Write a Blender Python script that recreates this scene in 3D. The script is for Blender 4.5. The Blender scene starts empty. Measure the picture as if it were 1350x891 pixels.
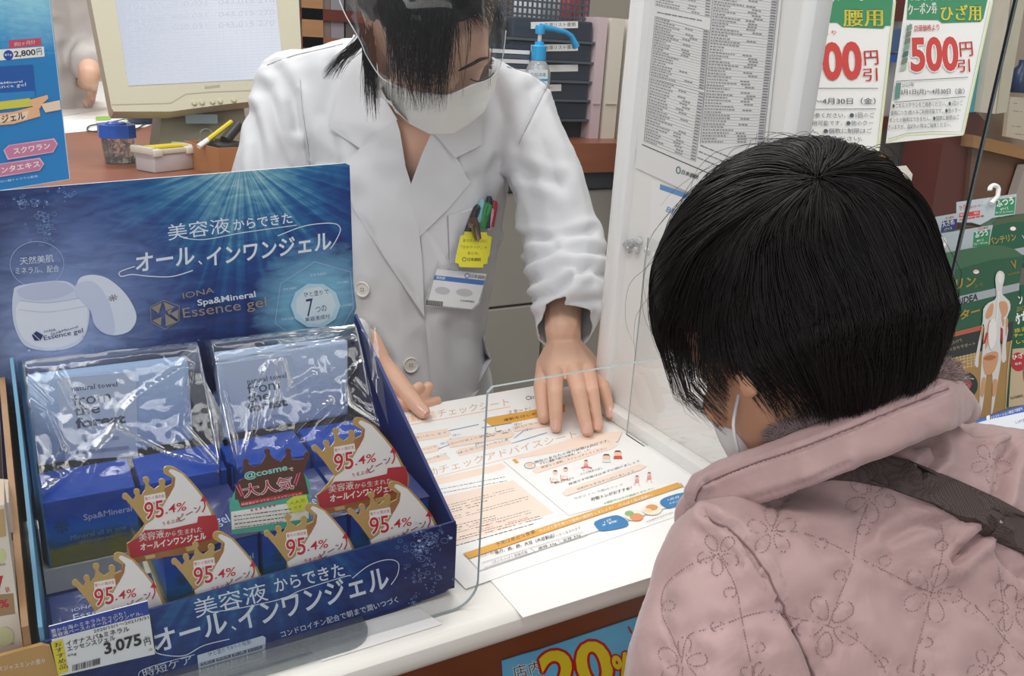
import bpy, bmesh, math, random
import numpy as np
from mathutils import Vector, Matrix, noise, geometry
from mathutils.bvhtree import BVHTree

# ---------------------------------------------------------------- camera, world, lights, exposure
FPX = 1130.0
CZ = 1.217                      # camera height; consultation counter top is 0.78 m
RM = Matrix(((0.86938629, -0.11550794, 0.48044292),
             (-0.49099079, -0.31141094, 0.81360388),
             (0.05563748, -0.9432291, -0.32744973)))   # camera frame (right, down, away) -> world
EYE = Vector((0, 0, CZ))
scene = bpy.context.scene
COL = scene.collection
cam = bpy.data.objects.new('camera', bpy.data.cameras.new('camera'))
COL.objects.link(cam)
cam.data.sensor_width = 36.0
cam.data.lens = FPX / 1350.0 * 36.0
cam.data.clip_start = 0.02
m = Matrix.Identity(4)
for i in range(3):
    m[i][0] = RM[i][0]; m[i][1] = -RM[i][1]; m[i][2] = -RM[i][2]; m[i][3] = EYE[i]
cam.matrix_world = m
scene.camera = cam

world = bpy.data.worlds.new('shop_light'); scene.world = world
world.use_nodes = True
wb = world.node_tree.nodes['Background']
wb.inputs[0].default_value = (0.95, 0.97, 1.0, 1); wb.inputs[1].default_value = 0.50

def area(name, loc, target, sx, sy, power, col=(1, 1, 1)):
    l = bpy.data.lights.new(name, 'AREA'); l.shape = 'RECTANGLE'; l.size = sx; l.size_y = sy
    l.energy = power; l.color = col
    o = bpy.data.objects.new(name, l); COL.objects.link(o); o.location = loc
    o.rotation_euler = (Vector(target) - Vector(loc)).to_track_quat('-Z', 'Y').to_euler()
    return o
area('ceiling_light', (0.3, 1.5, 2.75), (0.35, 1.2, 0.8), 1.8, 0.35, 30, (1.0, 0.98, 0.95))
area('ceiling_light', (-0.4, 0.2, 2.8), (0.3, 0.7, 0.8), 1.6, 0.35, 26, (1.0, 0.98, 0.95))
area('ceiling_light', (1.6, -0.2, 2.8), (0.6, 0.7, 0.8), 0.35, 1.8, 22, (1.0, 0.98, 0.95))
area('ceiling_light', (0.4, 3.2, 2.8), (0.4, 2.2, 0.8), 1.8, 0.5, 40, (1.0, 0.98, 0.96))
area('front_fill', (-2.2, -1.6, 1.9), (0.4, 0.6, 0.9), 1.8, 1.6, 50, (0.92, 0.96, 1.0))  # added fill lamp, behind left of the camera, to brighten upright fronts
vs = scene.view_settings
vs.view_transform = 'Standard'; vs.look = 'None'; vs.gamma = 1.0; vs.use_curve_mapping = False
vs.exposure = -0.47

# ---------------------------------------------------------------- helpers
rnd = random.Random(7)
def ray(u, v): return RM @ Vector((u - 675.0, v - 445.5, FPX))
def at(u, v, X=None, Y=None, Z=None, D=None):
    """real place of a thing seen at (u, v), given one real coordinate of it (Z is absolute height)"""
    d = ray(u, v)
    t = X / d.x if X is not None else Y / d.y if Y is not None else (Z - CZ) / d.z if Z is not None else D / FPX
    return EYE + d * t
def px(p):
    q = RM.transposed() @ (Vector(p) - EYE)
    return q.x / q.z * FPX + 675.0, q.y / q.z * FPX + 445.5
def depth(p): return (RM.transposed() @ (Vector(p) - EYE)).z
def cv(x, y, z): return RM @ Vector((x, y, z))      # camera-frame direction -> world direction

def s2l(c): return c / 12.92 if c <= 0.04045 else ((c + 0.055) / 1.055) ** 2.4
def hexc(h):
    h = h.lstrip('#'); return tuple(s2l(int(h[i:i + 2], 16) / 255) for i in (0, 2, 4)) + (1,)
MATS = {}
def mat(h, rough=0.5, metal=0.0, spec=0.5, bump=None, var=0.0, vscale=30, key='', sss=0.0, coat=0.0, aniso=None):
    """plain or lightly mottled procedural material"""
    k = (h, rough, metal, spec, bump, var, vscale, key, sss, coat)
    if k in MATS: return MATS[k]
    M = bpy.data.materials.new('mat_' + h.strip('#')); M.use_nodes = True
    nt = M.node_tree; b = nt.nodes['Principled BSDF']; L = nt.links
    b.inputs['Base Color'].default_value = hexc(h); b.inputs['Roughness'].default_value = rough
    b.inputs['Metallic'].default_value = metal; b.inputs['Specular IOR Level'].default_value = spec
    if sss:
        b.inputs['Subsurface Weight'].default_value = sss
        b.inputs['Subsurface Radius'].default_value = (0.012, 0.004, 0.002); b.inputs['Subsurface Scale'].default_value = 1.0
    if coat: b.inputs['Coat Weight'].default_value = coat
    if var or bump:
        tc = nt.nodes.new('ShaderNodeTexCoord')
    if var:
        n = nt.nodes.new('ShaderNodeTexNoise'); n.inputs['Scale'].default_value = vscale; n.inputs['Detail'].default_value = 4
        L.new(tc.outputs['Object'], n.inputs['Vector'])
        r = nt.nodes.new('ShaderNodeMix'); r.data_type = 'RGBA'
        c = hexc(h)
        r.inputs[6].default_value = tuple(max(0, x * (1 - var)) for x in c[:3]) + (1,)
        r.inputs[7].default_value = tuple(min(1, x * (1 + var)) for x in c[:3]) + (1,)
        L.new(n.outputs['Fac'], r.inputs[0]); L.new(r.outputs[2], b.inputs['Base Color'])
    if bump:
        n = nt.nodes.new('ShaderNodeTexNoise'); n.inputs['Scale'].default_value = bump[0]; n.inputs['Detail'].default_value = 5
        L.new(tc.outputs['Object'], n.inputs['Vector'])
        bp = nt.nodes.new('ShaderNodeBump'); bp.inputs['Strength'].default_value = bump[1]; bp.inputs['Distance'].default_value = bump[2] if len(bump) > 2 else 0.001
        L.new(n.outputs['Fac'], bp.inputs['Height']); L.new(bp.outputs[0], b.inputs['Normal'])
    MATS[k] = M; return M

def clear(name, tint=(1, 1, 1), gloss=1.0, rough=0.02, haze=0.0, ior=1.45, bump=None):
    """thin clear plastic: see-through, with a Fresnel gloss and an optional milky share"""
    k = ('clear', name)
    if k in MATS: return MATS[k]
    M = bpy.data.materials.new(name); M.use_nodes = True; nt = M.node_tree; L = nt.links
    nt.nodes.clear()
    out = nt.nodes.new('ShaderNodeOutputMaterial'); tr = nt.nodes.new('ShaderNodeBsdfTransparent'); tr.inputs[0].default_value = tuple(tint) + (1,)
    gl = nt.nodes.new('ShaderNodeBsdfGlossy'); gl.inputs['Roughness'].default_value = rough
    fr = nt.nodes.new('ShaderNodeFresnel'); fr.inputs['IOR'].default_value = ior
    ml = nt.nodes.new('ShaderNodeMath'); ml.operation = 'MULTIPLY'; ml.inputs[1].default_value = gloss; L.new(fr.outputs[0], ml.inputs[0])
    base = tr
    if haze:
        df = nt.nodes.new('ShaderNodeBsdfDiffuse'); df.inputs[0].default_value = (.9, .92, .95, 1)
        mh = nt.nodes.new('ShaderNodeMixShader'); mh.inputs[0].default_value = haze
        L.new(tr.outputs[0], mh.inputs[1]); L.new(df.outputs[0], mh.inputs[2]); base = mh
    mx = nt.nodes.new('ShaderNodeMixShader'); L.new(ml.outputs[0], mx.inputs[0]); L.new(base.outputs[0], mx.inputs[1]); L.new(gl.outputs[0], mx.inputs[2])
    if bump:
        tc = nt.nodes.new('ShaderNodeTexCoord'); n = nt.nodes.new('ShaderNodeTexNoise'); n.inputs['Scale'].default_value = bump[0]; n.inputs['Detail'].default_value = 3
        L.new(tc.outputs['Object'], n.inputs['Vector'])
        bp = nt.nodes.new('ShaderNodeBump'); bp.inputs['Strength'].default_value = bump[1]; bp.inputs['Distance'].default_value = 0.002
        L.new(n.outputs['Fac'], bp.inputs['Height']); L.new(bp.outputs[0], gl.inputs['Normal']); L.new(bp.outputs[0], fr.inputs['Normal'])
    L.new(mx.outputs[0], out.inputs[0])
    MATS[k] = M; return M

class MB:
    """collects geometry in world space, then links it as ONE mesh object"""
    def __init__(s): s.v = []; s.f = []; s.mi = []; s.mats = []; s.uv = {}
    def _m(s, M):
        if M is None: return 0
        if M not in s.mats: s.mats.append(M)
        return s.mats.index(M)
    def add(s, vs_, fs, M=None):
        o = len(s.v); s.v += [Vector(p) for p in vs_]; s.f += [tuple(i + o for i in f) for f in fs]; s.mi += [s._m(M)] * len(fs); return s
    def box(s, c, size, M=None, rot=None, bev=0.0):
        bm = bmesh.new(); bmesh.ops.create_cube(bm, size=1)
        bmesh.ops.scale(bm, vec=Vector(size), verts=bm.verts)
        if bev: bmesh.ops.bevel(bm, geom=bm.edges[:], offset=bev, segments=2, profile=0.5, affect='EDGES')
        if rot is not None: bmesh.ops.transform(bm, matrix=(rot if isinstance(rot, Matrix) else Matrix.Rotation(rot, 3, 'Z')).to_4x4(), verts=bm.verts)
        bm.verts.index_update()
        s.add([v.co + Vector(c) for v in bm.verts], [[v.index for v in f.verts] for f in bm.faces], M); bm.free(); return s
    def span(s, a, b, M=None, bev=0.0):
        a = Vector(a); b = Vector(b); return s.box((a + b) / 2, [abs(x) for x in (b - a)], M, None, bev)
    def hexa(s, p, M=None):
        """8 points: bottom 4 then top 4, same winding"""
        return s.add(p, [(3, 2, 1, 0), (4, 5, 6, 7), (0, 1, 5, 4), (1, 2, 6, 5), (2, 3, 7, 6), (3, 0, 4, 7)], M)
    def tube(s, pts, r, M=None, n=8, cap=True):
        pts = [Vector(p) for p in pts]; rs = r if isinstance(r, (list, tuple)) else [r] * len(pts)
        vs_ = []; fs = []; prev = None
        for i, p in enumerate(pts):
            t = (pts[min(i + 1, len(pts) - 1)] - pts[max(i - 1, 0)]).normalized()
            a = prev if prev is not None else (Vector((0, 0, 1)) if abs(t.z) < .9 else Vector((1, 0, 0)))
            a = (a - t * a.dot(t)).normalized(); prev = a; b = t.cross(a)
            for k in range(n):
                q = 2 * math.pi * k / n; vs_.append(p + (a * math.cos(q) + b * math.sin(q)) * rs[i])
        for i in range(len(pts) - 1):
            for k in range(n):
                k2 = (k + 1) % n; fs.append((i * n + k, i * n + k2, (i + 1) * n + k2, (i + 1) * n + k))
        if cap: fs.append(tuple(range(n))[::-1]); fs.append(tuple((len(pts) - 1) * n + k for k in range(n)))
        return s.add(vs_, fs, M)
    def lathe(s, c, prof, M=None, n=32, axis=None, cap=True):
        """prof: list of (radius, height)"""
        ax = Vector(axis or (0, 0, 1)).normalized(); a = ax.orthogonal().normalized(); b = ax.cross(a); c = Vector(c)
        vs_ = [c + ax * h + (a * math.cos(2 * math.pi * k / n) + b * math.sin(2 * math.pi * k / n)) * r for r, h in prof for k in range(n)]
        fs = [(i * n + k, i * n + (k + 1) % n, (i + 1) * n + (k + 1) % n, (i + 1) * n + k) for i in range(len(prof) - 1) for k in range(n)]
        if cap: fs.append(tuple(range(n))[::-1]); fs.append(tuple((len(prof) - 1) * n + k for k in range(n)))
        return s.add(vs_, fs, M)
    def prism(s, poly, off, M=None):
        """flat polygon (world points) extruded by vector off"""
        n = len(poly); off = Vector(off)
        return s.add([Vector(p) for p in poly] + [Vector(p) + off for p in poly],
                     [tuple(range(n)), tuple(range(2 * n - 1, n - 1, -1))] + [(i, (i + 1) % n + 0, (i + 1) % n + n, i + n)[::-1] for i in range(n)], M)
    def mesh(s, name, smooth=False):
        me = bpy.data.meshes.new(name); me.from_pydata([tuple(v) for v in s.v], [], s.f)
        for M in s.mats: me.materials.append(M)
        if len(s.mats) > 1: me.polygons.foreach_set('material_index', s.mi)
        if smooth: me.polygons.foreach_set('use_smooth', [True] * len(me.polygons))
        me.update(); return me
    def build(s, name, parent=None, smooth=False, fixn=True, **k):
        me = s.mesh(name, smooth)
        if fixn:
            bm = bmesh.new(); bm.from_mesh(me); bmesh.ops.recalc_face_normals(bm, faces=bm.faces); bm.to_mesh(me); bm.free()
        return link(name, me, parent, **k)
def link(name, me, parent=None, **k):
    o = bpy.data.objects.new(name, me); COL.objects.link(o)
    if parent is not None:
        o.parent = parent; o.matrix_parent_inverse = Matrix.Translation(-world_loc(parent))
    props(o, **k); return o
def world_loc(o):
    l = o.location.copy() 
    if o.parent: l = l + world_loc(o.parent) + o.matrix_parent_inverse.translation
    return l
def props(o, label=None, cat=None, group=None, kind=None):
    if label: o['label'] = label
    if cat: o['category'] = cat
    if group: o['group'] = group
    if kind: o['kind'] = kind
    return o
def thing(name, loc, label, cat, group=None):
    o = bpy.data.objects.new(name, None); COL.objects.link(o); o.location = loc; o.empty_display_size = 0.02
    return props(o, label, cat, group)
def copy_tree(o, shift, parent=None, label=None):
    c = o.copy(); COL.objects.link(c)
    if parent is None: c.location = o.location + Vector(shift)
    else: c.parent = parent
    if label: c['label'] = label
    for ch in [x for x in o.children]: copy_tree(ch, shift, c)
    return c
def autosmooth(o, ang=40):
    me = o.data; bm = bmesh.new(); bm.from_mesh(me)
    for f in bm.faces: f.smooth = True
    for e in bm.edges:
        if len(e.link_faces) == 2 and e.calc_face_angle(0) > math.radians(ang): e.smooth = False
    bm.to_mesh(me); bm.free(); return o

# ---- lettering: glyph outlines of the built-in font as flat mesh
TXT = {}
def glyphs(s, bold=0.0, shear=0.0, res=2):
    k = (s, bold, shear, res)
    if k in TXT: return TXT[k]
    c = bpy.data.curves.new('t', 'FONT'); c.body = s; c.offset = bold; c.shear = shear; c.resolution_u = res; c.fill_mode = 'FRONT'
    o = bpy.data.objects.new('t', c); COL.objects.link(o)
    dg = bpy.context.evaluated_depsgraph_get(); me = bpy.data.meshes.new_from_object(o.evaluated_get(dg))
    n = len(me.vertices); a = np.empty(n * 3); me.vertices.foreach_get('co', a); a = a.reshape(-1, 3)[:, :2]
    fs = [tuple(p.vertices) for p in me.polygons]
    bpy.data.objects.remove(o); bpy.data.curves.remove(c); bpy.data.meshes.remove(me)
    if n:
        lo = a.min(0); hi = a.max(0); a = (a - lo) / np.maximum(hi - lo, 1e-6)
        asp = (hi[0] - lo[0]) / max(hi[1] - lo[1], 1e-6)
    else: asp = 1
    TXT[k] = (a, fs, asp); return TXT[k]

class Print:
    """a flat printed thing on the plane through o with normal n; shapes are given where the photo shows them"""
    def __init__(s, o, n, mb=None, gap=0.00004):
        s.o = Vector(o); s.n = Vector(n).normalized()
        if s.n.dot(EYE - s.o) < 0: s.n = -s.n
        s.mb = mb or MB(); s.k = 0; s.gap = gap; s.warp = None
    @staticmethod
    def three(a, b, c, mb=None, **k): return Print(a, (b - a).cross(c - a), mb, **k)
    def w(s, u, v, off=0.0):
        d = ray(u, v); o = s.o + s.n * off; t = (o - EYE).dot(s.n) / d.dot(s.n); return EYE + d * t
    def nxt(s): s.k += 1; return s.k * s.gap
    def slab(s, pts, M, thick=0.0008, Mb=None):
        P = [s.w(*p) for p in pts]; q = [p - s.n * thick for p in P]; n = len(P)
        s.mb.add(P, [tuple(range(n))], M); s.mb.add(P + q, [tuple(range(n, 2 * n))] + [(i, (i + 1) % n, (i + 1) % n + n, i + n) for i in range(n)], Mb or M); return s
    def poly(s, pts, M, off=None):
        off = s.nxt() if off is None else off
        s.mb.add([s.w(*p, off) for p in pts], [tuple(range(len(pts)))], M); return s
    def ell(s, c, rx, ry, M, ang=0, n=28, off=None):
        a = math.radians(ang)
        return s.poly([(c[0] + rx * math.cos(q) * math.cos(a) - ry * math.sin(q) * math.sin(a), c[1] + rx * math.cos(q) * math.sin(a) + ry * math.sin(q) * math.cos(a)) for q in (2 * math.pi * k / n for k in range(n))], M, off)
    def line(s, pts, wd, M, closed=False, off=None):
        off = s.nxt() if off is None else off
        pts = [Vector(p) for p in pts]
        n = len(pts); L = []; R_ = []
        for i in range(n):
            a = pts[i - 1] if (i or closed) else pts[i]; b = pts[(i + 1) % n] if (i < n - 1 or closed) else pts[i]
            t = (b - a); t = t.normalized() if t.length else Vector((1, 0)); nn = Vector((-t.y, t.x))
            L.append(pts[i] + nn * wd / 2); R_.append(pts[i] - nn * wd / 2)
        m_ = n if closed else n - 1
        s.mb.add([s.w(p.x, p.y, off) for p in L] + [s.w(p.x, p.y, off) for p in R_], [(i, (i + 1) % n, (i + 1) % n + n, i + n) for i in range(m_)], M); return s
    def ring(s, c, rx, ry, wd, M, ang=0, n=32):
        a = math.radians(ang)
        return s.line([(c[0] + rx * math.cos(q) * math.cos(a) - ry * math.sin(q) * math.sin(a), c[1] + rx * math.cos(q) * math.sin(a) + ry * math.sin(q) * math.cos(a)) for q in (2 * math.pi * k / n for k in range(n))], wd, M, True)
    def text(s, t, a, b, h, M, bold=0.0, up=None, shear=0.0, res=1, off=None, vert=False, slant=0.0):
        """ink box: from pixel a (bottom left) to b (bottom right), h pixels tall along up (default square to a-b)"""
        off = s.nxt() if off is None else off
        if bold > .012 and any(ord(c_) > 0x4E00 for c_ in t):      # heavy strokes for dense characters: overlapping shifted copies
            d_ = (Vector(b) - Vector(a)).normalized(); e_ = min(bold, .03) * h * .55
            for q in (-e_, e_): s.text(t, Vector(a) + d_ * q, Vector(b) + d_ * q, h, M, 0.0, up, shear, res, off)
            return s
        if any(ord(c_) > 0x4E00 for c_ in t): bold = 0.0
        g, fs, _ = glyphs(t, bold, shear, 4 if h > 7 and res == 1 else res)
        if not len(g): return s
        a = Vector(a); b = Vector(b); d = b - a
        u = Vector(up).normalized() if up else Vector((d.y, -d.x)).normalized()
        s.mb.add([s.w(*(a + d * x + u * h * y), off) for x, y in g], fs, M); return s
    def vtext(s, t, a, b, wpx, M, bold=0.0, right=None):
        """one character under another from a (top left) to b (bottom left)"""
        a = Vector(a); b = Vector(b); n = len(t); d = (b - a) / n
        r = Vector(right).normalized() if right else Vector((-d.y, d.x)).normalized() * (-1 if d.y > 0 else 1)
        if r.x < 0: r = -r
        off = s.nxt()
        for i, ch in enumerate(t):
            p = a + d * (i + .92); s.text(ch, p, p + r * wpx, d.length * .84, M, bold, up=-d, off=off)
        return s
    def outlined(s, t, a, b, h, M, Mo, bold=0.0, ob=0.05, **k):
        e = h * ob * 1.1; off = s.nxt()
        for i in range(8):
            q = Vector((math.cos(i * math.pi / 4), math.sin(i * math.pi / 4))) * e; s.text(t, Vector(a) + q, Vector(b) + q, h, Mo, bold, off=off + i * .000002, **k)
        return s.text(t, a, b, h, M, bold, **k)
    def strokes(s, a, b, rows, down, M, wd=1.2, seed=1, fill=0.8, dash=(3, 9)):
        """rows of tiny unreadable print between pixel a and b, going down by vector `down` in all"""
        r = random.Random(seed); a = Vector(a); b = Vector(b); down = Vector(down); off = s.nxt(); d = (b - a); L = d.length; d.normalize()
        for i in range(rows):
            p = a + down * (i / max(rows - 1, 1)); x = 0; end = L * (r.uniform(.7, 1) if r.random() < .4 else 1) * 1.0
            while x < end:
                l = r.uniform(*dash)
                if r.random() < fill: s.line([p + d * x, p + d * min(x + l, end)], wd * r.uniform(.7, 1.1), M, off=off)
                x += l + r.uniform(.6, 1.6)
        return s

# ---- soft bodies: hulls of ellipsoids fused by a voxel remesh, smoothed
ICO = {}
def icopts(n=2):
    if n not in ICO:
        bm = bmesh.new(); bmesh.ops.create_icosphere(bm, subdivisions=n, radius=1); ICO[n] = [v.co.copy() for v in bm.verts]; bm.free()
    return ICO[n]
class Blob:
    def __init__(s): s.bm = bmesh.new()
    def hull(s, parts, n=2):
        """parts: (centre, radius | (rx,ry,rz), optional 3x3 frame)"""
        b = bmesh.new()
        for p in parts:
            c = Vector(p[0]); r = p[1]; fr = p[2] if len(p) > 2 else None
            for q in icopts(n):
                w = Vector((q.x * r[0], q.y * r[1], q.z * r[2])) if isinstance(r, (tuple, list)) else q * r
                if fr is not None: w = fr @ w
                b.verts.new(c + w)
        res = bmesh.ops.convex_hull(b, input=b.verts)
        bmesh.ops.delete(b, geom=[v for v in b.verts if not v.link_faces], context='VERTS')
        me = bpy.data.meshes.new('h'); b.to_mesh(me); b.free(); s.bm.from_mesh(me); bpy.data.meshes.remove(me); return s
    def chain(s, pts, n=2):
        for i in range(len(pts) - 1): s.hull([pts[i], pts[i + 1]], n)
        return s
    def mesh(s, voxel, smooth=6, fac=0.5):
        me = bpy.data.meshes.new('b'); s.bm.to_mesh(me); s.bm.free()
        o = bpy.data.objects.new('b', me); COL.objects.link(o)
        md = o.modifiers.new('r', 'REMESH'); md.mode = 'VOXEL'; md.voxel_size = voxel; md.use_smooth_shade = True
        if smooth:
            sm = o.modifiers.new('s', 'SMOOTH'); sm.factor = fac; sm.iterations = smooth
        dg = bpy.context.evaluated_depsgraph_get(); out = bpy.data.meshes.new_from_object(o.evaluated_get(dg))
        bpy.data.objects.remove(o); bpy.data.meshes.remove(me)
        out.polygons.foreach_set('use_smooth', [True] * len(out.polygons)); return out
def getv(me):
    a = np.empty(len(me.vertices) * 3); me.vertices.foreach_get('co', a); return a.reshape(-1, 3)
def getn(me):
    a = np.empty(len(me.vertices) * 3); me.vertices.foreach_get('normal', a); return a.reshape(-1, 3)
def setv(me, a): me.vertices.foreach_set('co', np.ascontiguousarray(a).ravel()); me.update()
RN = np.array(RM)
def pxn(a):
    q = (a - np.array(EYE)) @ RN; return q[:, 0] / q[:, 2] * FPX + 675, q[:, 1] / q[:, 2] * FPX + 445.5
def segdist(u, v, pts):
    """distance in photo pixels of arrays u, v to a polyline"""
    d = np.full(len(u), 1e9)
    for (x0, y0), (x1, y1) in zip(pts[:-1], pts[1:]):
        dx, dy = x1 - x0, y1 - y0; L = dx * dx + dy * dy + 1e-9
        t = np.clip(((u - x0) * dx + (v - y0) * dy) / L, 0, 1)
        d = np.minimum(d, np.hypot(u - x0 - t * dx, v - y0 - t * dy))
    return d
def bvh_of(me, mw=None):
    return BVHTree.FromPolygons([tuple(v.co) for v in me.vertices], [tuple(p.vertices) for p in me.polygons])
def hit(bvh, u, v, D=1.0):
    d = ray(u, v).normalized(); loc, nrm, _, _ = bvh.ray_cast(EYE, d)
    if loc is None:
        loc, nrm, _, _ = bvh.find_nearest(at(u, v, D=D))
        for _i in range(3):
            q = at(u, v, D=depth(loc)); loc, nrm, _, _ = bvh.find_nearest(q)
        return q, (EYE - q).normalized(), False
    return loc, (nrm if nrm.dot(d) < 0 else -nrm), True
def smoothpath(pts, n=8, closed=False):
    """Catmull-Rom through tuples"""
    P = [Vector(p) for p in pts]; out = []; N = len(P)
    for i in range(N if closed else N - 1):
        if closed: a, b, c, d = P[i - 1], P[i], P[(i + 1) % N], P[(i + 2) % N]
        else: a, b, c, d = P[max(i - 1, 0)], P[i], P[i + 1], P[min(i + 2, N - 1)]
        for k in range(n):
            t = k / n; out.append(0.5 * ((2 * b) + (c - a) * t + (2 * a - 5 * b + 4 * c - d) * t * t + (3 * b - a - 3 * c + d) * t ** 3))
    if not closed: out.append(P[-1])
    return out
def drape(name, outline, bvh, M, parent, off=0.0015, thick=0.0015, step=5.0, D=1.0, lift=None, flat=0.0, **k):
    """a piece of cloth cut to `outline` (photo pixels), laid on a surface"""
    pts = [Vector(p) for p in outline]; n = len(pts)
    us = [p.x for p in pts]; vs2 = [p.y for p in pts]; allp = list(pts)
    y = min(vs2) + step / 2; j = 0
    while y < max(vs2):
        x = min(us) + step / 2 + (step / 2 if j % 2 else 0)
        while x < max(us):
            q = Vector((x, y)); 
            if geometry.intersect_point_tri_2d is not None and inside(q, pts) and mind(q, pts) > step * .45: allp.append(q)
            x += step
        y += step * .87; j += 1
    r = geometry.delaunay_2d_cdt(allp, [], [list(range(n))], 1, 1e-4)
    V2, F = r[0], r[2]
    P = []
    for q in V2:
        loc, nn, ok = hit(bvh, q.x, q.y, D); o_ = off + (lift(q.x, q.y) if lift else 0)
        P.append((loc, nn, o_))
    if flat:
        mn = sum((p[1] for p in P), Vector()).normalized(); cen = sum((p[0] for p in P), Vector()) / len(P)
        P = [(p[0] + (mn * ((cen - p[0]).dot(mn))) * flat, (p[1] * (1 - flat) + mn * flat).normalized(), p[2]) for p in P]
    top = [p + nn * o_ for p, nn, o_ in P]; bot = [p + nn * (o_ - thick) for p, nn, o_ in P]
    N = len(top); mb = MB(); mb.add(top + bot, [tuple(f) for f in F] + [tuple(i + N for i in f)[::-1] for f in F], M)
    edge = {}
    for f in F:
        for a, b in zip(f, list(f[1:]) + [f[0]]): edge[(a, b)] = 1
    mb.add([], [], M)
    rim = [(a, b) for (a, b) in edge if (b, a) not in edge]
    mb.f += [(b, a, a + N, b + N) for a, b in rim]; mb.mi += [0] * len(rim)
    o = mb.build(name, parent, fixn=False, **k); return autosmooth(o, 50)
def inside(q, P):
    c = False; j = len(P) - 1
    for i in range(len(P)):
        if ((P[i].y > q.y) != (P[j].y > q.y)) and q.x < (P[j].x - P[i].x) * (q.y - P[i].y) / (P[j].y - P[i].y + 1e-12) + P[i].x: c = not c
        j = i
    return c
def mind(q, P):
    d = 1e9
    for i in range(len(P)):
        a, b = P[i - 1], P[i]; e = b - a; t = max(0, min(1, (q - a).dot(e) / (e.length_squared + 1e-12))); d = min(d, (q - a - e * t).length)
    return d
def seam(name, pts, bvh, r, M, parent, off=0.0, D=1.0, **k):
    P = []
    for u, v in pts:
        loc, nn, ok = hit(bvh, u, v, D); P.append(loc + nn * off)
    return MB().tube(P, r, M, 5).build(name, parent, smooth=True, **k)

# shared colours
WHITE = mat('#f2f0ec', .45); INK = mat('#2a2a2c', .5); NAVY = mat('#1c2f6e', .4); RED = mat('#c0283a', .4); PAPER = mat('#f6f4f1', .55)
# ---------------------------------------------------------------- the room
def wood(name, base, dark, scale=6, rough=.35, axis=0):
    k = ('wood', name)
    if k in MATS: return MATS[k]
    M = bpy.data.materials.new(name); M.use_nodes = True; nt = M.node_tree; L = nt.links; b = nt.nodes['Principled BSDF']
    tc = nt.nodes.new('ShaderNodeTexCoord'); mp = nt.nodes.new('ShaderNodeMapping'); sc = [40, 40, 40]; sc[axis] = 2.5
    mp.inputs['Scale'].default_value = sc; L.new(tc.outputs['Object'], mp.inputs[0])
    n = nt.nodes.new('ShaderNodeTexNoise'); n.inputs['Scale'].default_value = scale / 6; n.inputs['Detail'].default_value = 6; L.new(mp.outputs[0], n.inputs[0])
    r = nt.nodes.new('ShaderNodeMix'); r.data_type = 'RGBA'; r.inputs[6].default_value = hexc(dark); r.inputs[7].default_value = hexc(base)
    L.new(n.outputs['Fac'], r.inputs[0]); L.new(r.outputs[2], b.inputs['Base Color']); b.inputs['Roughness'].default_value = rough
    MATS[k] = M; return M
CHERRY = wood('cherry_laminate', '#9a6046', '#854c34'); CHERRYD = wood('dark_cherry', '#6f2a16', '#571d0e', axis=2); OAK = wood('oak_board', '#b98d62', '#9c7248')
PANELW = wood('counter_front_laminate', '#7a4226', '#64331c')
FLOORM = mat('#b9b2a6', .4, var=.06, vscale=8); WALLM = mat('#cfc6b8', .8, var=.03, vscale=5)
MB().box((0.6, 1.2, -0.01), (8, 8, .02), FLOORM).build('floor', kind='structure')
MB().span((-1.5, 4.5, 0), (4.4, 4.6, 2.9), WALLM).build('wall_back', kind='structure')
MB().span((4.3, -1.5, 0), (4.4, 4.5, 2.9), WALLM).build('wall_right', kind='structure')

# service counter: white worktop with a rounded nose over a brown laminate front
TOP = 0.78
ct = thing('service_counter', (0.3, .7, 0), 'white-topped consultation counter with a brown wood front, between the two women', 'counter')
mb = MB(); WT = mat('#efece4', .28, var=.015, vscale=12)
prof = [(.885, TOP - .028), (.885, TOP), (.500, TOP), (.4945, TOP - .0015), (.491, TOP - .005), (.490, TOP - .012), (.4915, TOP - .019), (.496, TOP - .026), (.502, TOP - .030)]
n = len(prof); mb.add([(x, y, z) for x in (-.95, .93) for y, z in prof], [(i, (i + 1) % n, (i + 1) % n + n, i + n) for i in range(n)] + [tuple(range(n)), tuple(range(2 * n - 1, n - 1, -1))], WT)
autosmooth(mb.build('worktop', ct), 30)
MB().span((-.93, .515, 0), (.91, .545, TOP - .03), PANELW).build('front_panel', ct)
MB().span((-.93, .545, 0), (-.90, .86, TOP - .029), PANELW).build('side_panel', ct)
MB().span((.88, .545, 0), (.91, .86, TOP - .029), PANELW).build('side_panel', ct)

# white partition board at the counter's right end
pt = thing('partition_board', (.62, .7, TOP), 'upright white partition board with a rounded white post, carrying the price list', 'partition')
BW = mat('#e9e6e2', .35, var=.01, vscale=9); GW = mat('#f0efee', .12, coat=.5)
MB().span((.622, .578, TOP), (.642, .800, 1.45), BW).build('panel', pt)
m_ = MB()
m_.box((.634, .812, (TOP + 1.45) / 2), (.046, .030, 1.45 - TOP), GW, bev=.008); autosmooth(m_.build('post', pt), 35)
m_ = MB(); m_.box((.630, .573, (TOP + 1.45) / 2), (.022, .018, 1.45 - TOP), GW, bev=.004); autosmooth(m_.build('end_post', pt), 35)
m_ = MB(); m_.box((.612, .686, TOP + .008), (.020, .236, .016), BW, bev=.004); autosmooth(m_.build('foot_rail', pt), 35)

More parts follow.
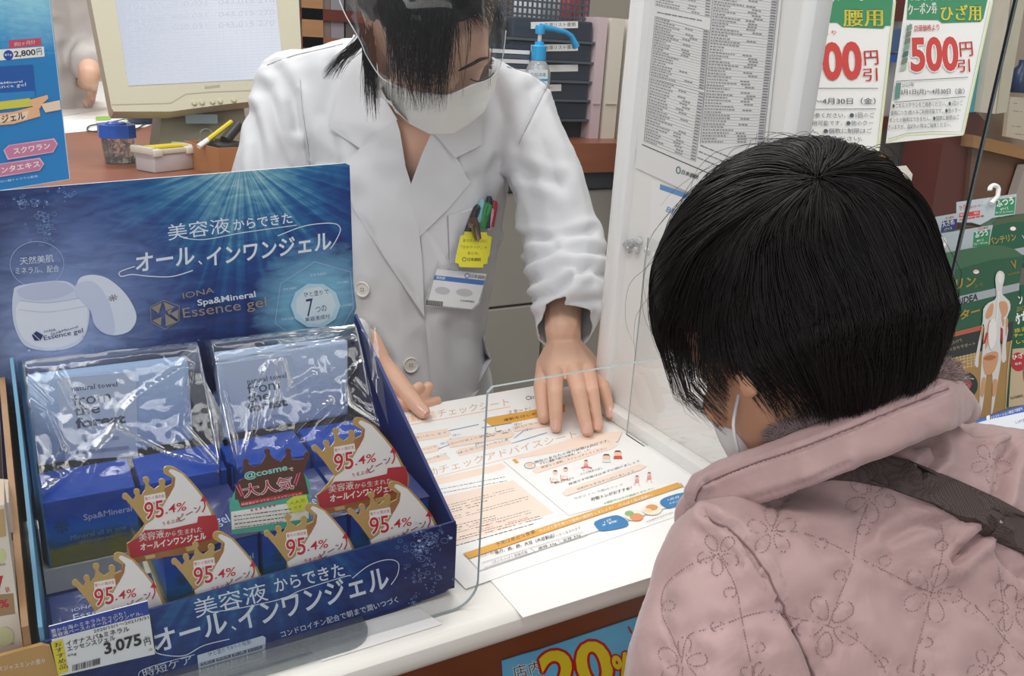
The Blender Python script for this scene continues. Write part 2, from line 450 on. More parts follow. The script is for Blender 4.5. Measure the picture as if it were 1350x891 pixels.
# clear screens
ACR = clear('acrylic', (.975, .985, .985), gloss=.55, rough=.01, haze=.012); ACRE = mat('#aebbbb', .2, spec=.8)
sc_ = thing('acrylic_screen', (.6, .518, TOP), 'large clear acrylic splash screen standing on the counter with a cut-out for handing things over', 'screen')
def slab_outline(pts, y0, y1, Mf, Me, name, parent, axis='y'):
    """vertical clear sheet: pts (h, z) outline; faces clear, cut edges brighter"""
    f = (lambda h, z, d: (h, d, z)) if axis == 'y' else (lambda h, z, d: (d, h, z))
    mb = MB(); n = len(pts); A = [f(h, z, y0) for h, z in pts]; B = [f(h, z, y1) for h, z in pts]
    mb.add(A, [tuple(range(n))], Mf)
    o = mb.build(name, parent)
    e = MB(); e.add(A + B, [(i, (i + 1) % n, (i + 1) % n + n, i + n) for i in range(n)], Me); e.build(name.replace('sheet', 'edge'), parent)
r_ = .022; X1 = .287; xr = .827
corner = [(X1 - r_ + r_ * math.sin(a), TOP + .001 + r_ - r_ * math.cos(a)) for a in (i * math.pi / 16 for i in range(9))]
outl = [(-.42, TOP + .001)] + corner + [(X1, .968), (X1 + .004, .972), (xr, .976), (xr, 1.48), (-.42, 1.48)]
slab_outline(outl, .516, .519, ACR, ACRE, 'sheet', sc_)
m_ = MB(); m_.span((xr, .5162, TOP), (xr + .003, .5192, 1.48), mat('#59636b', .3)); m_.build('edge_strip', sc_)
m_ = MB(); m_.box((.826, .52, TOP + .008), (.05, .08, .016), ACRE, bev=.003); m_.build('foot', sc_)
s2_ = thing('side_screen', (.603, .64, TOP), 'narrow clear acrylic sheet standing along the foot of the white partition', 'screen')
slab_outline([(.566, TOP), (.731, TOP), (.731, 1.02), (.566, 1.02)], .5975, .5995, clear('side_acrylic', (.97, .98, .98), gloss=.15, rough=.02, haze=.01), ACRE, 'sheet', s2_, axis='x')

# clear foot plate and loose white cards lying under the display
m_ = MB(); c_ = [(.195 - .02 + .02 * math.cos(a), .506 + .02 - .02 * math.sin(a)) for a in (i * math.pi / 12 for i in range(7))]
m_.prism([(x, y, TOP + .0018) for x, y in [(-.40, .72), (.195, .72)] + c_ + [(-.40, .506)]], (0, 0, .004), clear('acrylic_plate', (.86, .88, .88), .6, .02, .06))
m_.build('clear_plate', label='clear acrylic plate with a rounded corner lying under the blue display', cat='plate')
def card_on_top(name, pts, z, label, M=PAPER, cat='paper'):
    return MB().prism([(x, y, z) for x, y in pts], (0, 0, .0003), M).build(name, label=label, cat=cat)
q = [at(u, v, Z=TOP) for u, v in ((552, 803), (583, 824), (425, 873), (395, 846))]
card_on_top('white_card', [(p.x, p.y) for p in q], TOP + .0009, 'small white card sticking out from under the right front of the blue display')

# ---------------------------------------------------------------- behind the pharmacist
GREY = mat('#a8a49c', .55, var=.03, vscale=6); GREYD = mat('#3c3f45', .5)
dk = thing('back_desk', (.2, 1.9, 0), 'reddish brown desk behind the blue display, carrying the monitor', 'desk')
SH = .977
MB().span((-.55, 1.38, SH - .03), (.62, 2.50, SH), CHERRY).build('desk_top', dk)
MB().span((-.55, 1.42, 0), (-.52, 2.5, SH - .03), GREY).build('side_panel', dk)
MB().span((.57, 1.42, 0), (.60, 2.5, SH - .03), GREY).build('side_panel', dk)
MB().span((-.52, 1.50, .1), (.57, 1.53, SH - .03), GREY).build('front_panel', dk)
fc = thing('filing_cabinet', (1.4, 2.1, 0), 'grey filing cabinet with a reddish brown top, right behind the pharmacist\'s arm', 'cabinet')
MB().span((.64, 1.86, SH - .075), (2.3, 2.5, SH), CHERRY).build('cabinet_top', fc)
MB().span((.66, 1.875, SH - .12), (2.3, 2.48, SH - .075), GREYD).build('dark_rail', fc)
MB().span((.66, 1.91, 0), (2.3, 2.48, SH - .12), GREY).build('body', fc)
for zz in ((.005, .25), (.26, .545), (.552, SH - .125)):
    for k in range(3):
        m_ = MB(); x0 = .665 + k * .55; m_.span((x0, 1.885, zz[0]), (x0 + .54, 1.91, zz[1]), mat('#a39f96', .5, var=.03, vscale=5), bev=.003); dr = m_.build('drawer', fc)
        MB().span((x0 + .2, 1.870, zz[1] - .05), (x0 + .34, 1.886, zz[1] - .038), mat('#77746e', .35)).build('handle', dr)
pw = Print.three(at(765, 215, Y=1.874), at(785, 215, Y=1.874), at(775, 205, Y=1.874))
pw.poly([(776, 210), (786, 209), (782, 203)], mat('#d8b13a', .5)); pw.poly([(778.5, 208.6), (783.5, 208.2), (781.3, 204.8)], INK)
pw.mb.build('warning_sticker', label='tiny triangular warning sticker on the dark rail of the grey cabinet', cat='sticker')

# stack of smoked drawers, labels
sd = thing('drawer_unit', tuple(at(735, 150, Y=2.0)), 'dark smoked letter-tray drawer unit with white label strips, behind the hand pump', 'drawer unit')
SMK = mat('#3b434d', .18, var=.1, vscale=10, spec=.6); SMK2 = mat('#59616a', .3)
xa = at(668, 80, Y=1.98).x; xb = at(779, 80, Y=1.98).x
MB().span((xa, 2.0, SH), (xb, 2.3, 1.262), mat('#2f343c', .35)).build('case', sd)
rows = [(157, 133), (131, 108), (106, 82), (80, 55), (53, 25)]
LBL = ['', '', '', '看護記録票', '申請書類綴り']
for i, (vb, vt) in enumerate(rows):
    z0 = at(725, vb, Y=1.985).z; z1 = at(725, vt, Y=1.985).z; z0 = max(z0, SH + .004)
    if z1 - z0 < .01: continue
    m_ = MB(); m_.span((xa + .008, 1.972, z0), (xb - .008, 2.01, z1), SMK, bev=.004); d = m_.build('drawer', sd)
    MB().span((xa, 1.965, z0 - .004), (xb, 1.99, z0 + .002), SMK2).build('lip', d)
    vb2 = vt + 16
    w0 = (712, 762) if i > 1 else (712, 740)
    if i > 0:
        p = Print.three(Vector((0, 1.970, 1)), Vector((1, 1.970, 1)), Vector((0, 1.970, 2)))
        p.slab([(w0[0] - 12, vb2 - 12), (w0[1], vb2 - 13), (w0[1], vb2 - 4), (w0[0] - 12, vb2 - 3)], WHITE, .001)
        if i > 2: p.text('在庫リスト書類', (w0[0] + 6, vb2 - 5.5), (w0[1] - 3, vb2 - 6.3), 5.4, INK)
        p.mb.build('label', d)
# basket on the drawers
bk = thing('plastic_basket', tuple(at(730, 12, Y=2.1)), 'dark grey perforated plastic basket on top of the smoked drawers', 'basket')
BM = mat('#4c545e', .4); m_ = MB(); zb = 1.262
x0, x1, y0, y1 = at(676, 10, Y=2.02).x, at(776, 10, Y=2.02).x, 2.02, 2.25
m_.span((x0, y0, zb), (x1, y1, zb + .004), BM)
for i in range(17):
    x = x0 + (x1 - x0) * i / 16
    for yy in (y0, y1): m_.box((x, yy, zb + .05), (.005, .003, .10), BM)
for i in range(9):
    y = y0 + (y1 - y0) * i / 8
    for xx in (x0, x1): m_.box((xx, y, zb + .05), (.003, .005, .10), BM)
for h in (.004, .02, .036, .052, .068, .098):
    for yy in (y0, y1): m_.box(((x0 + x1) / 2, yy, zb + h), (x1 - x0, .0034, .005), BM)
    for xx in (x0, x1): m_.box((xx, (y0 + y1) / 2, zb + h), (.0034, y1 - y0, .005), BM)
m_.build('basket_body', bk, kind=None)
for nm, u, c, lab in (('red_packet', 742, '#c8404a', 'red packet lying inside the dark basket'), ('white_packet', 708, '#dfe3e2', 'white crumpled packet lying inside the dark basket')):
    o_ = at(u, 8, Y=2.12); m_ = MB(); m_.box((o_.x, o_.y, zb + .045), (.085, .12, .08), mat(c, .4, bump=(40, .5)), rot=.3, bev=.015); autosmooth(m_.build(nm, label=lab, cat='packet'))
# white file boxes at the wall, pinkish folder
for i, (ua, ub, c, vb) in enumerate(((783, 797, '#d9c3c6', 165), (797, 816, '#e6dfcf', 170), (818, 840, '#ddd8cc', 172))):
    xa_, xb_ = at(ua, 100, Y=1.96 + i * .01).x, at(ub, 100, Y=1.96 + i * .01).x
    m_ = MB(); m_.span((xa_, 1.96, SH), (xb_ - .004, 2.25, SH + .31), mat(c, .5)); o = m_.build('file_box', label=['slim pinkish upright folder beside the smoked drawers', 'cream upright file box between the pink folder and the white post', 'cream upright file box half behind the white post'][i], cat='file box')
    m_ = MB(); m_.span((xa_ + .004, 1.957, SH + .09), (xb_ - .008, 1.961, SH + .093), mat('#b9b0a0', .5)); m_.build('fold_line', o)
# pale magazines left of the pump
zz = SH
for i in range(6):
    c = ['#e8e8ea', '#39424f', '#dcdcdc', '#4d5866', '#efefef', '#2f3947'][i]
    a = at(662, 66, Y=1.93); b = at(690, 66, Y=1.93)
    m_ = MB(); m_.box(((a.x + b.x) / 2 - .05, 1.985 - .04, SH + .17 + i * .011), (b.x - a.x + .12, .06, .009), mat(c, .5)); 
    m_.build('booklet', label=['lowest pale booklet in the small pile beside the face shield', 'dark booklet second from the bottom of the small pile', 'pale grey booklet third from the bottom of the small pile', 'slate booklet fourth from the bottom of the small pile', 'white booklet second from the top of the small pile', 'dark booklet on top of the small pile beside the face shield'][i], cat='booklet', group='booklets beside the face shield')
m_ = MB(); a = at(662, 66, Y=1.93); m_.span((a.x - .09, 1.91, SH), (a.x + .04, 1.965, SH + .164), mat('#3a4350', .5)); m_.build('magazine_rack', label='dark upright rack under the small pile of booklets', cat='rack')

# hand-sanitiser pump
pb = thing('pump_bottle', tuple(at(707, 172, Y=1.88)), 'clear sanitiser bottle with a bright blue pump head, behind the pharmacist\'s shoulder', 'bottle')
BL = mat('#2fa3dc', .25); cx = at(707, 100, Y=1.9).x + .003; cy = 1.9
zc0 = at(707, 79, Y=1.9).z; zc1 = at(707, 59, Y=1.9).z; zt = at(707, 34, Y=1.9).z
MB().lathe((cx, cy, SH), [(.030, 0), (.033, .01), (.033, zc0 - SH - .03), (.024, zc0 - SH - .010), (.017, zc0 - SH)], clear('bottle_plastic', (.85, .93, .95), .8, .05, .35)).build('bottle_body', pb, smooth=True)
m_ = MB(); m_.lathe((cx, cy, zc0), [(.0185, 0), (.0185, (zc1 - zc0) * .9), (.012, zc1 - zc0), (.011, zc1 - zc0 + .008)], BL, 24); autosmooth(m_.build('collar', pb), 40)
MB().lathe((cx, cy, zc1), [(.005, 0), (.005, zt - zc1)], WHITE, 12).build('stem', pb, smooth=True)
m_ = MB(); m_.lathe((cx, cy, zt - .018), [(.0115, 0), (.0125, .014), (.011, .02)], BL, 20)
pA = Vector((cx, cy, zt - .002)); pB = at(745, 42, Y=1.9); pC = at(753, 47, Y=1.9); pD = at(760, 62, Y=1.9)
m_.tube([pA, pA.lerp(pB, .5) + Vector((0, 0, .001)), pB, pC, pD], [.0085, .0065, .006, .006, .009], BL, 10); autosmooth(m_.build('pump_head', pb), 40)
p = Print.three(Vector((cx, 1.862, 1)), Vector((cx + 1, 1.862, 1)), Vector((cx, 1.862, 2)))
p.slab([(697, 92), (722, 92), (722, 150), (697, 150)], mat('#e9f1f3', .4), .0006); p.text('手指消毒', (699, 101), (720, 101), 5, mat('#2b6e9b', .5)); p.poly([(697, 104), (722, 104), (722, 107), (697, 107)], BL)
p.mb.build('bottle_label', pb)

# brown shelf and dark boxes between the monitor and the shield
bs = thing('wall_shelf', (.55, 2.6, 0), 'dim brown shelf with dark binders behind the pharmacist\'s right shoulder', 'shelf')
xa_, xb_ = at(388, 20, Y=2.55).x, at(480, 20, Y=2.55).x
MB().span((xa_ - .02, 2.62, 0), (xb_ + .6, 2.66, 1.62), mat('#8d7660', .7)).build('back_board', bs)
for uu in (398, 412): MB().span((at(uu, 20, Y=2.5).x, 2.5, 0), (at(uu, 20, Y=2.5).x + .03, 2.62, 1.6), OAK).build('upright', bs)
for vv, c in ((48, CHERRY), (10, CHERRYD)): MB().span((xa_ - .02, 2.5, at(400, vv, Y=2.5).z - .03), (xb_ + .3, 2.62, at(400, vv, Y=2.5).z), c).build('shelf_board', bs)
zz = at(400, 48, Y=2.5).z
for i, (u, c) in enumerate(((392, '#4b545c'), (417, '#7c6c64'), (437, '#8e8a92'), (455, '#5b5552'))):
    x = at(u, 30, Y=2.5).x; MB().span((x, 2.51, zz), (x + .045, 2.6, zz + .16), mat(c, .6)).build('binder', label=['dark blue grey binder nearest the monitor on the dim shelf', 'brownish binder second from the monitor on the dim shelf', 'pale lilac binder on the dim shelf near the ear', 'dark brown binder behind the shield on the dim shelf'][i], cat='binder')

# ---- beige monitor
mo = thing('computer_monitor', tuple(at(265, 170, Y=1.66)), 'beige flat computer monitor with a glowing pale screen on the brown desk', 'monitor')
BE = mat('#bfb9a2', .5, var=.02, vscale=12); BE2 = mat('#a39c80', .55)
A = at(145, 146, Y=1.58); B = at(400, 126, Y=1.62); T = at(119, -8, Y=1.66)
ex = (B - A).normalized(); nrm = (T - A).cross(ex).normalized(); 
if nrm.dot(EYE - A) < 0: nrm = -nrm
mp_ = Print(A, nrm)
outer = [(147, 142), (150, 147), (225, 147), (300, 137), (330, 134), (400, 120), (393, -20), (377, -150), (96, -130), (104, -60), (118, -8)]
P = [mp_.w(*q) for q in outer]; m_ = MB(); m_.prism(P, -nrm * .035, BE); autosmooth(m_.build('bezel', mo), 30)
cb = sum(P, Vector()) / len(P); m_ = MB()
m_.add([p.lerp(cb, .08) - nrm * .035 for p in P] + [p.lerp(cb, .45) - nrm * .10 for p in P], [(i, (i + 1) % 11, (i + 1) % 11 + 11, i + 11) for i in range(11)] + [tuple(range(11, 22))], BE2); m_.build('back_shell', mo)
scr = bpy.data.materials.new('lit_screen'); scr.use_nodes = True; sb = scr.node_tree.nodes['Principled BSDF']; sb.inputs['Base Color'].default_value = (.05, .05, .06, 1); sb.inputs['Roughness'].default_value = .25
nt = scr.node_tree; tc = nt.nodes.new('ShaderNodeTexCoord'); nz = nt.nodes.new('ShaderNodeTexNoise'); nz.inputs['Scale'].default_value = 5; nt.links.new(tc.outputs['Object'], nz.inputs['Vector'])
cr = nt.nodes.new('ShaderNodeMix'); cr.data_type = 'RGBA'; cr.inputs[6].default_value = hexc('#d3ddf3'); cr.inputs[7].default_value = hexc('#f4f6ff'); nt.links.new(nz.outputs['Fac'], cr.inputs[0])
nt.links.new(cr.outputs[2], sb.inputs['Emission Color']); sb.inputs['Emission Strength'].default_value = .92
p = Print(A, nrm); p.poly([(169, 113), (346, 104), (374, 98), (352, -120), (128, -100), (152, 0)], scr, off=.0008); p.k = 30
G = mat('#b9bfca', .5)
for r_i, v in enumerate((7, 23, 37)): p.text('038,032   030,031   043,015 270', (168, v + 6), (362, v - 3), 8, G)
for i in range(26): p.line([(171 + i * .0, 108 - i * 4.2), (368, 98 - i * 4.0)], .35, mat('#c4cbdb', .5), off=.0012)
for i in range(22): p.line([(172 + i * 9, 112), (166 + i * 9, 4)], .3, mat('#c9d0de', .5), off=.0013)
p.mb.build('screen', mo)
p = Print(A, nrm); p.k = 8
p.line([(147, 138), (225, 136), (245, 124), (280, 121), (335, 119)], 1.2, BE2)
p.text('▦▦▦▦', (270, 117), (290, 115), 3.4, BE2)
p.mb.build('bezel_line', mo)
for i, u in enumerate((256, 266, 280, 290, 308)):
    c = mp_.w(u, 136 - (u - 256) * .07); m_ = MB(); m_.lathe(c, [(.0048, 0), (.0048, .0015), (.003, .003)], mat('#bdb693', .35), 16, axis=nrm); autosmooth(m_.build('button', mo), 40)
c0 = at(262, 142, Y=1.70); c1 = at(258, 170, Y=1.68); c1.z = SH + .012
m_ = MB(); m_.hexa([(c1.x - .075, c1.y - .05, c1.z), (c1.x + .085, c1.y - .05, c1.z), (c1.x + .085, c1.y + .06, c1.z), (c1.x - .075, c1.y + .06, c1.z), (c0.x - .06, c0.y - .03, c0.z + .05), (c0.x + .07, c0.y - .03, c0.z + .05), (c0.x + .07, c0.y + .05, c0.z + .05), (c0.x - .06, c0.y + .05, c0.z + .05)], mat('#8f8972', .5)); m_.build('neck', mo)
a = at(245, 152, Y=1.645); m_ = MB(); m_.span((a.x - .004, c1.y - .056, a.z - .012), (a.x + .05, c1.y - .048, a.z + .004), mat('#8fa0a6', .3)); m_.build('neck_sticker', mo)
m_ = MB(); el = [(c1.x + .01 + .125 * math.cos(t), c1.y - .01 + .10 * math.sin(t)) for t in (2 * math.pi * k / 36 for k in range(36))]
m_.prism([(x, y, SH) for x, y in el], (0, 0, .008), BE2); 
m_.add([(x, y, SH + .008) for x, y in el] + [(c1.x + .01 + (x - c1.x - .01) * .75, c1.y + (y - c1.y) * .75, SH + .018) for x, y in el], [(i, (i + 1) % 36, (i + 1) % 36 + 36, i + 36) for i in range(36)] + [tuple(range(36, 72))], BE2)
autosmooth(m_.build('base', mo), 30)

# ---- desk things
def g(u, v, z=SH): return at(u, v, Z=z)
# paper clip box
c = g(160, 217); c.z = SH
cb_ = thing('paperclip_box', tuple(c), 'clear square paper clip tub with a blue magnetic lid on the brown desk', 'paper clip holder')
cx, cy = c.x, c.y + .028; hh = at(160, 183, Y=cy - .03).z - SH
m_ = MB(); s = .026; sk = [(-1, -.55), (-.55, -1), (.55, -1), (1, -.55), (1, .55), (.55, 1), (-.55, 1), (-1, .55)]
lo = [(cx + a * s * .85, cy + b * s * .85, SH + .001) for a, b in sk]; hi = [(cx + a * s, cy + b * s, SH + hh) for a, b in sk]
m_.add(lo + hi, [(i, (i + 1) % 8, (i + 1) % 8 + 8, i + 8) for i in range(8)] + [tuple(range(7, -1, -1))], clear('tub_plastic', (.93, .92, .9), 1.0, .05, .10)); m_.build('tub', cb_)
BLU = mat('#2a5fc4', .3); h2 = at(160, 166, Y=cy - .03).z - SH
m_ = MB(); m_.prism([(cx + a * s * 1.12, cy + b * s * 1.12, SH + hh) for a, b in sk], (0, 0, h2 - hh), BLU); m_.tube([(cx + .014 * math.cos(t), cy + .014 * math.sin(t), SH + h2) for t in (2 * math.pi * k / 16 for k in range(17))], .0035, BLU, 6); autosmooth(m_.build('lid', cb_), 35)
m_ = MB(); CL = mat('#9a958c', .25, metal=.9)
r = random.Random(4)
for i in range(90):
    q = Vector((cx + r.uniform(-.017, .017), cy + r.uniform(-.017, .017), SH + .004 + r.random() ** 1.6 * .034)); d = Vector((r.gauss(0, 1), r.gauss(0, 1), r.gauss(0, 1) * .9)).normalized() * .007; e = d.orthogonal().normalized() * .0022
    m_.tube([q - d, q + d, q + d * .9 + e, q - d * .7 + e, q - d * .6 - e * .4], .00045, CL, 3, cap=False)
m_.build('paper_clips', cb_, kind='stuff')
# small card box: grey box with clear frame and yellow cards
c = g(228, 226); ex = (g(275, 222) - g(200, 231)).normalized(); ey = Vector((-ex.y, ex.x, 0)); w = (g(269, 225) - g(203, 229)).length
kb = thing('card_tray', tuple(c), 'grey plastic tray of yellow cards under a clear frame beside the paper clip tub', 'card box')
o0 = g(202, 229); hh = .030
m_ = MB(); rot = Matrix((ex, ey, Vector((0, 0, 1)))).transposed()
w *= .93; cc = o0 + ex * (w / 2 + .004) + ey * .024
m_.box(cc + Vector((0, 0, hh / 2)), (w, .048, hh), mat('#c9c4c4', .4), rot=rot, bev=.003); autosmooth(m_.build('tray', kb))
CF = mat('#d9d7c8', .2, spec=.8)
m_ = MB()
for yy in (-.024, .022): m_.box(cc + ey * yy + Vector((0, 0, hh + .004)), (w * 1.12, .006, .008), CF, rot=rot, bev=.001)
for xx in (-w * .52, w * .52): m_.box(cc + ex * xx + Vector((0, 0, hh + .006)), (.010, .052, .012), CF, rot=rot, bev=.002)
for xx in (-w * .42, w * .42): m_.box(cc + ex * xx - ey * .023 + Vector((0, 0, hh + .003)), (.018, .012, .012), mat('#e3e2da', .2), rot=rot, bev=.002)
autosmooth(m_.build('clear_frame', kb))
m_ = MB()
for k in range(3): m_.box(cc + ey * (.0 - .002 * k) + Vector((0, 0, hh + .002 + .004 * k)), (w * .84, .040 - .008 * k, .003), mat('#e6cf35', .5), rot=rot)
m_.build('yellow_cards', kb)
# cardboard box with odds and ends
c = g(296, 229); kx = thing('cardboard_tray', tuple(c), 'small open kraft cardboard box of stationery beside the pharmacist\'s sleeve', 'box')
KR = mat('#b07a4d', .8, var=.05, vscale=20); o0 = g(272, 229.5) ; hb = .045
q0 = g(290, 231); q0.z = SH
dx = Vector((.95, .25, 0)).normalized(); dy = Vector((-.35, .93, 0)).normalized()
def opn(o, a, b, la, lb, h, t, M, spread=.06):
    m_ = MB(); base = [o, o + a * la, o + a * la + b * lb, o + b * lb]; ce = sum(base, Vector()) / 4
    m_.prism(base, (0, 0, .002), M)
    for i in range(4):
        p, q = base[i], base[(i + 1) % 4]; po = ce + (p - ce) * (1 + spread); qo = ce + (q - ce) * (1 + spread)
        pi_ = ce + (p - ce) * (1 - t); qi = ce + (q - ce) * (1 - t); U = Vector((0, 0, h))
        m_.hexa([p, q, qi, pi_, po + U, qo + U, ce + (qo - ce) * (1 - t) + U, ce + (po - ce) * (1 - t) + U], M)
    return m_
opn(q0, dx, dy, .075, .10, hb, .05, KR).build('box_body', kx)
ce = q0 + dx * .037 + dy * .05
DK = mat('#2a2522', .4)
m_ = MB(); m_.box(ce + Vector((0, 0, .03)), (.055, .07, .04), DK, rot=.3, bev=.008); m_.tube([ce + Vector((.0, -.02, .052)), ce + Vector((.03, .01, .075))], .009, DK, 10); autosmooth(m_.build('black_stapler', label='black stapler lying in the kraft cardboard box', cat='stapler'))
m_ = MB(); m_.tube([ce + Vector((-.03, -.02, .052)), ce + Vector((.02, .015, .080))], .0042, mat('#d9c62c', .3), 8); m_.tube([ce + Vector((-.045, -.029, .044)), ce + Vector((-.028, -.019, .053))], .0045, WHITE, 8); m_.build('yellow_marker', label='yellow marker with a white end leaning in the kraft cardboard box', cat='pen')
m_ = MB(); m_.tube([ce + Vector((-.025, .0, .055)) + Vector((.012 * math.cos(t), .004 * math.sin(t), .014 * math.sin(t))) for t in (2 * math.pi * k / 14 for k in range(15))], .0016, mat('#aaa', .2, metal=1) if False else mat('#aaaaaa', .2, metal=1), 6); m_.build('key_ring', label='metal ring standing in the kraft cardboard box', cat='ring')
# papers behind the monitor, green tab, cable, dark mouse
def flat(name, pts, z, M, label, cat):
    q = [g(u, v, z) for u, v in pts]; return MB().prism(q, (0, 0, .0006), M).build(name, label=label, cat=cat)
flat('paper_sheet', [(60, 178), (140, 171), (190, 168), (240, 150), (150, 140), (60, 150)], SH + .0003, PAPER, 'large white paper lying on the desk behind the tub', 'paper')
flat('paper_sheet', [(70, 155), (60, 128), (108, 100), (160, 110), (165, 140)], SH + .0015, mat('#e6e4df', .6), 'white paper under the colleague\'s hand', 'paper')
flat('green_tab_sheet', [(125, 158), (215, 152), (212, 160), (128, 163)], SH + .003, mat('#e8e8e2', .6), 'white slip with green tabs behind the paper clip tub', 'paper')
flat('green_tab', [(126, 154), (146, 153), (146, 158), (127, 159)], SH + .0042, mat('#8fc23c', .5), 'left green index tab behind the paper clip tub', 'tab')
flat('green_tab', [(163, 153), (186, 152), (186, 157), (163, 158)], SH + .0042, mat('#8fc23c', .5), 'right green index tab behind the paper clip tub', 'tab')
pts = smoothpath([g(u, v, SH + .004) for u, v in ((185, 151), (160, 158), (135, 163), (118, 166), (116, 172), (130, 174), (150, 174), (175, 172), (196, 160), (205, 155))], 6)
MB().tube(pts, .0016, mat('#26262a', .5), 6).build('black_cable', label='thin black cable curling behind the paper clip tub', cat='cable')
a = g(200, 164); m_ = MB(); m_.box(a + Vector((0, 0.02, .018)), (.10, .06, .035), mat('#27324a', .45), rot=.2, bev=.012); autosmooth(m_.build('dark_pouch', label='dark navy pouch lying behind the monitor foot', cat='pouch'))
# ---------------------------------------------------------------- the blue cardboard counter display
def K(ox, oy, s):
    """reading frame of an enlarged crop -> photo pixels"""
    return lambda x, y: (ox + x / s, oy + y / s)
def kp(k, *pts): return [k(*p) for p in pts]
def sea(name, o, ex, ey, w, h, src, glows=(), rough=.3, dark='#131d52', tone=1.0):
    """printed underwater picture: light falling in from src (s, t), pale glows at given spots"""
    M = bpy.data.materials.new(name); M.use_nodes = True; nt = M.node_tree; L = nt.links; b = nt.nodes['Principled BSDF']; b.inputs['Roughness'].default_value = rough; b.inputs['Specular IOR Level'].default_value = .3
    N = nt.nodes.new
    def math_(op, a, b_=None, c=None, clamp=False):
        n = N('ShaderNodeMath'); n.operation = op; n.use_clamp = clamp
        for i, x in enumerate((a, b_, c)):
            if x is None: continue
            if isinstance(x, (int, float)): n.inputs[i].default_value = x
            else: L.new(x, n.inputs[i])
        return n.outputs[0]
    tc = N('ShaderNodeTexCoord')
    def dot(v, off, sc):
        n = N('ShaderNodeVectorMath'); n.operation = 'DOT_PRODUCT'; L.new(tc.outputs['Object'], n.inputs[0]); n.inputs[1].default_value = tuple(v)
        return math_('MULTIPLY', math_('SUBTRACT', n.outputs['Value'], off), sc)
    S = dot(ex, Vector(o).dot(ex), 1 / w); T = dot(ey, Vector(o).dot(ey), 1 / w)   # both in units of the width
    ds = math_('SUBTRACT', S, src[0]); dt = math_('SUBTRACT', src[1], T)
    dist = math_('SQRT', math_('ADD', math_('MULTIPLY', ds, ds), math_('MULTIPLY', dt, dt)))
    ang = math_('ARCTAN2', ds, math_('ADD', dt, .001))
    cx = N('ShaderNodeCombineXYZ'); L.new(math_('MULTIPLY', ang, 9.0), cx.inputs[0]); L.new(math_('MULTIPLY', dist, .6), cx.inputs[1])
    nz = N('ShaderNodeTexNoise'); nz.inputs['Scale'].default_value = 1.4; nz.inputs['Detail'].default_value = 3; L.new(cx.outputs[0], nz.inputs['Vector'])
    cy = N('ShaderNodeCombineXYZ'); L.new(math_('MULTIPLY', S, 9), cy.inputs[0]); L.new(math_('MULTIPLY', T, 26), cy.inputs[1])
    nw = N('ShaderNodeTexNoise'); nw.inputs['Scale'].default_value = 1.6; nw.inputs['Detail'].default_value = 5; nw.inputs['Distortion'].default_value = .6; L.new(cy.outputs[0], nw.inputs['Vector'])
    val = math_('ADD', math_('SUBTRACT', dist, math_('MULTIPLY', math_('SUBTRACT', nz.outputs['Fac'], .5), .55)), math_('MULTIPLY', math_('SUBTRACT', nw.outputs['Fac'], .5), .28))
    cr = N('ShaderNodeValToRGB'); e = cr.color_ramp.elements; tone *= .82
    stops = [(0.0, '#b7dce6'), (.14, '#6fb0cc'), (.30, '#2c74ae'), (.50, '#1d4a92'), (.75, '#1a2f72'), (1.0, dark)]
    while len(e) < len(stops): e.new(.5)
    for el, (p, c) in zip(e, stops): el.position = p; el.color = tuple(x * tone for x in hexc(c)[:3]) + (1,)
    L.new(math_('MULTIPLY', val, 1.45, clamp=True), cr.inputs[0]); col = cr.outputs[0]
    for gs, gt, rad, c, pw in glows:
        a = math_('SUBTRACT', S, gs); c_ = math_('SUBTRACT', T, gt)
        d = math_('SQRT', math_('ADD', math_('MULTIPLY', a, a), math_('MULTIPLY', c_, c_)))
        d = math_('ADD', d, math_('MULTIPLY', math_('SUBTRACT', nw.outputs['Fac'], .5), rad * .5))
        f_ = math_('POWER', math_('SUBTRACT', 1.0, math_('DIVIDE', d, rad), clamp=True), pw)
        mx = N('ShaderNodeMix'); mx.data_type = 'RGBA'; L.new(f_, mx.inputs[0]); L.new(col, mx.inputs[6]); mx.inputs[7].default_value = hexc(c); col = mx.outputs[2]
    L.new(col, b.inputs['Base Color']); return M

disp = thing('counter_display', (.13, .64, TOP), 'dark blue cardboard counter display with a pale cream jar pictured on its header', 'display')
CB = mat('#20306e', .45); CBL = mat('#5f9cbd', .4, var=.25, vscale=14); CBI = mat('#2a3d6c', .5, var=.15, vscale=10); EDGE = mat('#d9dde4', .6)
# header
hA = Vector((-.03, .738, 1)); hB = Vector((.27, .766, 1))
H = Print.three(hA, hB, hA + Vector((0, .012, 1)))
ex = (hB - hA).normalized(); nH = H.n; ey = nH.cross(ex); ey = ey if ey.z > 0 else -ey
o_ = H.w(-8, 505)
k2 = K(0, 200, 2.8125)
def st(pr, o, ex, ey, w, u, v): d = pr.w(u, v) - o; return d.dot(ex) / w, d.dot(ey) / w
wH = (H.w(470, 430) - o_).dot(ex)
f2 = lambda u, v: st(H, o_, ex, ey, wH, u, v)
s1_ = f2(*k2(900, 90)); gj = f2(*k2(270, 560)); gh = f2(*k2(1170, 560)); gj2 = f2(*k2(210, 700))
SEA = sea('sea_print', o_, ex, ey, wH, 1, (s1_[0], s1_[1] + .05), [(gj[0], gj[1], .36, '#8fa6da', 1.5), (gj2[0], gj2[1], .22, '#a9bbe6', 1.6), (gh[0], gh[1], .20, '#8fd2ee', .8)])
outline = [(-9, 252), (455, 215), (461, 218), (466, 375), (470, 405), (467, 415), (474, 436), (478, 505), (490, 640), (8, 690), (-2, 520)]
H.slab(outline, SEA, .0022, EDGE)
LB = mat('#dfe9f7', .4); LB2 = mat('#aab8dd', .4); GOLD = mat('#9c8f86', .35, metal=.3)
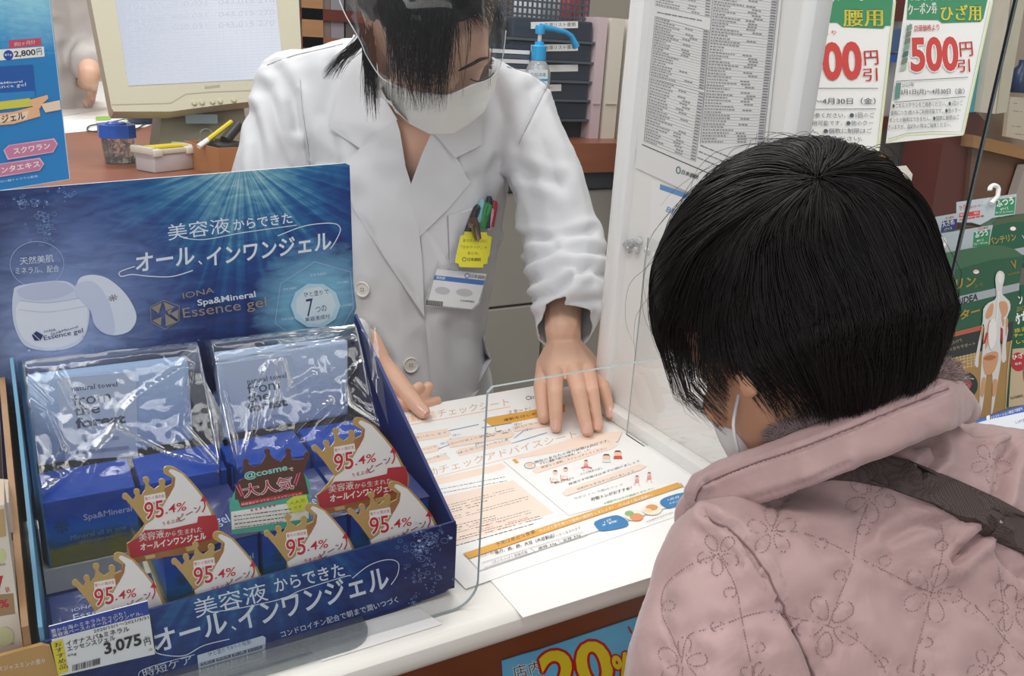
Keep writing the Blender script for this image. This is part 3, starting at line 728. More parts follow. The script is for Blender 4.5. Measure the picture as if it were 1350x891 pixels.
H.text('美容液', k2(625, 330), k2(855, 300), 21, LB, .012); H.text('からできた', k2(868, 292), k2(1085, 264), 14, LB, .012)
H.line(smoothpath([k2(680, 320), k2(760, 325), k2(900, 300), k2(1100, 272)], 6), 1.0, LB)
H.text('オール', k2(505, 447), k2(725, 415), 24, LB, .02, shear=.12); H.text('、', k2(737, 420), k2(750, 418), 6, LB, .02)
H.text('インワンジェル', k2(770, 425), k2(1232, 362), 24, LB, .02, shear=.12)
H.line(smoothpath([k2(500, 425), k2(445, 445), k2(450, 462), k2(490, 455), k2(560, 462), k2(640, 462), k2(715, 440)], 6), 1.3, LB)
H.line(smoothpath([k2(1030, 312), k2(1130, 275), k2(1230, 265), k2(1262, 285), k2(1245, 330), k2(1225, 360)], 6), 1.1, LB)
H.ring(k2(137, 417), 35.5, 30, .9, LB2)
H.text('天然美肌', k2(75, 420), k2(200, 408), 10, LB, .01); H.text('ミネラル、配合', k2(58, 455), k2(220, 445), 9, LB, .01)
# jar picture
for (c, rx, ry, cl, ang) in (((190, 600), 50, 48, '#c3cfec', 4), ((190, 590), 49, 45, '#d8e0f4', 4), ((185, 620), 46, 38, '#e6ecf9', 4)): pass
jb = kp(k2, (50, 520), (60, 500), (120, 487), (215, 478), (270, 492), (325, 560), (330, 625), (310, 690), (265, 725), (190, 738), (120, 730), (80, 705), (52, 640), (45, 570))
H.poly(smoothpath(jb, 4, True), mat('#d3dcf2', .35)); H.poly(smoothpath(kp(k2, (75, 555), (180, 560), (300, 545), (325, 600), (300, 690), (190, 728), (95, 700), (60, 620)), 4, True), mat('#e4eaf8', .35))
H.poly(smoothpath(kp(k2, (62, 515), (120, 492), (215, 482), (262, 498), (268, 520), (200, 545), (100, 548)), 4, True), mat('#c3cce8', .35))
H.line(smoothpath(kp(k2, (75, 552), (180, 560), (310, 540)), 5), .8, mat('#aab6da', .4)); H.line(smoothpath(kp(k2, (70, 585), (180, 594), (320, 572)), 5), .6, mat('#b8c2e2', .4))
lid = kp(k2, (285, 490), (300, 465), (345, 456), (400, 470), (460, 520), (498, 580), (505, 625), (480, 665), (430, 680), (385, 672), (350, 640), (335, 590), (295, 545), (280, 515))
H.poly(smoothpath(lid, 4, True), mat('#dfe6f7', .35)); H.poly(smoothpath(kp(k2, (285, 490), (340, 480), (385, 520), (415, 590), (425, 672), (385, 672), (350, 640), (335, 590), (295, 545), (280, 515)), 4, True), mat('#ccd5ef', .35))
H.text('❋', k2(405, 560), k2(440, 548), 9, GOLD)
Bk = mat('#24356f', .4)
H.text('IONA', k2(165, 672), k2(208, 664), 3.4, Bk); H.text('Spa&Mineral', k2(190, 683), k2(290, 655), 4.2, Bk); H.text('Essence gel', k2(165, 705), k2(310, 675), 8, Bk)
H.poly(kp(k2, (118, 680), (135, 665), (160, 680), (150, 700), (128, 700)), Bk); H.line(kp(k2, (120, 672), (155, 705)), .6, WHITE)
# emblem: faceted hexagon
EM = mat('#a1968c', .35, metal=.2); hx = [(608, 550), (665, 572), (664, 625), (612, 658), (560, 630), (558, 575)]
H.line(kp(k2, *hx), 1.0, EM, True)
ce = (610, 604)
for tri in (((560, 578), (600, 560), (588, 600)), ((606, 556), (650, 575), (615, 590)), ((662, 585), (660, 622), (630, 600)), ((612, 600), (655, 630), (615, 648)), ((565, 625), (600, 612), (596, 645)), ((620, 592), (640, 580), (628, 606))):
    H.poly(kp(k2, *tri), EM)
H.text('IONA', k2(680, 545), k2(795, 522), 7.5, EM); H.text('Spa&Mineral', k2(735, 578), k2(950, 545), 10.5, LB, .015); H.text('Essence gel', k2(682, 628), k2(992, 585), 17, EM)
# hexagon panel
hp = [(1167, 408), (1300, 445), (1310, 580), (1240, 700), (1110, 700), (1020, 635), (1040, 490)]
H.line(kp(k2, *hp), .8, LB2, True)
H.ell(k2(1170, 570), 33, 30, mat('#b9dcee', .4), n=10); H.ell(k2(1170, 570), 27, 25, mat('#d7e6ee', .4), n=9)
H.text('ひと塗りで', k2(1128, 540), k2(1220, 527), 7, NAVY); H.text('7', k2(1140, 612), k2(1170, 607), 23, NAVY, 0, shear=.2); H.text('つの', k2(1172, 597), k2(1212, 590), 8, NAVY); H.text('美容液成分', k2(1133, 632), k2(1225, 617), 6, NAVY)
for a, b in (((1050, 515), (1100, 508)), ((1045, 625), (1100, 620)), ((1250, 490), (1292, 486)), ((1265, 575), (1308, 570)), ((1100, 685), (1255, 665)), ((1150, 462), (1210, 455))): H.text('エキス成分', k2(*a), k2(*b), 3, LB)
r = random.Random(3); BUB = mat('#7fa0d4', .35); BUB2 = mat('#b9cdf0', .35)
def bubbles(P_, cx, cy, sx, sy, n, seed, k=k2, mx=3.2):
    r = random.Random(seed); off = P_.nxt()
    for i in range(n):
        x, y = cx + r.gauss(0, sx), cy + r.gauss(0, sy); q = abs(r.gauss(0, 1)) * mx * .4 + .4; c = k(x, y)
        if r.random() < .6: P_.line([(c[0] + q * 1.3 * math.cos(t), c[1] + q * math.sin(t)) for t in (2 * math.pi * j / 9 for j in range(9))], .45, BUB, True, off=off)
        else: P_.ell(c, q * .7, q * .5, BUB2 if r.random() < .3 else BUB, n=7, off=off)
bubbles(H, 85, 190, 28, 12, 34, 5); bubbles(H, 160, 265, 20, 45, 70, 6); bubbles(H, 250, 160, 18, 14, 16, 7); bubbles(H, 150, 790, 60, 30, 50, 8); bubbles(H, 340, 730, 20, 35, 26, 9)
hd = H.mb.build('header_panel', disp, fixn=False)

# tray: sides, back, tiers
z = lambda a: TOP + a
LX0, LX1 = -.0215, .2735
mb = MB(); 
mb.prism([(LX1, .537, z(.007)), (LX1, .765, z(.007)), (LX1 - .002, .765, z(.176)), (LX1 - .001, .70, z(.145)), (LX1, .537, z(.066))], (.0025, 0, 0), CB)
mb.build('side_panel', disp)
mb = MB(); mb.prism([(LX0, .537, z(.007)), (LX0, .745, z(.007)), (LX0, .745, z(.185)), (LX0, .70, z(.145)), (LX0, .537, z(.066))], (.0025, 0, 0), CBL); mb.build('side_panel', disp, label='side wall with a pale blue water print')
mb = MB(); mb.span((LX0, .537, z(.0065)), (LX1 + .0025, .766, z(.0085)), CB); mb.build('base_panel', disp)
PL = mat('#e9e6dd', .6)
mb = MB(); mb.span((.052, .558, z(.009)), (LX1 - .002, .657, z(.0258)), PL); mb.build('tier', disp)
mb = MB(); mb.span((LX0 + .004, .660, z(.009)), (LX1 - .002, .735, z(.030)), PL); mb.build('tier', disp)
# front lip
lA = Vector((-.02, .5345, 1)); lB = Vector((.28, .5365, 1))
Lp = Print.three(lA, lB, lA + Vector((0, 0, 1)))
k6 = K(180, 660, 2.935)
ex = (lB - lA).normalized(); ey = Vector((0, 0, 1)); o_ = Lp.w(50, 900); wL = (Lp.w(600, 700) - o_).dot(ex)
f3 = lambda u, v: st(Lp, o_, ex, ey, wL, u, v)
sl = f3(*k6(470, 260))
SEA2 = sea('sea_print_lip', o_, ex, ey, wL, 1, (sl[0], sl[1] + .22), [], dark='#15205a', rough=.28)
lip = [(50, 849), (200, 803), (240, 791), (601, 687)] + [(599.5, 752), (599, 764), (595, 774), (586, 781), (560, 791)] + [(400, 856), (290, 895), (60, 975)]
Lp.slab(lip, SEA2, .0018, CB)
Lp.text('美容液', k6(232, 455), k6(512, 385), 25, LB, .012); Lp.text('からできた', k6(540, 355), k6(808, 290), 18, LB, .012)
Lp.line(smoothpath(kp(k6, (300, 430), (400, 415), (560, 380), (640, 345), (800, 295), (830, 290)), 6), 1.1, LB)
Lp.text('オール', k6(78, 590), k6(360, 503), 29, LB, .02, shear=.1); Lp.text('、', k6(372, 505), k6(388, 500), 7, LB, .02); Lp.text('インワンジェル', k6(405, 503), k6(985, 335), 30, LB, .02, shear=.1)
Lp.line(smoothpath(kp(k6, (75, 560), (80, 590), (180, 600), (260, 560), (360, 535)), 6), 1.1, LB)
Lp.line(smoothpath(kp(k6, (835, 300), (900, 250), (970, 228), (1012, 240), (1010, 285), (985, 325)), 6), 1.1, LB)
Lp.text('コンドロイチン配合で朝まで潤いつづく', k6(562, 530), k6(1015, 393), 8.5, LB, .01)
Lp.text('※すべての方にアレルギーが起こらないというわけではありません。', k6(600, 570), k6(1005, 438), 2.8, LB)
PB = mat('#c9d6e6', .4)
Lp.poly(kp(k6, (235, 598), (488, 522), (500, 530), (498, 570), (490, 578), (240, 650)), PB)
Lp.text('ひと塗りで4つの役割', k6(280, 604), k6(445, 553), 6, NAVY)
for i, t in enumerate(('化粧水', '美容液', '乳液', 'クリーム')):
    a = (248 + i * 61, 628 - i * 17.5); Lp.poly(kp(k6, (a[0], a[1]), (a[0] + 55, a[1] - 16), (a[0] + 55, a[1] - 4), (a[0], a[1] + 12)), NAVY); Lp.text(t, k6(a[0] + 5, a[1] + 8), k6(a[0] + 50, a[1] - 5), 3, LB)
Lp.text('時短ケア', k6(30, 685), k6(220, 628), 12, LB, .02); Lp.line(smoothpath(kp(k6, (15, 690), (10, 665), (60, 640), (225, 595)), 4), .8, LB)
Lp.text('パラベンフリー / 無着色 / 弱酸性 / アレルギーテスト済', k6(228, 690), k6(582, 578), 4, LB)
bubbles(Lp, 1120, 170, 30, 25, 60, 15, k6, 4); bubbles(Lp, 1110, 260, 45, 60, 60, 16, k6, 3); bubbles(Lp, 1150, 130, 35, 18, 30, 17, k6, 4); bubbles(Lp, 1075, 385, 12, 25, 16, 18, k6, 2.5)
Lp.mb.build('front_lip', disp, fixn=False)

# shelf price tag clipped to the lip
tg = Print.three(Vector((0, .5305, 1)), Vector((1, .5365, 1)), Vector((0, .5295, 2))); k4 = K(0, 660, 3.856)
T4 = [(248, 640), (750, 510), (788, 780), (300, 892)]
tg.slab(kp(k4, *T4), mat('#eceff1', .35), .0009); tg.k = 2
TB = mat('#2546a4', .4)
tg.poly(kp(k4, (248, 640), (750, 510), (760, 577), (258, 705)), TB)
tg.text('豊かな海のミネラルたっぷり！', k4(262, 676), k4(640, 582), 5.6, WHITE, .01); tg.text('美容液ベースのオールインワンゲル。', k4(268, 699), k4(728, 580), 5.6, WHITE, .01)
tg.text('2020/10/1〜2021/3/31', k4(478, 672), k4(757, 600), 4.2, INK, .01)
tg.poly(kp(k4, (258, 720), (318, 703), (348, 868), (296, 886)), mat('#e8d63a', .4)); tg.vtext('おすすめ品', k4(271, 722), k4(305, 862), 11, INK, .01, right=(1, -.25))
tg.text('イオナスパ&ミネラル', k4(338, 741), k4(660, 662), 6.8, INK, .015); tg.text('エッセンスジェル', k4(345, 768), k4(588, 708), 6.8, INK, .015); tg.text('60g', k4(345, 797), k4(390, 786), 4, INK, .01)
tg.text('3,075', k4(536, 793), k4(728, 741), 18, INK, .03, shear=.1); tg.text('円', k4(738, 738), k4(768, 730), 8.5, INK, .02); tg.text('税込', k4(738, 708), k4(765, 701), 4, INK, .01); tg.text('25', k4(757, 765), k4(775, 760), 3, INK)
off = tg.nxt(); x = 368
r = random.Random(9)
while x < 505:
    w = r.choice((1.5, 3, 4.5)); y = 868 - (x - 368) * .26; tg.poly(kp(k4, (x, y - 32), (x + w, y - 32 - w * .26), (x + w, y - w * .26), (x, y)), INK, off); x += w + r.choice((2, 3.5, 5))
tg.mb.build('price_tag', label='white and blue shelf price tag reading 3,075 yen on the display\'s front lip', cat='price tag', fixn=False)

# ---- gel boxes on the tiers
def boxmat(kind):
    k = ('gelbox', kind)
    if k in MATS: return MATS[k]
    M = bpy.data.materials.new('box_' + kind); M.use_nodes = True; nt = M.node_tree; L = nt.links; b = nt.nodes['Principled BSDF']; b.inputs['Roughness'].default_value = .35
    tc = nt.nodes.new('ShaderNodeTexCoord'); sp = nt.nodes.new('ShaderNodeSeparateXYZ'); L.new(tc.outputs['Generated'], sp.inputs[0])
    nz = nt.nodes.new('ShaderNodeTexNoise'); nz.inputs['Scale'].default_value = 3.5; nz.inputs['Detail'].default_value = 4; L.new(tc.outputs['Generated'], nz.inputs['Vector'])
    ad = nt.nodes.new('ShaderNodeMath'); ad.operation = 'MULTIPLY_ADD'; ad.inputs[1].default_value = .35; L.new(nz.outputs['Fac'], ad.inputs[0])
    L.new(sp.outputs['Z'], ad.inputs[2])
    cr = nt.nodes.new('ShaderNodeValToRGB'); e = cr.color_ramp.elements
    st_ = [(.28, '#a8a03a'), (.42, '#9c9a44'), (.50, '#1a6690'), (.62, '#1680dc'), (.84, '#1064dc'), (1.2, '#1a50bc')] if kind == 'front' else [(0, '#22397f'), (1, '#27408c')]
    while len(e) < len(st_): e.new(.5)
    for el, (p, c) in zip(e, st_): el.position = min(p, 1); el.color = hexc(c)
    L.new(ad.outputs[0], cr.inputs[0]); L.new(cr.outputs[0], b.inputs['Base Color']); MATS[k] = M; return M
NV = mat('#232f68', .3, coat=.3); SIDE = mat('#8d939b', .5, var=.2, vscale=60)
def gel_box(x0, y0, z0, w, d, h, label, rotz=0.0, topblue=False, text=True):
    t = thing('gel_box', (x0 + w / 2, y0 + d / 2, z0), label, 'box', 'gel boxes in the blue display')
    rot = Matrix.Rotation(rotz, 4, 'Z'); c = Vector((x0 + w / 2, y0 + d / 2, 0))
    f = lambda x, y, zz: (rot @ (Vector((x, y, zz)) - c)) + c
    m_ = MB(); m_.box((0, 0, 0), (w, d, h), boxmat('front'), bev=.0008)
    m_.v = [f(v.x + c.x, v.y + c.y, v.z + z0 + h / 2) for v in m_.v]; m_.build('carton', t)
    if not topblue:
        m_ = MB(); m_.box((0, 0, 0), (w + .0012, d + .0012, .0012), NV); m_.v = [f(v.x + c.x, v.y + c.y, v.z + z0 + h + .0004) for v in m_.v]
        top = m_.build('lid_flap', t)
    if text:
        # lettering laid on the front and the lid, in the box's own frame
        m_ = MB(); m2 = MB()
        def put(s, x, zz, wd, ht, M, face='f', bold=0.0):
            g_, fs, _ = glyphs(s, bold)
            if face == 'f': V = [f(x0 + x + a * wd, y0 - .0007, z0 + zz + b * ht) for a, b in g_]
            else: V = [f(x0 + x + a * wd, y0 + zz + b * ht, z0 + h + .0015) for a, b in g_]
            (m_ if face == 'f' else m2).add(V, fs, M)
        put('Spa&Mineral', w * .42, h * .60, w * .52, h * .12, LB, bold=.01); put('Mineral all in one', w * .26, h * .36, w * .60, h * .08, mat('#8fb3d8', .3)); put('Essence gel with water', w * .36, h * .27, w * .5, h * .05, mat('#8fb3d8', .3))
        put('❋', w * .10, h * .48, w * .17, h * .26, mat('#2b5f8c', .3))
        if not topblue: put('IONA', w * .18, d * .50, w * .2, d * .08, LB2, 't'); put('Essence gel', w * .18, d * .24, w * .62, d * .2, LB2, 't')
        m_.build('front_lettering', t, fixn=False)
        if m2.v: m2.build('lid_lettering', t, fixn=False)
    return t
px0 = -.0135; pit = .0705; bw = .0665
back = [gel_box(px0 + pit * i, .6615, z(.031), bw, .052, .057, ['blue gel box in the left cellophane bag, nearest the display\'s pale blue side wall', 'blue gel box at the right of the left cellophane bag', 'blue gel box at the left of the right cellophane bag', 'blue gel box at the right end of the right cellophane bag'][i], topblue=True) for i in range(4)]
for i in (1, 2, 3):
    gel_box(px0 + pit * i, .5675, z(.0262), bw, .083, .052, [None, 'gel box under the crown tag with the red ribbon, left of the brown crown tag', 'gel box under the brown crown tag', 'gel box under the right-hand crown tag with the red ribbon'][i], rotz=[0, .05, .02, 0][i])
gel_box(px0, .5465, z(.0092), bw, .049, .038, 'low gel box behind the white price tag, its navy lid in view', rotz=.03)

# crown tags
k7 = K(150, 600, 4.453)
GD = mat('#c9a767', .28, metal=.35); GDL = mat('#e0c98e', .25, metal=.3); GDR = mat('#b07a4a', .3, metal=.3); TW = mat('#ece9e6', .3); RB = mat('#b8303c', .3); RBD = mat('#8e2430', .3); TR_ = mat('#c41f33', .3)
def circ(c, r_, a0, a1, n=6): return [(c[0] + r_ * math.cos(math.radians(a0 + (a1 - a0) * i / n)), c[1] + r_ * math.sin(math.radians(a0 + (a1 - a0) * i / n))) for i in range(n + 1)]
def crown(dx, dy, y, ribbon, label, sc=1.0, lean=.18, grp='crown tags'):
    def k(px_, py_): a = k7(px_, py_); return (219.6 + (a[0] - 219.6) * sc + dx, 674 + (a[1] - 674) * sc + dy)
    P = Print.three(Vector((0, y, TOP + .06)), Vector((1, y, TOP + .06)), Vector((0, y + lean, TOP + 1.06)))
    out = [(98, 505), (182, 405), (120, 320), (70, 262)] + circ((68, 242), 20, 120, 330) + [(115, 262), (128, 238)] + circ((135, 215), 20, 130, 395) + [(160, 238), (182, 205), (186, 172)] + circ((190, 145), 21, 110, 420) + [(215, 185), (238, 200), (265, 180)] + circ((283, 157), 21, 130, 400) + [(305, 185), (338, 170), (345, 135), (325, 125)] + circ((320, 92), 30, 150, 290) + [(352, 68), (420, 112), (490, 190), (545, 262), (580, 330), (612, 385), (622, 420)]
    if ribbon: out += [(612, 505), (560, 560), (300, 600), (150, 628), (95, 625), (78, 560), (76, 518)]
    else: out += [(615, 560), (250, 640), (210, 560), (190, 500)]; out = out[1:]
    P.slab(kp(k, *out), GD, .0008, GDL); P.k = 2
    sw = [(345, 82), (400, 108), (470, 185), (530, 262), (565, 330), (585, 380), (590, 480)] + ([(400, 500), (150, 490)] if ribbon else [(560, 560), (270, 625), (215, 500)]) + [(185, 410), (230, 380), (290, 300), (330, 230), (357, 180), (362, 130), (335, 108), (322, 95), (330, 82)]
    P.poly(kp(k, *sw), TW)
    P.poly(kp(k, (300, 195), (338, 175), (352, 128), (362, 140), (352, 190), (325, 240), (296, 262), (290, 230)), GDR)
    P.poly(kp(k, (178, 238), (300, 215), (306, 262), (180, 285)), TW); P.text('香りの満足度', k(184, 266), k(298, 246), 4.3 * sc, TR_, .012)
    P.outlined('95', k(190, 380), k(302, 362), 23 * sc, TR_, WHITE, .01, .05, shear=.12); P.outlined('.4%', k(305, 345), k(432, 322), 11.5 * sc, TR_, WHITE, .01, .05, shear=.15)
    P.text('うるぷる', k(288, 415), k(385, 392), 5 * sc, TR_, .01); P.text('ピーン', k(388, 392), k(520, 318), 8 * sc, RBD, .01)
    P.line(smoothpath([k(520, 335), k(535, 300), k(528, 262)], 4), 1.6 * sc, TR_); P.poly(kp(k, (508, 270), (528, 235), (548, 270)), TR_)
    if ribbon:
        P.poly(kp(k, (80, 522), (150, 478), (182, 440), (330, 432), (490, 395), (495, 360), (600, 350), (612, 400), (610, 480), (480, 520), (300, 560), (100, 605), (92, 560)), RB)
        P.text('美容液', k(150, 508), k(300, 482), 10.5 * sc, WHITE, .03, shear=.1); P.text('から生まれた', k(303, 482), k(520, 448), 7 * sc, WHITE, .03, shear=.1)
        P.text('オールインワンジェル', k(158, 562), k(545, 492), 9.5 * sc, WHITE, .03, shear=.1)
        P.poly(kp(k, (100, 605), (300, 562), (480, 522), (610, 482), (612, 505), (560, 560), (300, 598), (150, 626)), GDR); P.poly(kp(k, (180, 592), (240, 580), (245, 600), (190, 612)), GDL); P.poly(kp(k, (420, 540), (470, 528), (475, 556), (430, 566)), GDL)
    return P.mb.build('crown_tag', label=label, cat='tag', group=grp, fixn=False)
crown(0, 0, .5625, True, 'gold crown tag with a red ribbon, left of the brown crown tag')
crown(250, -64, .5635, True, 'gold crown tag with a red ribbon, at the right by the display\'s side wall')
crown(-66, 114, .5420, False, 'crown tag without ribbon, lowest left above the price tag')
crown(65, 86, .5420, False, 'crown tag without ribbon, just below the left ribboned crown tag')
crown(187, 49, .5420, False, 'crown tag without ribbon, below the brown crown tag')
crown(297, 20, .5420, False, 'crown tag without ribbon, rightmost above the front lip')
k5 = K(280, 420, 3.182)
P = Print.three(Vector((0, .5630, TOP + .06)), Vector((1, .5630, TOP + .06)), Vector((0, .18 + .5630, TOP + 1.06)))
BR = mat('#5a3326', .35); TL_ = mat('#4fae9a', .35); 
P.slab(kp(k5, (95, 720), (110, 680), (138, 665), (132, 618), *circ((140, 600), 13, 130, 400), (175, 622), (205, 610), (225, 575), *circ((230, 557), 13, 130, 400), (255, 585), (285, 600), (308, 575), *circ((318, 556), 13, 130, 400), (335, 590), (365, 590), (385, 588), *circ((398, 572), 13, 160, 380), (395, 610), (380, 650), (408, 690), (412, 760), (408, 870), (82, 905), (72, 790)), BR, .0008); P.k = 2
P.poly(kp(k5, (72, 770), (95, 720), (95, 760), (405, 735), (385, 650), (408, 680), (412, 760), (408, 870), (82, 905), (72, 790)), TL_)
P.poly(kp(k5, (95, 725), (118, 688), (385, 660), (378, 738), (120, 792), (112, 770)), BR)
P.poly(kp(k5, (78, 810), (402, 762), (404, 838), (82, 885)), WHITE)
P.text('@cosme', k5(138, 680), k5(318, 642), 11, mat('#8fd4cc', .3), .025); P.text('で', k5(322, 643), k5(342, 638), 5, WHITE, .01)
P.outlined('大人気', k5(135, 752), k5(342, 712), 17, mat('#d13a5a', .3), WHITE, .03, .04)
for a, b in (((100, 700), (122, 745)), ((112, 695), (130, 742)), ((350, 700), (368, 645)), ((342, 692), (356, 650))): P.line(kp(k5, a, b), 1.6, mat('#d9688a', .3))
P.poly(kp(k5, (118, 768), (378, 722), (380, 736), (120, 790)), RB); P.text('美容液がすべてオールインワンジェル', k5(122, 785), k5(376, 737), 3, WHITE)
P.poly(kp(k5, (310, 768), (340, 745), (395, 738), (402, 775), (385, 805), (330, 815)), mat('#d8e04a', .3)); P.text('大人気', k5(325, 785), k5(392, 768), 5, mat('#6f9c2a', .4)); P.text('です', k5(340, 802), k5(378, 793), 4, mat('#6f9c2a', .4))
for i in range(6): P.text('★' if False else '◆', k5(160 + i * 19, 810 - i * 4), k5(172 + i * 19, 808 - i * 4), 3.4, mat('#d13a5a', .3))
P.strokes(k5(90, 830), k5(330, 798), 4, Vector((1.5, 15)), INK, 1.1, 5, 1, (2, 5))
P.mb.build('crown_tag', label='brown crown tag with big red lettering and a green lower edge', cat='tag', group='crown tags', fixn=False)

# ---- towels and cellophane bags
k3 = K(0, 450, 3.565)
TW1 = mat('#a9c3e6', .85, bump=(260, .6, .001), var=.04, vscale=200); TW2 = mat('#b9cde8', .85, bump=(260, .6, .001), var=.04, vscale=200)
def towel(x0, x1, z0, z1, label, M, tagx):
    t = thing('folded_towel', ((x0 + x1) / 2, .724, z0), label, 'towel', 'towels in the cellophane bags')
    m_ = MB()
    for j in range(3): m_.box(((x0 + x1) / 2, .7215 + .006 * j, (z0 + z1) / 2), (x1 - x0 - .002 * j, .0085, z1 - z0 - .002 * j), M, bev=.004)
    autosmooth(m_.build('towel_cloth', t), 60)
    return t
t1 = towel(-.0135, .108, z(.091), z(.1675), 'pale blue folded towel with a printed band, in the left cellophane bag', TW1, 0)
t2 = towel(.1275, .249, z(.091), z(.1675), 'pale blue folded towel with a printed band, in the right cellophane bag', TW2, 1)
def band(t, a, kk, dx):
    P = Print(Vector((0, .7165, 1)), (0, -1, 0))
    P.slab(a, mat('#c3d2e8', .5), .0006); P.k = 2; g = lambda x, y: kk(x, y); IK = mat('#42526a', .5)
    return P, g, IK
P, g_, IK = band(t1, kp(k3, (262, 175), (640, 140), (648, 538), (308, 560)), k3, 0)
P.text('natural towel', k3(338, 235), k3(552, 212), 7, IK, .01); P.text('from', k3(345, 305), k3(522, 280), 15, IK); P.text('the', k3(350, 352), k3(472, 335), 13, IK, .02); P.text('forest', k3(358, 410), k3(592, 385), 14, IK, .04)
P.text('タオル', k3(390, 452), k3(505, 440), 6, mat('#7d8fae', .5)); P.text('除菌・抗菌', k3(380, 478), k3(560, 462), 5, mat('#7d8fae', .5)); P.poly(kp(k3, (358, 515), (605, 490), (606, 506), (360, 532)), mat('#8f9fbb', .5))
P.mb.build('paper_band', t1, fixn=False)
P, g_, IK = band(t2, kp(k5, (40, 190), (330, 150), (372, 390), (95, 425)), k5, 1)
P.text('natural towel', k5(148, 275), k5(312, 248), 7, IK, .01); P.text('from', k5(150, 318), k5(285, 295), 14, IK); P.text('the', k5(150, 355), k5(245, 338), 12, IK, .02); P.text('forest', k5(152, 395), k5(318, 365), 12, IK, .04)
P.mb.build('paper_band', t2, fixn=False)
FILM = clear('cellophane', (.985, .99, 1), gloss=1.9, rough=.06, ior=1.5, haze=.025)
def bag(x0, x1, label, creases, seed, fins):
    t = thing('cellophane_bag', ((x0 + x1) / 2, .69, z(.03)), label, 'bag', 'cellophane bags')
    path = [(.742, .150), (.735, .176), (.728, .179), (.722, .176), (.690, .132), (.660, .099), (.6575, .090), (.6565, .060), (.6565, .034)]
    nx, nt_ = 90, 90; L = [0]
    for a, b in zip(path[:-1], path[1:]): L.append(L[-1] + math.hypot(b[0] - a[0], b[1] - a[1]))
    V = []; 
    for j in range(nt_ + 1):
        q = L[-1] * j / nt_; i = max(k for k in range(len(path) - 1) if L[k] <= q + 1e-9); f_ = (q - L[i]) / (L[i + 1] - L[i])
        y_ = path[i][0] + (path[i + 1][0] - path[i][0]) * f_; z_ = path[i][1] + (path[i + 1][1] - path[i][1]) * f_
        for i2 in range(nx + 1):
            s = i2 / nx; edge = min(s, 1 - s); 
            V.append([x0 + (x1 - x0) * s, y_ + max(0, .03 - edge) * .5, TOP + z_ - max(0, .03 - edge) * .12])
    V = np.array(V); u, v = pxn(V); nrm = np.array((0, -.8, .6)); h = np.zeros(len(V))
    for pts, amp, w in creases:
        d = segdist(u, v, pts); h += amp * np.exp(-(d / w)) 
    for i, p in enumerate(V): h[i] += .0010 * noise.noise(Vector(p) * 55 + Vector((seed, 0, 0))) + .0005 * abs(noise.noise(Vector(p) * 120 + Vector((0, seed, 0))))
    h = np.clip(h, -.001, .008); V = V + nrm * (h[:, None] + .0012)
    m_ = MB(); W_ = nx + 1
    m_.add(V.tolist(), [(j * W_ + i, j * W_ + i + 1, (j + 1) * W_ + i + 1, (j + 1) * W_ + i) for j in range(nt_) for i in range(nx)], FILM)
    m_.build('film', t, smooth=True, fixn=False)
    for fp in fins:
        m_ = MB(); n = len(fp); A_ = [at(u_, v_, Y=yy) for u_, v_, yy in fp]; m_.add(A_, [tuple(range(n))], FILM); m_.build('film_corner', t, fixn=False)
    return t
A_ = .0035
cr1 = [([k3(280, 170), k3(350, 300), k3(435, 405)], A_, 3), ([k3(860, 125), k3(650, 260), k3(590, 320), k3(545, 410)], A_, 3), ([k3(550, 420), k3(470, 510), k3(440, 630)], A_, 3), ([k3(560, 425), k3(760, 530), k3(1020, 600)], A_, 3),
       ([k3(100, 280), k3(220, 340), k3(300, 520)], A_, 3), ([k3(300, 520), k3(240, 590), k3(300, 640), k3(160, 760)], A_, 3), ([k3(100, 470), k3(160, 640)], A_, 3), ([k3(890, 130), k3(860, 400), k3(1020, 590)], A_, 3), ([k3(560, 440), k3(160, 760)], .002, 4), ([k3(120, 190), k3(230, 300)], A_, 3)]
cr2 = [([k5(240, 180), k5(180, 330), k5(165, 470), k5(110, 640)], A_, 3), ([k5(260, 190), k5(262, 330), k5(235, 440)], A_, 3), ([k5(490, 350), k5(380, 450), k5(250, 590)], A_, 3), ([k5(620, 190), k5(555, 270), k5(560, 370), k5(450, 480)], A_, 3), ([k5(560, 370), k5(740, 480)], A_, 3), ([k5(620, 190), k5(650, 330), k5(600, 270)], A_, 3), ([k5(10, 240), k5(60, 420), k5(100, 600)], A_, 3), ([k5(420, 240), k5(320, 300), k5(290, 180)], A_, 3), ([k5(0, 200), k5(160, 170), k5(580, 90)], A_, 3)]
bag(-.0165, .1215, 'crinkled clear cellophane bag over the left towel and two blue boxes', cr1, 3, [[(228, 476, .735), (262, 447, .74), (266, 492, .71), (300, 560, .69), (288, 600, .665)]])
bag(.1255, .2625, 'crinkled clear cellophane bag over the right towel and two blue boxes', cr2, 8, [[(475, 432, .737), (494, 427, .73), (500, 470, .71), (512, 560, .66), (490, 500, .70)]])

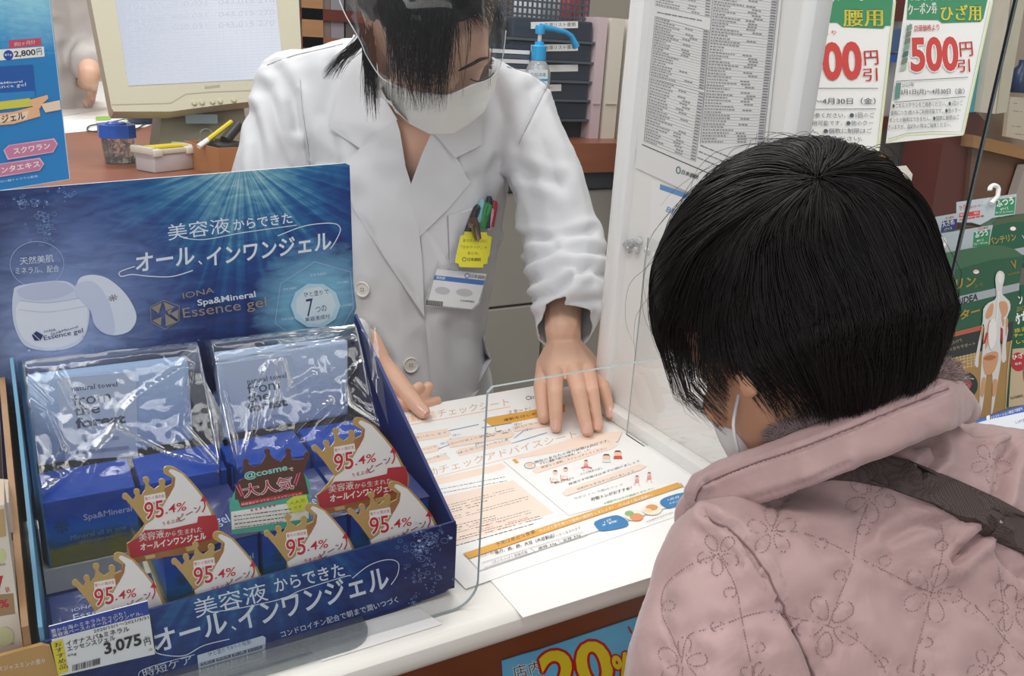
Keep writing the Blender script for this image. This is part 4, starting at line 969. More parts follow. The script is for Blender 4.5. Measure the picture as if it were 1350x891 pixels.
# ---- left: blue card and neighbouring shelf of goods
cd = thing('card_stand', tuple(at(45, 245, Y=.80)), 'tall light blue promotional card with a peach ribbon behind the display\'s left end', 'sign')
c1_ = K(0, 0, 3.4258)
P = Print.three(Vector((-.1, .795, 1)), Vector((.1, .805, 1)), Vector((-.1, .795, 2)))
o_ = P.w(-60, 260); ex = Vector((.2, .01, 0)).normalized(); wC = .15
AQ = sea('aqua_print', o_, ex, Vector((0, 0, 1)), wC, 1, (.35, 1.35), [(.45, 1.05, .35, '#a9e0ee', 1.2)], dark='#1f7fc2')
for el, c in zip(AQ.node_tree.nodes['Color Ramp'].color_ramp.elements, ('#bfeaf0', '#8fd6e8', '#5fbfe0', '#3aa5d6', '#2b8fcc', '#2a83c4')): el.color = hexc(c)
P.slab([(-70, -80), (57, -90), (92, 236), (-60, 262)], AQ, .002, WHITE); P.k = 2
P.line([(65, 0), (92, 236), (-40, 258)], 1.1, mat('#bcd6e6', .4))
P.poly(kp(c1_, (40, 182), (184, 172), (188, 203), (42, 217)), mat('#d2485f', .35)); P.text('約2ヶ月分', c1_(66, 210), c1_(160, 198), 5.5, WHITE, .02)
P.poly(kp(c1_, (-20, 225), (198, 210), (202, 255), (-20, 275)), WHITE); P.ell(c1_(38, 249), 6.6, 6.6, TB); P.text('80g', c1_(22, 257), c1_(54, 253), 4, WHITE); P.text('2,800', c1_(66, 262), c1_(162, 252), 9, INK, .02); P.text('円', c1_(168, 250), c1_(190, 247), 9, INK, .01)
P.poly(kp(c1_, (-80, 305), (148, 292), (160, 430), (-80, 460)), mat('#1659a8', .3)); P.poly(kp(c1_, (-80, 470), (135, 440), (140, 480), (-80, 505)), mat('#d9cf4a', .3)); P.poly(kp(c1_, (-80, 425), (155, 410), (160, 440), (-80, 468)), mat('#2c86c8', .3))
P.text('Spa&Mineral', c1_(-40, 388), c1_(102, 375), 4, LB, .01); P.text('Essence gel', c1_(-60, 410), c1_(118, 393), 6, LB)
PE = mat('#f0b889', .3); PE2 = mat('#f6d6b8', .3)
P.poly(kp(c1_, (-80, 520), (60, 505), (175, 475), (182, 525), (60, 560), (-80, 572)), PE); P.poly(kp(c1_, (-80, 532), (50, 518), (130, 500), (120, 540), (-80, 562)), PE2)
P.poly(kp(c1_, (135, 450), (215, 428), (218, 445), (190, 470), (180, 490), (140, 478)), PE); P.poly(kp(c1_, (185, 470), (270, 452), (275, 495), (205, 508)), PE2)
P.text('ジェル', c1_(10, 556), c1_(115, 537), 10, INK, .015)
PK = mat('#cf7fa0', .3); PKL = mat('#e8b8cc', .3)
for (pts, t, a, b) in (([(15, 678), (40, 655), (245, 624), (262, 650), (240, 688), (35, 722)], 'スクワラン', (62, 697), (228, 670)), ([(-60, 770), (-40, 745), (180, 712), (200, 740), (180, 770), (-40, 806)], 'ンタエキス', (8, 782), (182, 752))):
    P.poly(kp(c1_, *pts), PKL); cx_ = sum(p[0] for p in pts) / 6; cy_ = sum(p[1] for p in pts) / 6
    P.poly(kp(c1_, *[(cx_ + (x - cx_) * .96, cy_ + (y - cy_) * .86) for x, y in pts]), PK); P.text(t, c1_(*a), c1_(*b), 8, WHITE, .02)
P.text('※ヒアルロン酸ナトリウム配合', c1_(-60, 835), c1_(172, 800), 3, LB)
P.mb.build('printed_card', cd, fixn=False)
m_ = MB(); a = P.w(20, 240); m_.span((a.x - .012, .806, TOP), (a.x + .02, .809, a.z + .12), clear('stem_plastic', (.9, .95, .97), 1, .02, .05)); m_.span((a.x - .04, .775, TOP), (a.x + .05, .84, TOP + .003), ACRE); m_.build('clear_stand', cd)

ls = thing('wooden_display_tray', (-.06, .6, TOP), 'low wooden display tray at the left picture edge, left of the blue display', 'tray')
m_ = MB(); m_.prism([(-.0265, .536, TOP + .0), (-.0265, .74, TOP), (-.0265, .74, TOP + .165), (-.0265, .70, TOP + .15), (-.0265, .536, TOP + .07)], (-.004, 0, 0), OAK); m_.build('side_board', ls)
m_ = MB(); m_.span((-.30, .536, TOP), (-.0315, .74, TOP + .004), OAK); m_.build('bottom_board', ls)
m_ = MB(); m_.span((-.30, .742, TOP), (-.0265, .746, TOP + .18), mat('#5b4a3c', .6)); m_.build('back_board', ls)
P = Print(Vector((0, .532, 1)), (0, -1, 0)); P.slab([(-90, 885), (0, 865), (55, 850), (66, 852), (80, 900), (84, 960), (-90, 985)], mat('#c49a5e', .35), .003); P.k = 2
P.text('ローズジャスミンの香り', k4(-60, 880), k4(232, 825), 7, WHITE, .01); P.mb.build('front_board', ls, fixn=False)
def goods(pts, yv, c, label, deco):
    P = Print(Vector((0, yv, 1)), (0, -1, 0)); t = thing('product_box', tuple(P.w(*pts[-1])), label, 'box')
    P.slab(pts, mat(c, .4), .035, mat('#c9b7a2', .5)); P.k = 1; deco(P); P.mb.build('carton', t, fixn=False); return t
def d1(P):
    P.poly(kp(k4, (-20, 478), (68, 470), (78, 575), (-20, 590)), mat('#a98a63', .5)); P.text('%', k4(0, 548), k4(48, 540), 11, TR_, .03)
    P.text('7', k4(-15, 465), k4(32, 455), 20, TR_, .03, shear=.2); P.text('袋', k4(30, 468), k4(52, 462), 7, TR_); P.text('もない', k4(-30, 668), k4(40, 655), 5, TR_)
    P.ell(k4(5, 280), 6, 9, mat('#d8dca0', .5)); P.text('cotton', k4(-30, 335), k4(28, 328), 3, INK); P.text('LEMON', k4(10, 740), k4(70, 730), 3, mat('#7a6a55', .5)); P.ell(k4(20, 690), 13, 13, mat('#d5d8a8', .5)); P.poly(kp(k4, (-20, 50), (20, 40), (30, 180), (-20, 190)), mat('#c9a877', .5))
goods(kp(k4, (-60, 30), (22, 20), (118, 750), (-60, 800)), .548, '#e9dfd0', 'cream carton with red figures and brown panels at the left picture edge', d1)
def d2(P):
    P.poly(kp(k4, (22, 70), (38, 85), (18, 98)), TR_); P.text('始', k4(30, 140), k4(52, 130), 6, TR_); P.poly(kp(k4, (35, 165), (65, 160), (72, 200), (42, 205)), mat('#5d5560', .5))
goods(kp(k4, (-20, 5), (45, 10), (52, 40), (110, 385), (75, 400), (30, 395)), .60, '#cbb7a6', 'dim carton with a small red mark behind the cream carton', d2)
MB().span((-.30, .605, TOP + .004), (-.0315, .74, TOP + .03), OAK).build('inner_step', ls)
# ---------------------------------------------------------------- people: shared
SKIN = mat('#dcaf95', .5, var=.05, vscale=40, sss=.06, bump=(400, .15, .0006)); SKIN2 = mat('#c98f70', .5, var=.05, vscale=40, sss=.12, bump=(400, .15, .0006)); NAIL = mat('#e3b3a0', .25, coat=.4)
HAIR = mat('#0d0a0a', .42, spec=.3); HAIRB = mat('#1e1715', .42, spec=.5)
def join_meshes(name, mes, M):
    m_ = MB()
    for me in mes:
        a = getv(me); m_.add(a.tolist(), [tuple(p.vertices) for p in me.polygons], M)
    return m_
def crease(me, lines, fr=None):
    """lines: (photo points, depth, width px): soft fold valleys pressed into camera-facing cloth"""
    V = getv(me); N_ = getn(me); u, v = pxn(V); facing = ((np.array(EYE) - V) * N_).sum(1) > 0
    for pts, amp, w in lines:
        d = segdist(u, v, pts); g = amp * (np.exp(-(d / w) ** 2) - .75 * np.exp(-((d - 2.0 * w) / (1.1 * w)) ** 2)); V -= N_ * (g * facing)[:, None]
    setv(me, V)
def rumple(me, amp, sc, seed=0, ridged=False, stretch=(1, 1, 1)):
    V = getv(me); N_ = getn(me); out = np.empty(len(V))
    for i, p in enumerate(V):
        q = Vector((p[0] * sc * stretch[0] + seed, p[1] * sc * stretch[1], p[2] * sc * stretch[2])); n = noise.noise(q) + .5 * noise.noise(q * 2.1); out[i] = (1 - 2 * abs(n)) if ridged else n
    setv(me, V + N_ * (out * amp)[:, None])
def strands(name, curves, M, parent, r0=.00028, seed=1, kind='stuff', seg=8, **k):
    """curves: list of point lists (world) -> three-sided tapering hairs in one mesh"""
    Vs = []; Fs = []; o = 0
    for pts in curves:
        P = np.array([tuple(p) for p in pts]); n = len(P); T = np.gradient(P, axis=0); T /= np.linalg.norm(T, axis=1)[:, None] + 1e-9
        A = np.cross(T, np.array((.3, .2, .93))); A /= np.linalg.norm(A, axis=1)[:, None] + 1e-9; B = np.cross(T, A)
        r = r0 * (1 - .8 * np.linspace(0, 1, n) ** 2)[:, None]
        ring = np.stack([P + A * r, P + (-.5 * A + .87 * B) * r, P + (-.5 * A - .87 * B) * r], 1).reshape(-1, 3); Vs.append(ring)
        i = np.arange(n - 1)[:, None] * 3 + o
        for a, b in ((0, 1), (1, 2), (2, 0)): Fs.append(np.concatenate([i + a, i + b, i + b + 3, i + a + 3], 1))
        o += n * 3
    V = np.concatenate(Vs); F = np.concatenate(Fs)
    me = bpy.data.meshes.new(name); me.vertices.add(len(V)); me.vertices.foreach_set('co', V.ravel()); me.loops.add(F.size); me.loops.foreach_set('vertex_index', F.ravel().astype(np.int32))
    me.polygons.add(len(F)); me.polygons.foreach_set('loop_start', np.arange(len(F), dtype=np.int32) * 4); me.polygons.foreach_set('loop_total', np.full(len(F), 4, np.int32)); me.polygons.foreach_set('use_smooth', np.ones(len(F), bool))
    me.materials.append(M); me.update(calc_edges=True); return link(name, me, parent, kind=kind, **k)
def bez(a, b, c, d, n=9):
    return [a * (1 - t) ** 3 + b * 3 * t * (1 - t) ** 2 + c * 3 * t * t * (1 - t) + d * t ** 3 for t in (i / (n - 1) for i in range(n))]
def hand_mesh(k, wrist, mcps, fingers, thumb, palm_r=.011, voxel=.0016, fore=None, extra=None):
    """wrist/mcps: ((crop xy), z, r); fingers: list of joint lists (crop xy, z, r)"""
    p3 = lambda j: (at(*k(*j[0]), Z=TOP + j[1]) if len(j) < 4 else at(*k(*j[0]), Y=j[3]), j[2])
    B = Blob(); W_ = p3(wrist)
    ms = [p3(m_) for m_ in mcps]
    for a, b in zip(ms[:-1], ms[1:]): B.hull([W_, a, b])
    for m_, f in zip(ms, fingers): B.chain([m_] + [p3(j) for j in f])
    if thumb:
        th = [p3(j) for j in thumb]; B.hull([W_, th[0], ms[0]]); B.chain(th)
    if fore: B.chain([W_] + [(Vector(a), r) for a, r in fore])
    if extra: 
        for e in extra: B.hull([p3(j) for j in e])
    return B.mesh(voxel, 3, .5)
def nail(pos, nrm, ax, w, l, parent):
    nrm = nrm.normalized(); ax = (ax - nrm * ax.dot(nrm)).normalized(); s = nrm.cross(ax); m_ = MB(); V = []; F = []
    for i in range(7):
        for j in range(6):
            a = (i / 6 - .5) * 2; b = (j / 5 - .5) * 2; r_ = math.sqrt(max(0, 1 - (abs(b) ** 3.5) * .35))
            V.append(pos + s * a * w * r_ + ax * b * l - nrm * (a * a * w * .45 + max(0, -b) * .0006))
    F = [(i * 6 + j, i * 6 + j + 1, (i + 1) * 6 + j + 1, (i + 1) * 6 + j) for i in range(6) for j in range(5)]
    return m_.add(V, F, NAIL).build('fingernail', parent, smooth=True)

# ---------------------------------------------------------------- pharmacist
ph = thing('person', (.55, 1.25, 0), 'woman in white coat, face mask and face shield, bending over the papers on the counter', 'person')
Fd = cv(.2, .80, -.55).normalized(); Ud = cv(-.1, -.58, -.81); Ud = (Ud - Fd * Ud.dot(Fd)).normalized(); Ld = Ud.cross(Fd); 
if (RM.transposed() @ Ld).x < 0: Ld = -Ld
HF = Matrix((Ld, Fd, Ud)).transposed(); HC = at(568, 20, D=1.05)
hp_ = lambda x, y, z: HC + HF @ Vector((x, y, z))
HP = lambda x, y, z, r: (hp_(x, y, z), r, HF)
B = Blob()
B.hull([HP(0, -.012, .03, (.079, .088, .078)), HP(0, .02, .0, (.075, .062, .06))])
B.hull([HP(0, .02, .0, (.073, .06, .05)), HP(0, .03, -.055, (.056, .046, .035)), HP(0, .058, -.092, (.020, .018, .016))])
for s in (-1, 1):
    B.hull([HP(s * .015, .076, .018, .010), HP(s * .048, .058, .014, .010)])          # brow
    B.hull([HP(s * .030, .066, -.004, (.015, .010, .009))])                           # closed lid
    B.hull([HP(s * .045, .052, -.032, (.018, .016, .016))])                           # cheek
    B.hull([HP(s * .076, -.012, .014, (.006, .015, .016)), HP(s * .074, -.006, -.022, (.005, .008, .009))])   # ear
B.hull([HP(0, .078, .012, .007), HP(0, .098, -.030, .010)]); B.hull([HP(-.011, .086, -.033, .007), HP(.011, .086, -.033, .007)])
nk = at(546, 152, D=1.22)
B.hull([HP(0, -.02, -.05, .048), (nk, .044)])
# chest and trunk under the coat
ell = lambda u, v, D, r: (at(u, v, D=D), r, RM)
B.hull([(nk, .044), ell(545, 235, 1.245, (.125, .05, .068)), ell(450, 130, 1.25, .03), ell(640, 135, 1.22, .03)])
B.hull([ell(545, 235, 1.26, (.125, .05, .085)), ell(545, 420, 1.33, (.11, .05, .08))])
B.hull([ell(545, 420, 1.33, (.11, .05, .08)), ((.53, 1.22, .62), (.14, .10, .08))])
shL = at(392, 118, D=1.27); shR = at(680, 146, D=1.22); elL = at(348, 400, D=1.22); elR = at(744, 335, D=1.20)
wrR = at(744, 448, Z=TOP + .075); wrL = at(470, 455, Z=TOP + .075)
B.chain([(shL, .04), (elL, .036), (wrL, .026)]); wc = at(742, 433, D=depth(wrR) + .012); B.chain([(shR, .04), (elR, .036), (wc, .022)])
for s in (-.075, .075):
    B.chain([((.53 + s, 1.24, .62), .085), ((.53 + s, 1.22, .42), .055), ((.53 + s, 1.25, .09), .036)]); B.hull([((.53 + s, 1.25, .05), .035), ((.53 + s, 1.12, .03), .026)])
body = B.mesh(.0042, 4); bh = bvh_of(body)
# her left hand, flat on the papers
kh = K(640, 430, 5.242)
h1 = hand_mesh(kh, ((545, 140), .060, (.0275, .0275, .02)[0] * .85),
    [((480, 318), .048, .0125), ((600, 292), .052, .0125), ((695, 285), .049, .0118), ((772, 300), .040, .0108)],
    [[((482, 460), .044, .0096), ((487, 600), .024, .0084), ((487, 697), .0085, .0073)],
     [((645, 455), .046, .0098), ((678, 610), .024, .0084), ((705, 722), .0085, .0073)],
     [((735, 450), .043, .0092), ((757, 590), .023, .0080), ((778, 692), .0085, .0070)],
     [((818, 430), .034, .0082), ((848, 540), .018, .0072), ((862, 612), .0078, .0062)]],
    [((420, 270), .040, .014), ((392, 420), .028, .0115), ((398, 545), .016, .0092), ((405, 632), .009, .0078)], fore=[(wc, .0245), (elR, .03)])
kg = K(480, 450, 7.43)
h2 = hand_mesh(kg, ((0, 60), .055, .026),
    [((190, 420), .015, .012), ((140, 440), .010, .012), ((90, 460), .005, .012), ((60, 520), .0, .011)],
    [[((380, 560), -.004, .0085, .900), ((470, 510), 0, .0078, .904), ((540, 445), 0, .0068, .906)],
     [((400, 600), -.004, .0088, .896), ((560, 560), 0, .008, .904), ((630, 445), 0, .0072, .908)],
     [((420, 640), -.006, .0085, .896), ((600, 620), 0, .0078, .899), ((712, 585), 0, .0068, .902)],
     [((250, 600), -.004, .008, .893), ((320, 625), 0, .0075, .894), ((390, 640), 0, .0066, .895)]],
    [((150, 230), .042, .0165), ((300, 370), .032, .0135), ((445, 545), .018, .0112), ((578, 690), .0095, .0088)], fore=[(elL, .03)])
mb = join_meshes('body', [body, h1, h2], SKIN); mb.build('body', ph, smooth=True, fixn=False)
hb1 = bvh_of(h1); hb2 = bvh_of(h2)
def nail_at(k, xy, to, bv, w, l):
    u, v = k(*xy); u2, v2 = k(*to); p, n_, _ = hit(bv, u, v); q, _, _ = hit(bv, u2, v2); nail(p + n_ * .0007, n_, q - p, w, l, ph)
for a, b in (((486, 692), (487, 640)), ((700, 715), (690, 660)), ((768, 690), (764, 640)), ((860, 605), (852, 565))): nail_at(kh, b and (a[0], a[1] - 12), (a[0], a[1] + 14), hb1, .0052, .0062)
nail_at(kg, (562, 668), (600, 705), hb2, .0062, .0075)

# coat
COAT = mat('#d3d3d6', .75, var=.012, vscale=20, bump=(900, .08, .0004))
B = Blob()
B.hull([ell(545, 235, 1.27, (.150, .05, .115)), ell(545, 300, 1.285, (.135, .06, .118))]); 
B.hull([ell(545, 300, 1.285, (.135, .06, .118)), ell(538, 440, 1.31, (.118, .06, .105))]); B.hull([ell(538, 440, 1.31, (.118, .06, .105)), ell(535, 560, 1.335, (.135, .06, .115)), ((.50, 1.24, .60), (.19, .15, .05))]); B.hull([((.50, 1.24, .60), (.19, .15, .05)), ((.50, 1.25, .42), (.20, .16, .01))])
B.hull([(shL, .052), ell(470, 100, 1.235, .055), ell(520, 235, 1.26, (.10, .05, .10))]); B.hull([(shR, .052), ell(628, 118, 1.20, .050), ell(570, 235, 1.26, (.10, .05, .10))])
B.hull([ell(470, 100, 1.235, .052), ell(628, 118, 1.20, .050), ell(545, 235, 1.26, (.12, .05, .10))])
B.hull([(shL, .058), (at(360, 230, D=1.25), .060)]); B.hull([(at(360, 230, D=1.25), .060), (elL, .058)]); B.hull([(elL, .056), (wrL + Vector((-.02, .0, .0)), .042)])
mR = at(722, 240, D=1.205); B.hull([(shR, .053), (mR, .052)]); B.hull([(mR, .052), (elR, .0585)])
B.hull([(elR, .0585), (at(749, 395, D=depth(wc) + .012), .0490)]); B.hull([(at(749, 395, D=depth(wc) + .012), .0490), (wc, .0375)])
coat = B.mesh(.0045, 7)
crease(coat, [([(396, 120), (402, 170), (408, 230)], .0018, 2.2), ([(719, 117), (705, 145), (688, 182)], .0018, 2.2), ([(345, 90), (400, 70), (455, 55)], .0010, 1.6),
    ([(668, 232), (675, 262), (668, 300), (690, 330)], .007, 7), ([(663, 215), (700, 230), (735, 240)], .004, 8), ([(690, 312), (730, 318), (778, 305)], .0045, 6), ([(695, 345), (735, 330), (790, 335)], .006, 6), ([(702, 372), (742, 350), (795, 362)], .006, 6), ([(704, 395), (735, 385), (775, 352)], .005, 5), ([(712, 420), (750, 400), (790, 395)], .004, 6),
    ([(440, 90), (430, 150), (445, 230)], .004, 9), ([(470, 260), (455, 330), (465, 420)], .004, 12), ([(355, 120), (372, 180), (395, 230)], .006, 9), ([(335, 150), (342, 190), (345, 240)], .005, 8), ([(365, 95), (385, 130), (392, 170)], .005, 8), ([(650, 110), (665, 160), (650, 220)], .004, 9),
    ([(700, 120), (712, 180), (740, 250)], .004, 9), ([(480, 440), (510, 480), (505, 540)], .004, 9), ([(590, 430), (600, 480), (620, 520)], .005, 10), ([(690, 350), (702, 420), (712, 460)], .003, 6), ([(640, 290), (635, 350), (628, 420)], .003, 8)])
rumple(coat, .0022, 9, 3); rumple(coat, .0014, 22, 5, True, (1, 1, .5))
# openings: neck V, cuff ends
cb0 = bvh_of(coat)
V = getv(coat); bm = bmesh.new(); bm.from_mesh(coat)
vpoly = [Vector(p) for p in ((488, 60), (492, 120), (512, 155), (524, 225), (540, 256), (562, 215), (590, 185), (640, 120), (655, 60), (575, 20))]
dele = []
for f in bm.faces:
    c = f.calc_center_median(); u, v = px(c)
    if (inside(Vector((u, v)), vpoly) and f.normal.dot(EYE - c) > -.02 and depth(c) < 1.24): dele.append(f)
bmesh.ops.delete(bm, geom=dele, context='FACES')
nf = [f for f in bm.faces if (f.calc_center_median() - wc).length < .07]
bmesh.ops.bisect_plane(bm, geom=list({v for f in nf for v in f.verts}) + list({e for f in nf for e in f.edges}) + nf, plane_co=wc + (wc - elR).normalized() * .006, plane_no=((wc - elR).normalized() + cv(0, .0, -.35)).normalized(), clear_outer=True); bm.to_mesh(coat); bm.free()
coat.materials.append(COAT); co = link('white_coat', coat, ph)
sd_ = co.modifiers.new('thickness', 'SOLIDIFY'); sd_.thickness = .0016; sd_.offset = -1
SEAM = mat('#a9a8ac', .8)
def wave(u, v): return .0
drape('lapel', [(512, 168), (477, 196), (458, 217), (456, 240), (470, 275), (510, 340), (561, 417), (557, 350), (552, 300), (541, 241), (535, 220), (529, 175), (524, 158)], cb0, COAT, co, .006, .0018, 7, 1.15, flat=.25)
drape('collar', [(468, 52), (452, 95), (437, 169), (477, 197), (526, 160), (508, 130), (500, 90), (490, 62)], cb0, COAT, co, .007, .0018, 7, 1.15, flat=.15)
drape('lapel', [(570, 174), (600, 206), (606, 215), (617, 241), (590, 275), (551, 313), (543, 290), (541, 243), (556, 205)], cb0, COAT, co, .005, .0018, 7, 1.13, flat=.2)
drape('collar', [(568, 168), (600, 160), (634, 146), (636, 190), (600, 208), (585, 192), (572, 176)], cb0, COAT, co, .007, .0018, 6, 1.13, flat=.2)
drape('coat_front', [(541, 243), (561, 417), (566, 480), (569, 545), (612, 540), (630, 512), (648, 474), (634, 440), (632, 400), (600, 350), (560, 300)], cb0, COAT, co, .003, .0018, 8, 1.2, flat=0)
drape('pocket', [(590, 283), (598, 282), (650, 262), (656, 300), (650, 338), (622, 350), (592, 346)], cb0, COAT, co, .003, .0015, 6, 1.15)
for pts in ([(396, 105), (400, 150), (406, 190), (409, 222)], [(722, 112), (708, 140), (694, 168), (684, 190)], [(352, 86), (385, 74), (420, 66), (452, 58)], [(590, 284), (592, 346)], [(728, 116), (700, 98), (668, 88)]): seam('seam', smoothpath(pts, 5), cb0, .0006, SEAM, co, .0004)
BTN = mat('#e9e6df', .3, coat=.3)
for (u, v) in ((479, 381), (541, 481)):
    p, n_, _ = hit(cb0, u, v, 1.2); m_ = MB(); m_.lathe(p + n_ * .001, [(.0102, 0), (.0112, .0015), (.0105, .0032), (.0085, .0028), (.0078, .0022)], BTN, 28, axis=n_)
    a = n_.orthogonal().normalized(); b_ = n_.cross(a)
    for i in range(4): q = p + n_ * .0036 + (a * math.cos(i * 1.571) + b_ * math.sin(i * 1.571)) * .0024; m_.lathe(q, [(.0009, -.0006), (.0009, .0001)], mat('#77726a', .6), 8, axis=n_)
    autosmooth(m_.build('button', co), 40)
# cards and pens in the pocket
def plane_on(bv, pts, off, D=1.15):
    q = [hit(bv, *p, D=D)[0] for p in pts]; c = sum(q, Vector()) / len(q); n_ = (q[1] - q[0]).cross(q[2] - q[0]).normalized()
    if n_.dot(EYE - c) < 0: n_ = -n_
    n_ = (n_ + (EYE - c).normalized() * .6).normalized(); return Print(c + n_ * off, n_)
kc = K(560, 230, 4.69)
bd = thing('name_badge', tuple(hit(cb0, 595, 380, 1.15)[0]), 'name badge with a blue stripe in a clear sleeve, clipped to the coat pocket', 'badge')
P = plane_on(cb0, [(565, 350), (635, 360), (600, 400)], .016)
P.slab(kp(kc, (95, 480), (200, 490), (210, 590), (385, 612), (340, 800), (300, 838), (20, 815), (0, 790), (60, 600)), clear('badge_sleeve', (.95, .95, .96), 1.2, .08, .18), .0012); P.k = 2
P.poly(kp(kc, (75, 583), (382, 615), (330, 795), (290, 832), (15, 802)), mat('#dcdcde', .4))
P.poly(kp(kc, (62, 622), (372, 655), (362, 685), (52, 650)), mat('#3f6fb5', .4)); P.text('薬剤師', kc(70, 646), kc(125, 652), 4.2, WHITE, .01)
P.text('日本調剤', kc(282, 640), kc(370, 650), 5.2, INK, .03); P.ring(kc(262, 626), 3, 3, .9, NAVY)
BLR = mat('#b9b9be', .5); P.ell(kc(110, 718), 10, 5, BLR, 6); P.ell(kc(245, 730), 11, 5, BLR, 6)
off = P.nxt()
for i in range(14): P.poly(kp(kc, (8 + i * 7.6, 775 + i * .8), (13 + i * 7.6, 775 + i * .8), (11 + i * 7.6, 805 + i * .8), (6 + i * 7.6, 805 + i * .8)), INK, off)
P.text('日本調剤薬局', kc(220, 785), kc(305, 793), 2.6, INK, .01)
P.mb.build('card', bd, fixn=False)
P = plane_on(cb0, [(600, 310), (645, 315), (620, 350)], .022); yl = mat('#e9e02c', .45)
P.slab(kp(kc, (222, 380), (245, 372), (245, 352), (385, 358), (385, 375), (415, 385), (400, 500), (390, 515), (388, 550), (362, 556), (360, 576), (215, 572), (210, 552), (188, 545), (195, 500)), yl, .0006, WHITE); P.k = 2
YT = mat('#6c6a2a', .5)
P.text('あなたのそばに', kc(235, 418), kc(385, 422), 4.4, YT, .005); P.text('「かかりつけ」の', kc(225, 458), kc(385, 462), 4.4, YT, .005); P.text('安心を。', kc(265, 496), kc(338, 498), 4.4, YT, .005)
P.text('日本調剤', kc(265, 535), kc(345, 537), 4.6, INK, .03); P.ring(kc(245, 524), 2.4, 2.4, .8, NAVY)
P.mb.build('yellow_card', label='yellow notched card clipped above the name badge', cat='card', fixn=False)
m_ = MB(); cp = P.w(*kc(305, 310), .006); ct_ = P.w(*kc(330, 400), .004); cq = P.w(*kc(300, 285), .012); MT = mat('#8d8478', .22, metal=1)
m_.tube([cq, cp, ct_], [.0065, .0070, .0050], MT, 10); m_.box(cp, (.016, .008, .008), MT, bev=.002); autosmooth(m_.build('metal_clip', label='shiny metal clip over the yellow card', cat='clip'), 40)
def pen(a, b, r, c, label, cc=None):
    A, Bp = P.w(*kc(*a), -.010), P.w(*kc(*b), -.004); m_ = MB(); m_.tube([A, A.lerp(Bp, .85), Bp, Bp + (Bp - A).normalized() * .004], [r, r, r * .9, r * .5], mat(c, .3), 12)
    if cc: m_.tube([A.lerp(Bp, .55) + P.n * r, Bp + P.n * r * 1.4], r * .3, mat(cc, .3), 6)
    autosmooth(m_.build('pen', label=label, cat='pen', group='pens in the coat pocket'), 40)
pen((262, 370), (325, 205), .0058, '#2a2c34', 'black pen nearest the coat opening', '#1b1b20'); pen((305, 380), (352, 172), .0050, '#8cc7cf', 'pale blue pen between the black and green pens'); pen((345, 330), (385, 190), .0078, '#2f8a4c', 'thick green pen in the middle of the pocket', '#3fa25e')
pen((390, 330), (398, 150), .0050, '#2a3040', 'dark pen behind the green pen'); pen((405, 320), (430, 180), .0055, '#b03040', 'red pen at the outer end of the pocket', '#c03a48'); pen((395, 340), (420, 215), .0042, '#e3a9b4', 'pink pen in front of the red one')

# mask, shield
B = Blob(); B.hull([HP(0, .084, .004, (.010, .010, .008)), HP(0, .105, -.034, (.014, .010, .012)), HP(0, .075, -.110, (.034, .024, .022)), HP(-.064, .034, -.050, (.016, .02, .042)), HP(.064, .034, -.050, (.016, .02, .042)), HP(-.046, .034, -.105, .02), HP(.046, .034, -.105, .02)])
mk = B.mesh(.003, 5); mkb = bvh_of(mk); MSK = mat('#e6e5e1', .8, bump=(500, .15, .0004))
top_ = [(485, 90), (500, 100), (514, 110), (541, 122), (565, 122), (588, 126), (600, 121), (620, 112), (646, 103), (657, 92)]
bot_ = [(650, 118), (644, 128), (633, 146), (615, 160), (597, 171), (570, 173), (543, 159), (523, 145), (503, 129), (494, 130)]
pl1 = [(505, 118), (540, 135), (580, 141), (615, 134), (648, 118)]; pl2 = [(512, 132), (545, 147), (580, 152), (610, 146), (636, 134)]
def pleat(u, v):
    s = 0
    for pl, a in ((pl1, .0022), (pl2, .0022)):
        yy = np.interp(u, [p[0] for p in pl], [p[1] for p in pl]); s += a / (1 + math.exp(-(v - yy) * 1.2)) 
    return s
drape('face_mask', top_ + bot_, mkb, MSK, ph, .001, .0012, 4, 1.0, lift=pleat)
ey_ = hp_(-.078, -.002, .006); p0 = hit(mkb, 488, 93, 1.0)[0]; p1 = hit(mkb, 496, 127, 1.0)[0]
MB().tube([p0, p0.lerp(ey_, .5) + Ld * -.004, ey_], .0012, WHITE, 5).build('ear_loop', ph); MB().tube([p1, p1.lerp(ey_, .5) + Ld * -.003, ey_ - Ud * .02], .0012, WHITE, 5).build('ear_loop', ph)
B = Blob(); B.hull([HP(0, .015, .05, (.092, .108, .05)), HP(0, .025, -.03, (.092, .112, .03))]); sh = B.mesh(.004, 4); shb = bvh_of(sh)
SHL = clear('face_shield_plastic', (.90, .91, .92), gloss=.14, rough=.04, haze=.0)
so = [(438, -30), (452, 12), (470, 45), (497, 92), (515, 108), (545, 119), (590, 124), (620, 112), (648, 101), (660, 78), (665, 40), (668, -30)]
visor = drape('face_shield', so, shb, SHL, ph, .002, .0006, 7, 1.0)
seam('shield_rim', smoothpath(so[:-1], 4), shb, .0007, mat('#dfe3e4', .2), visor, .002)
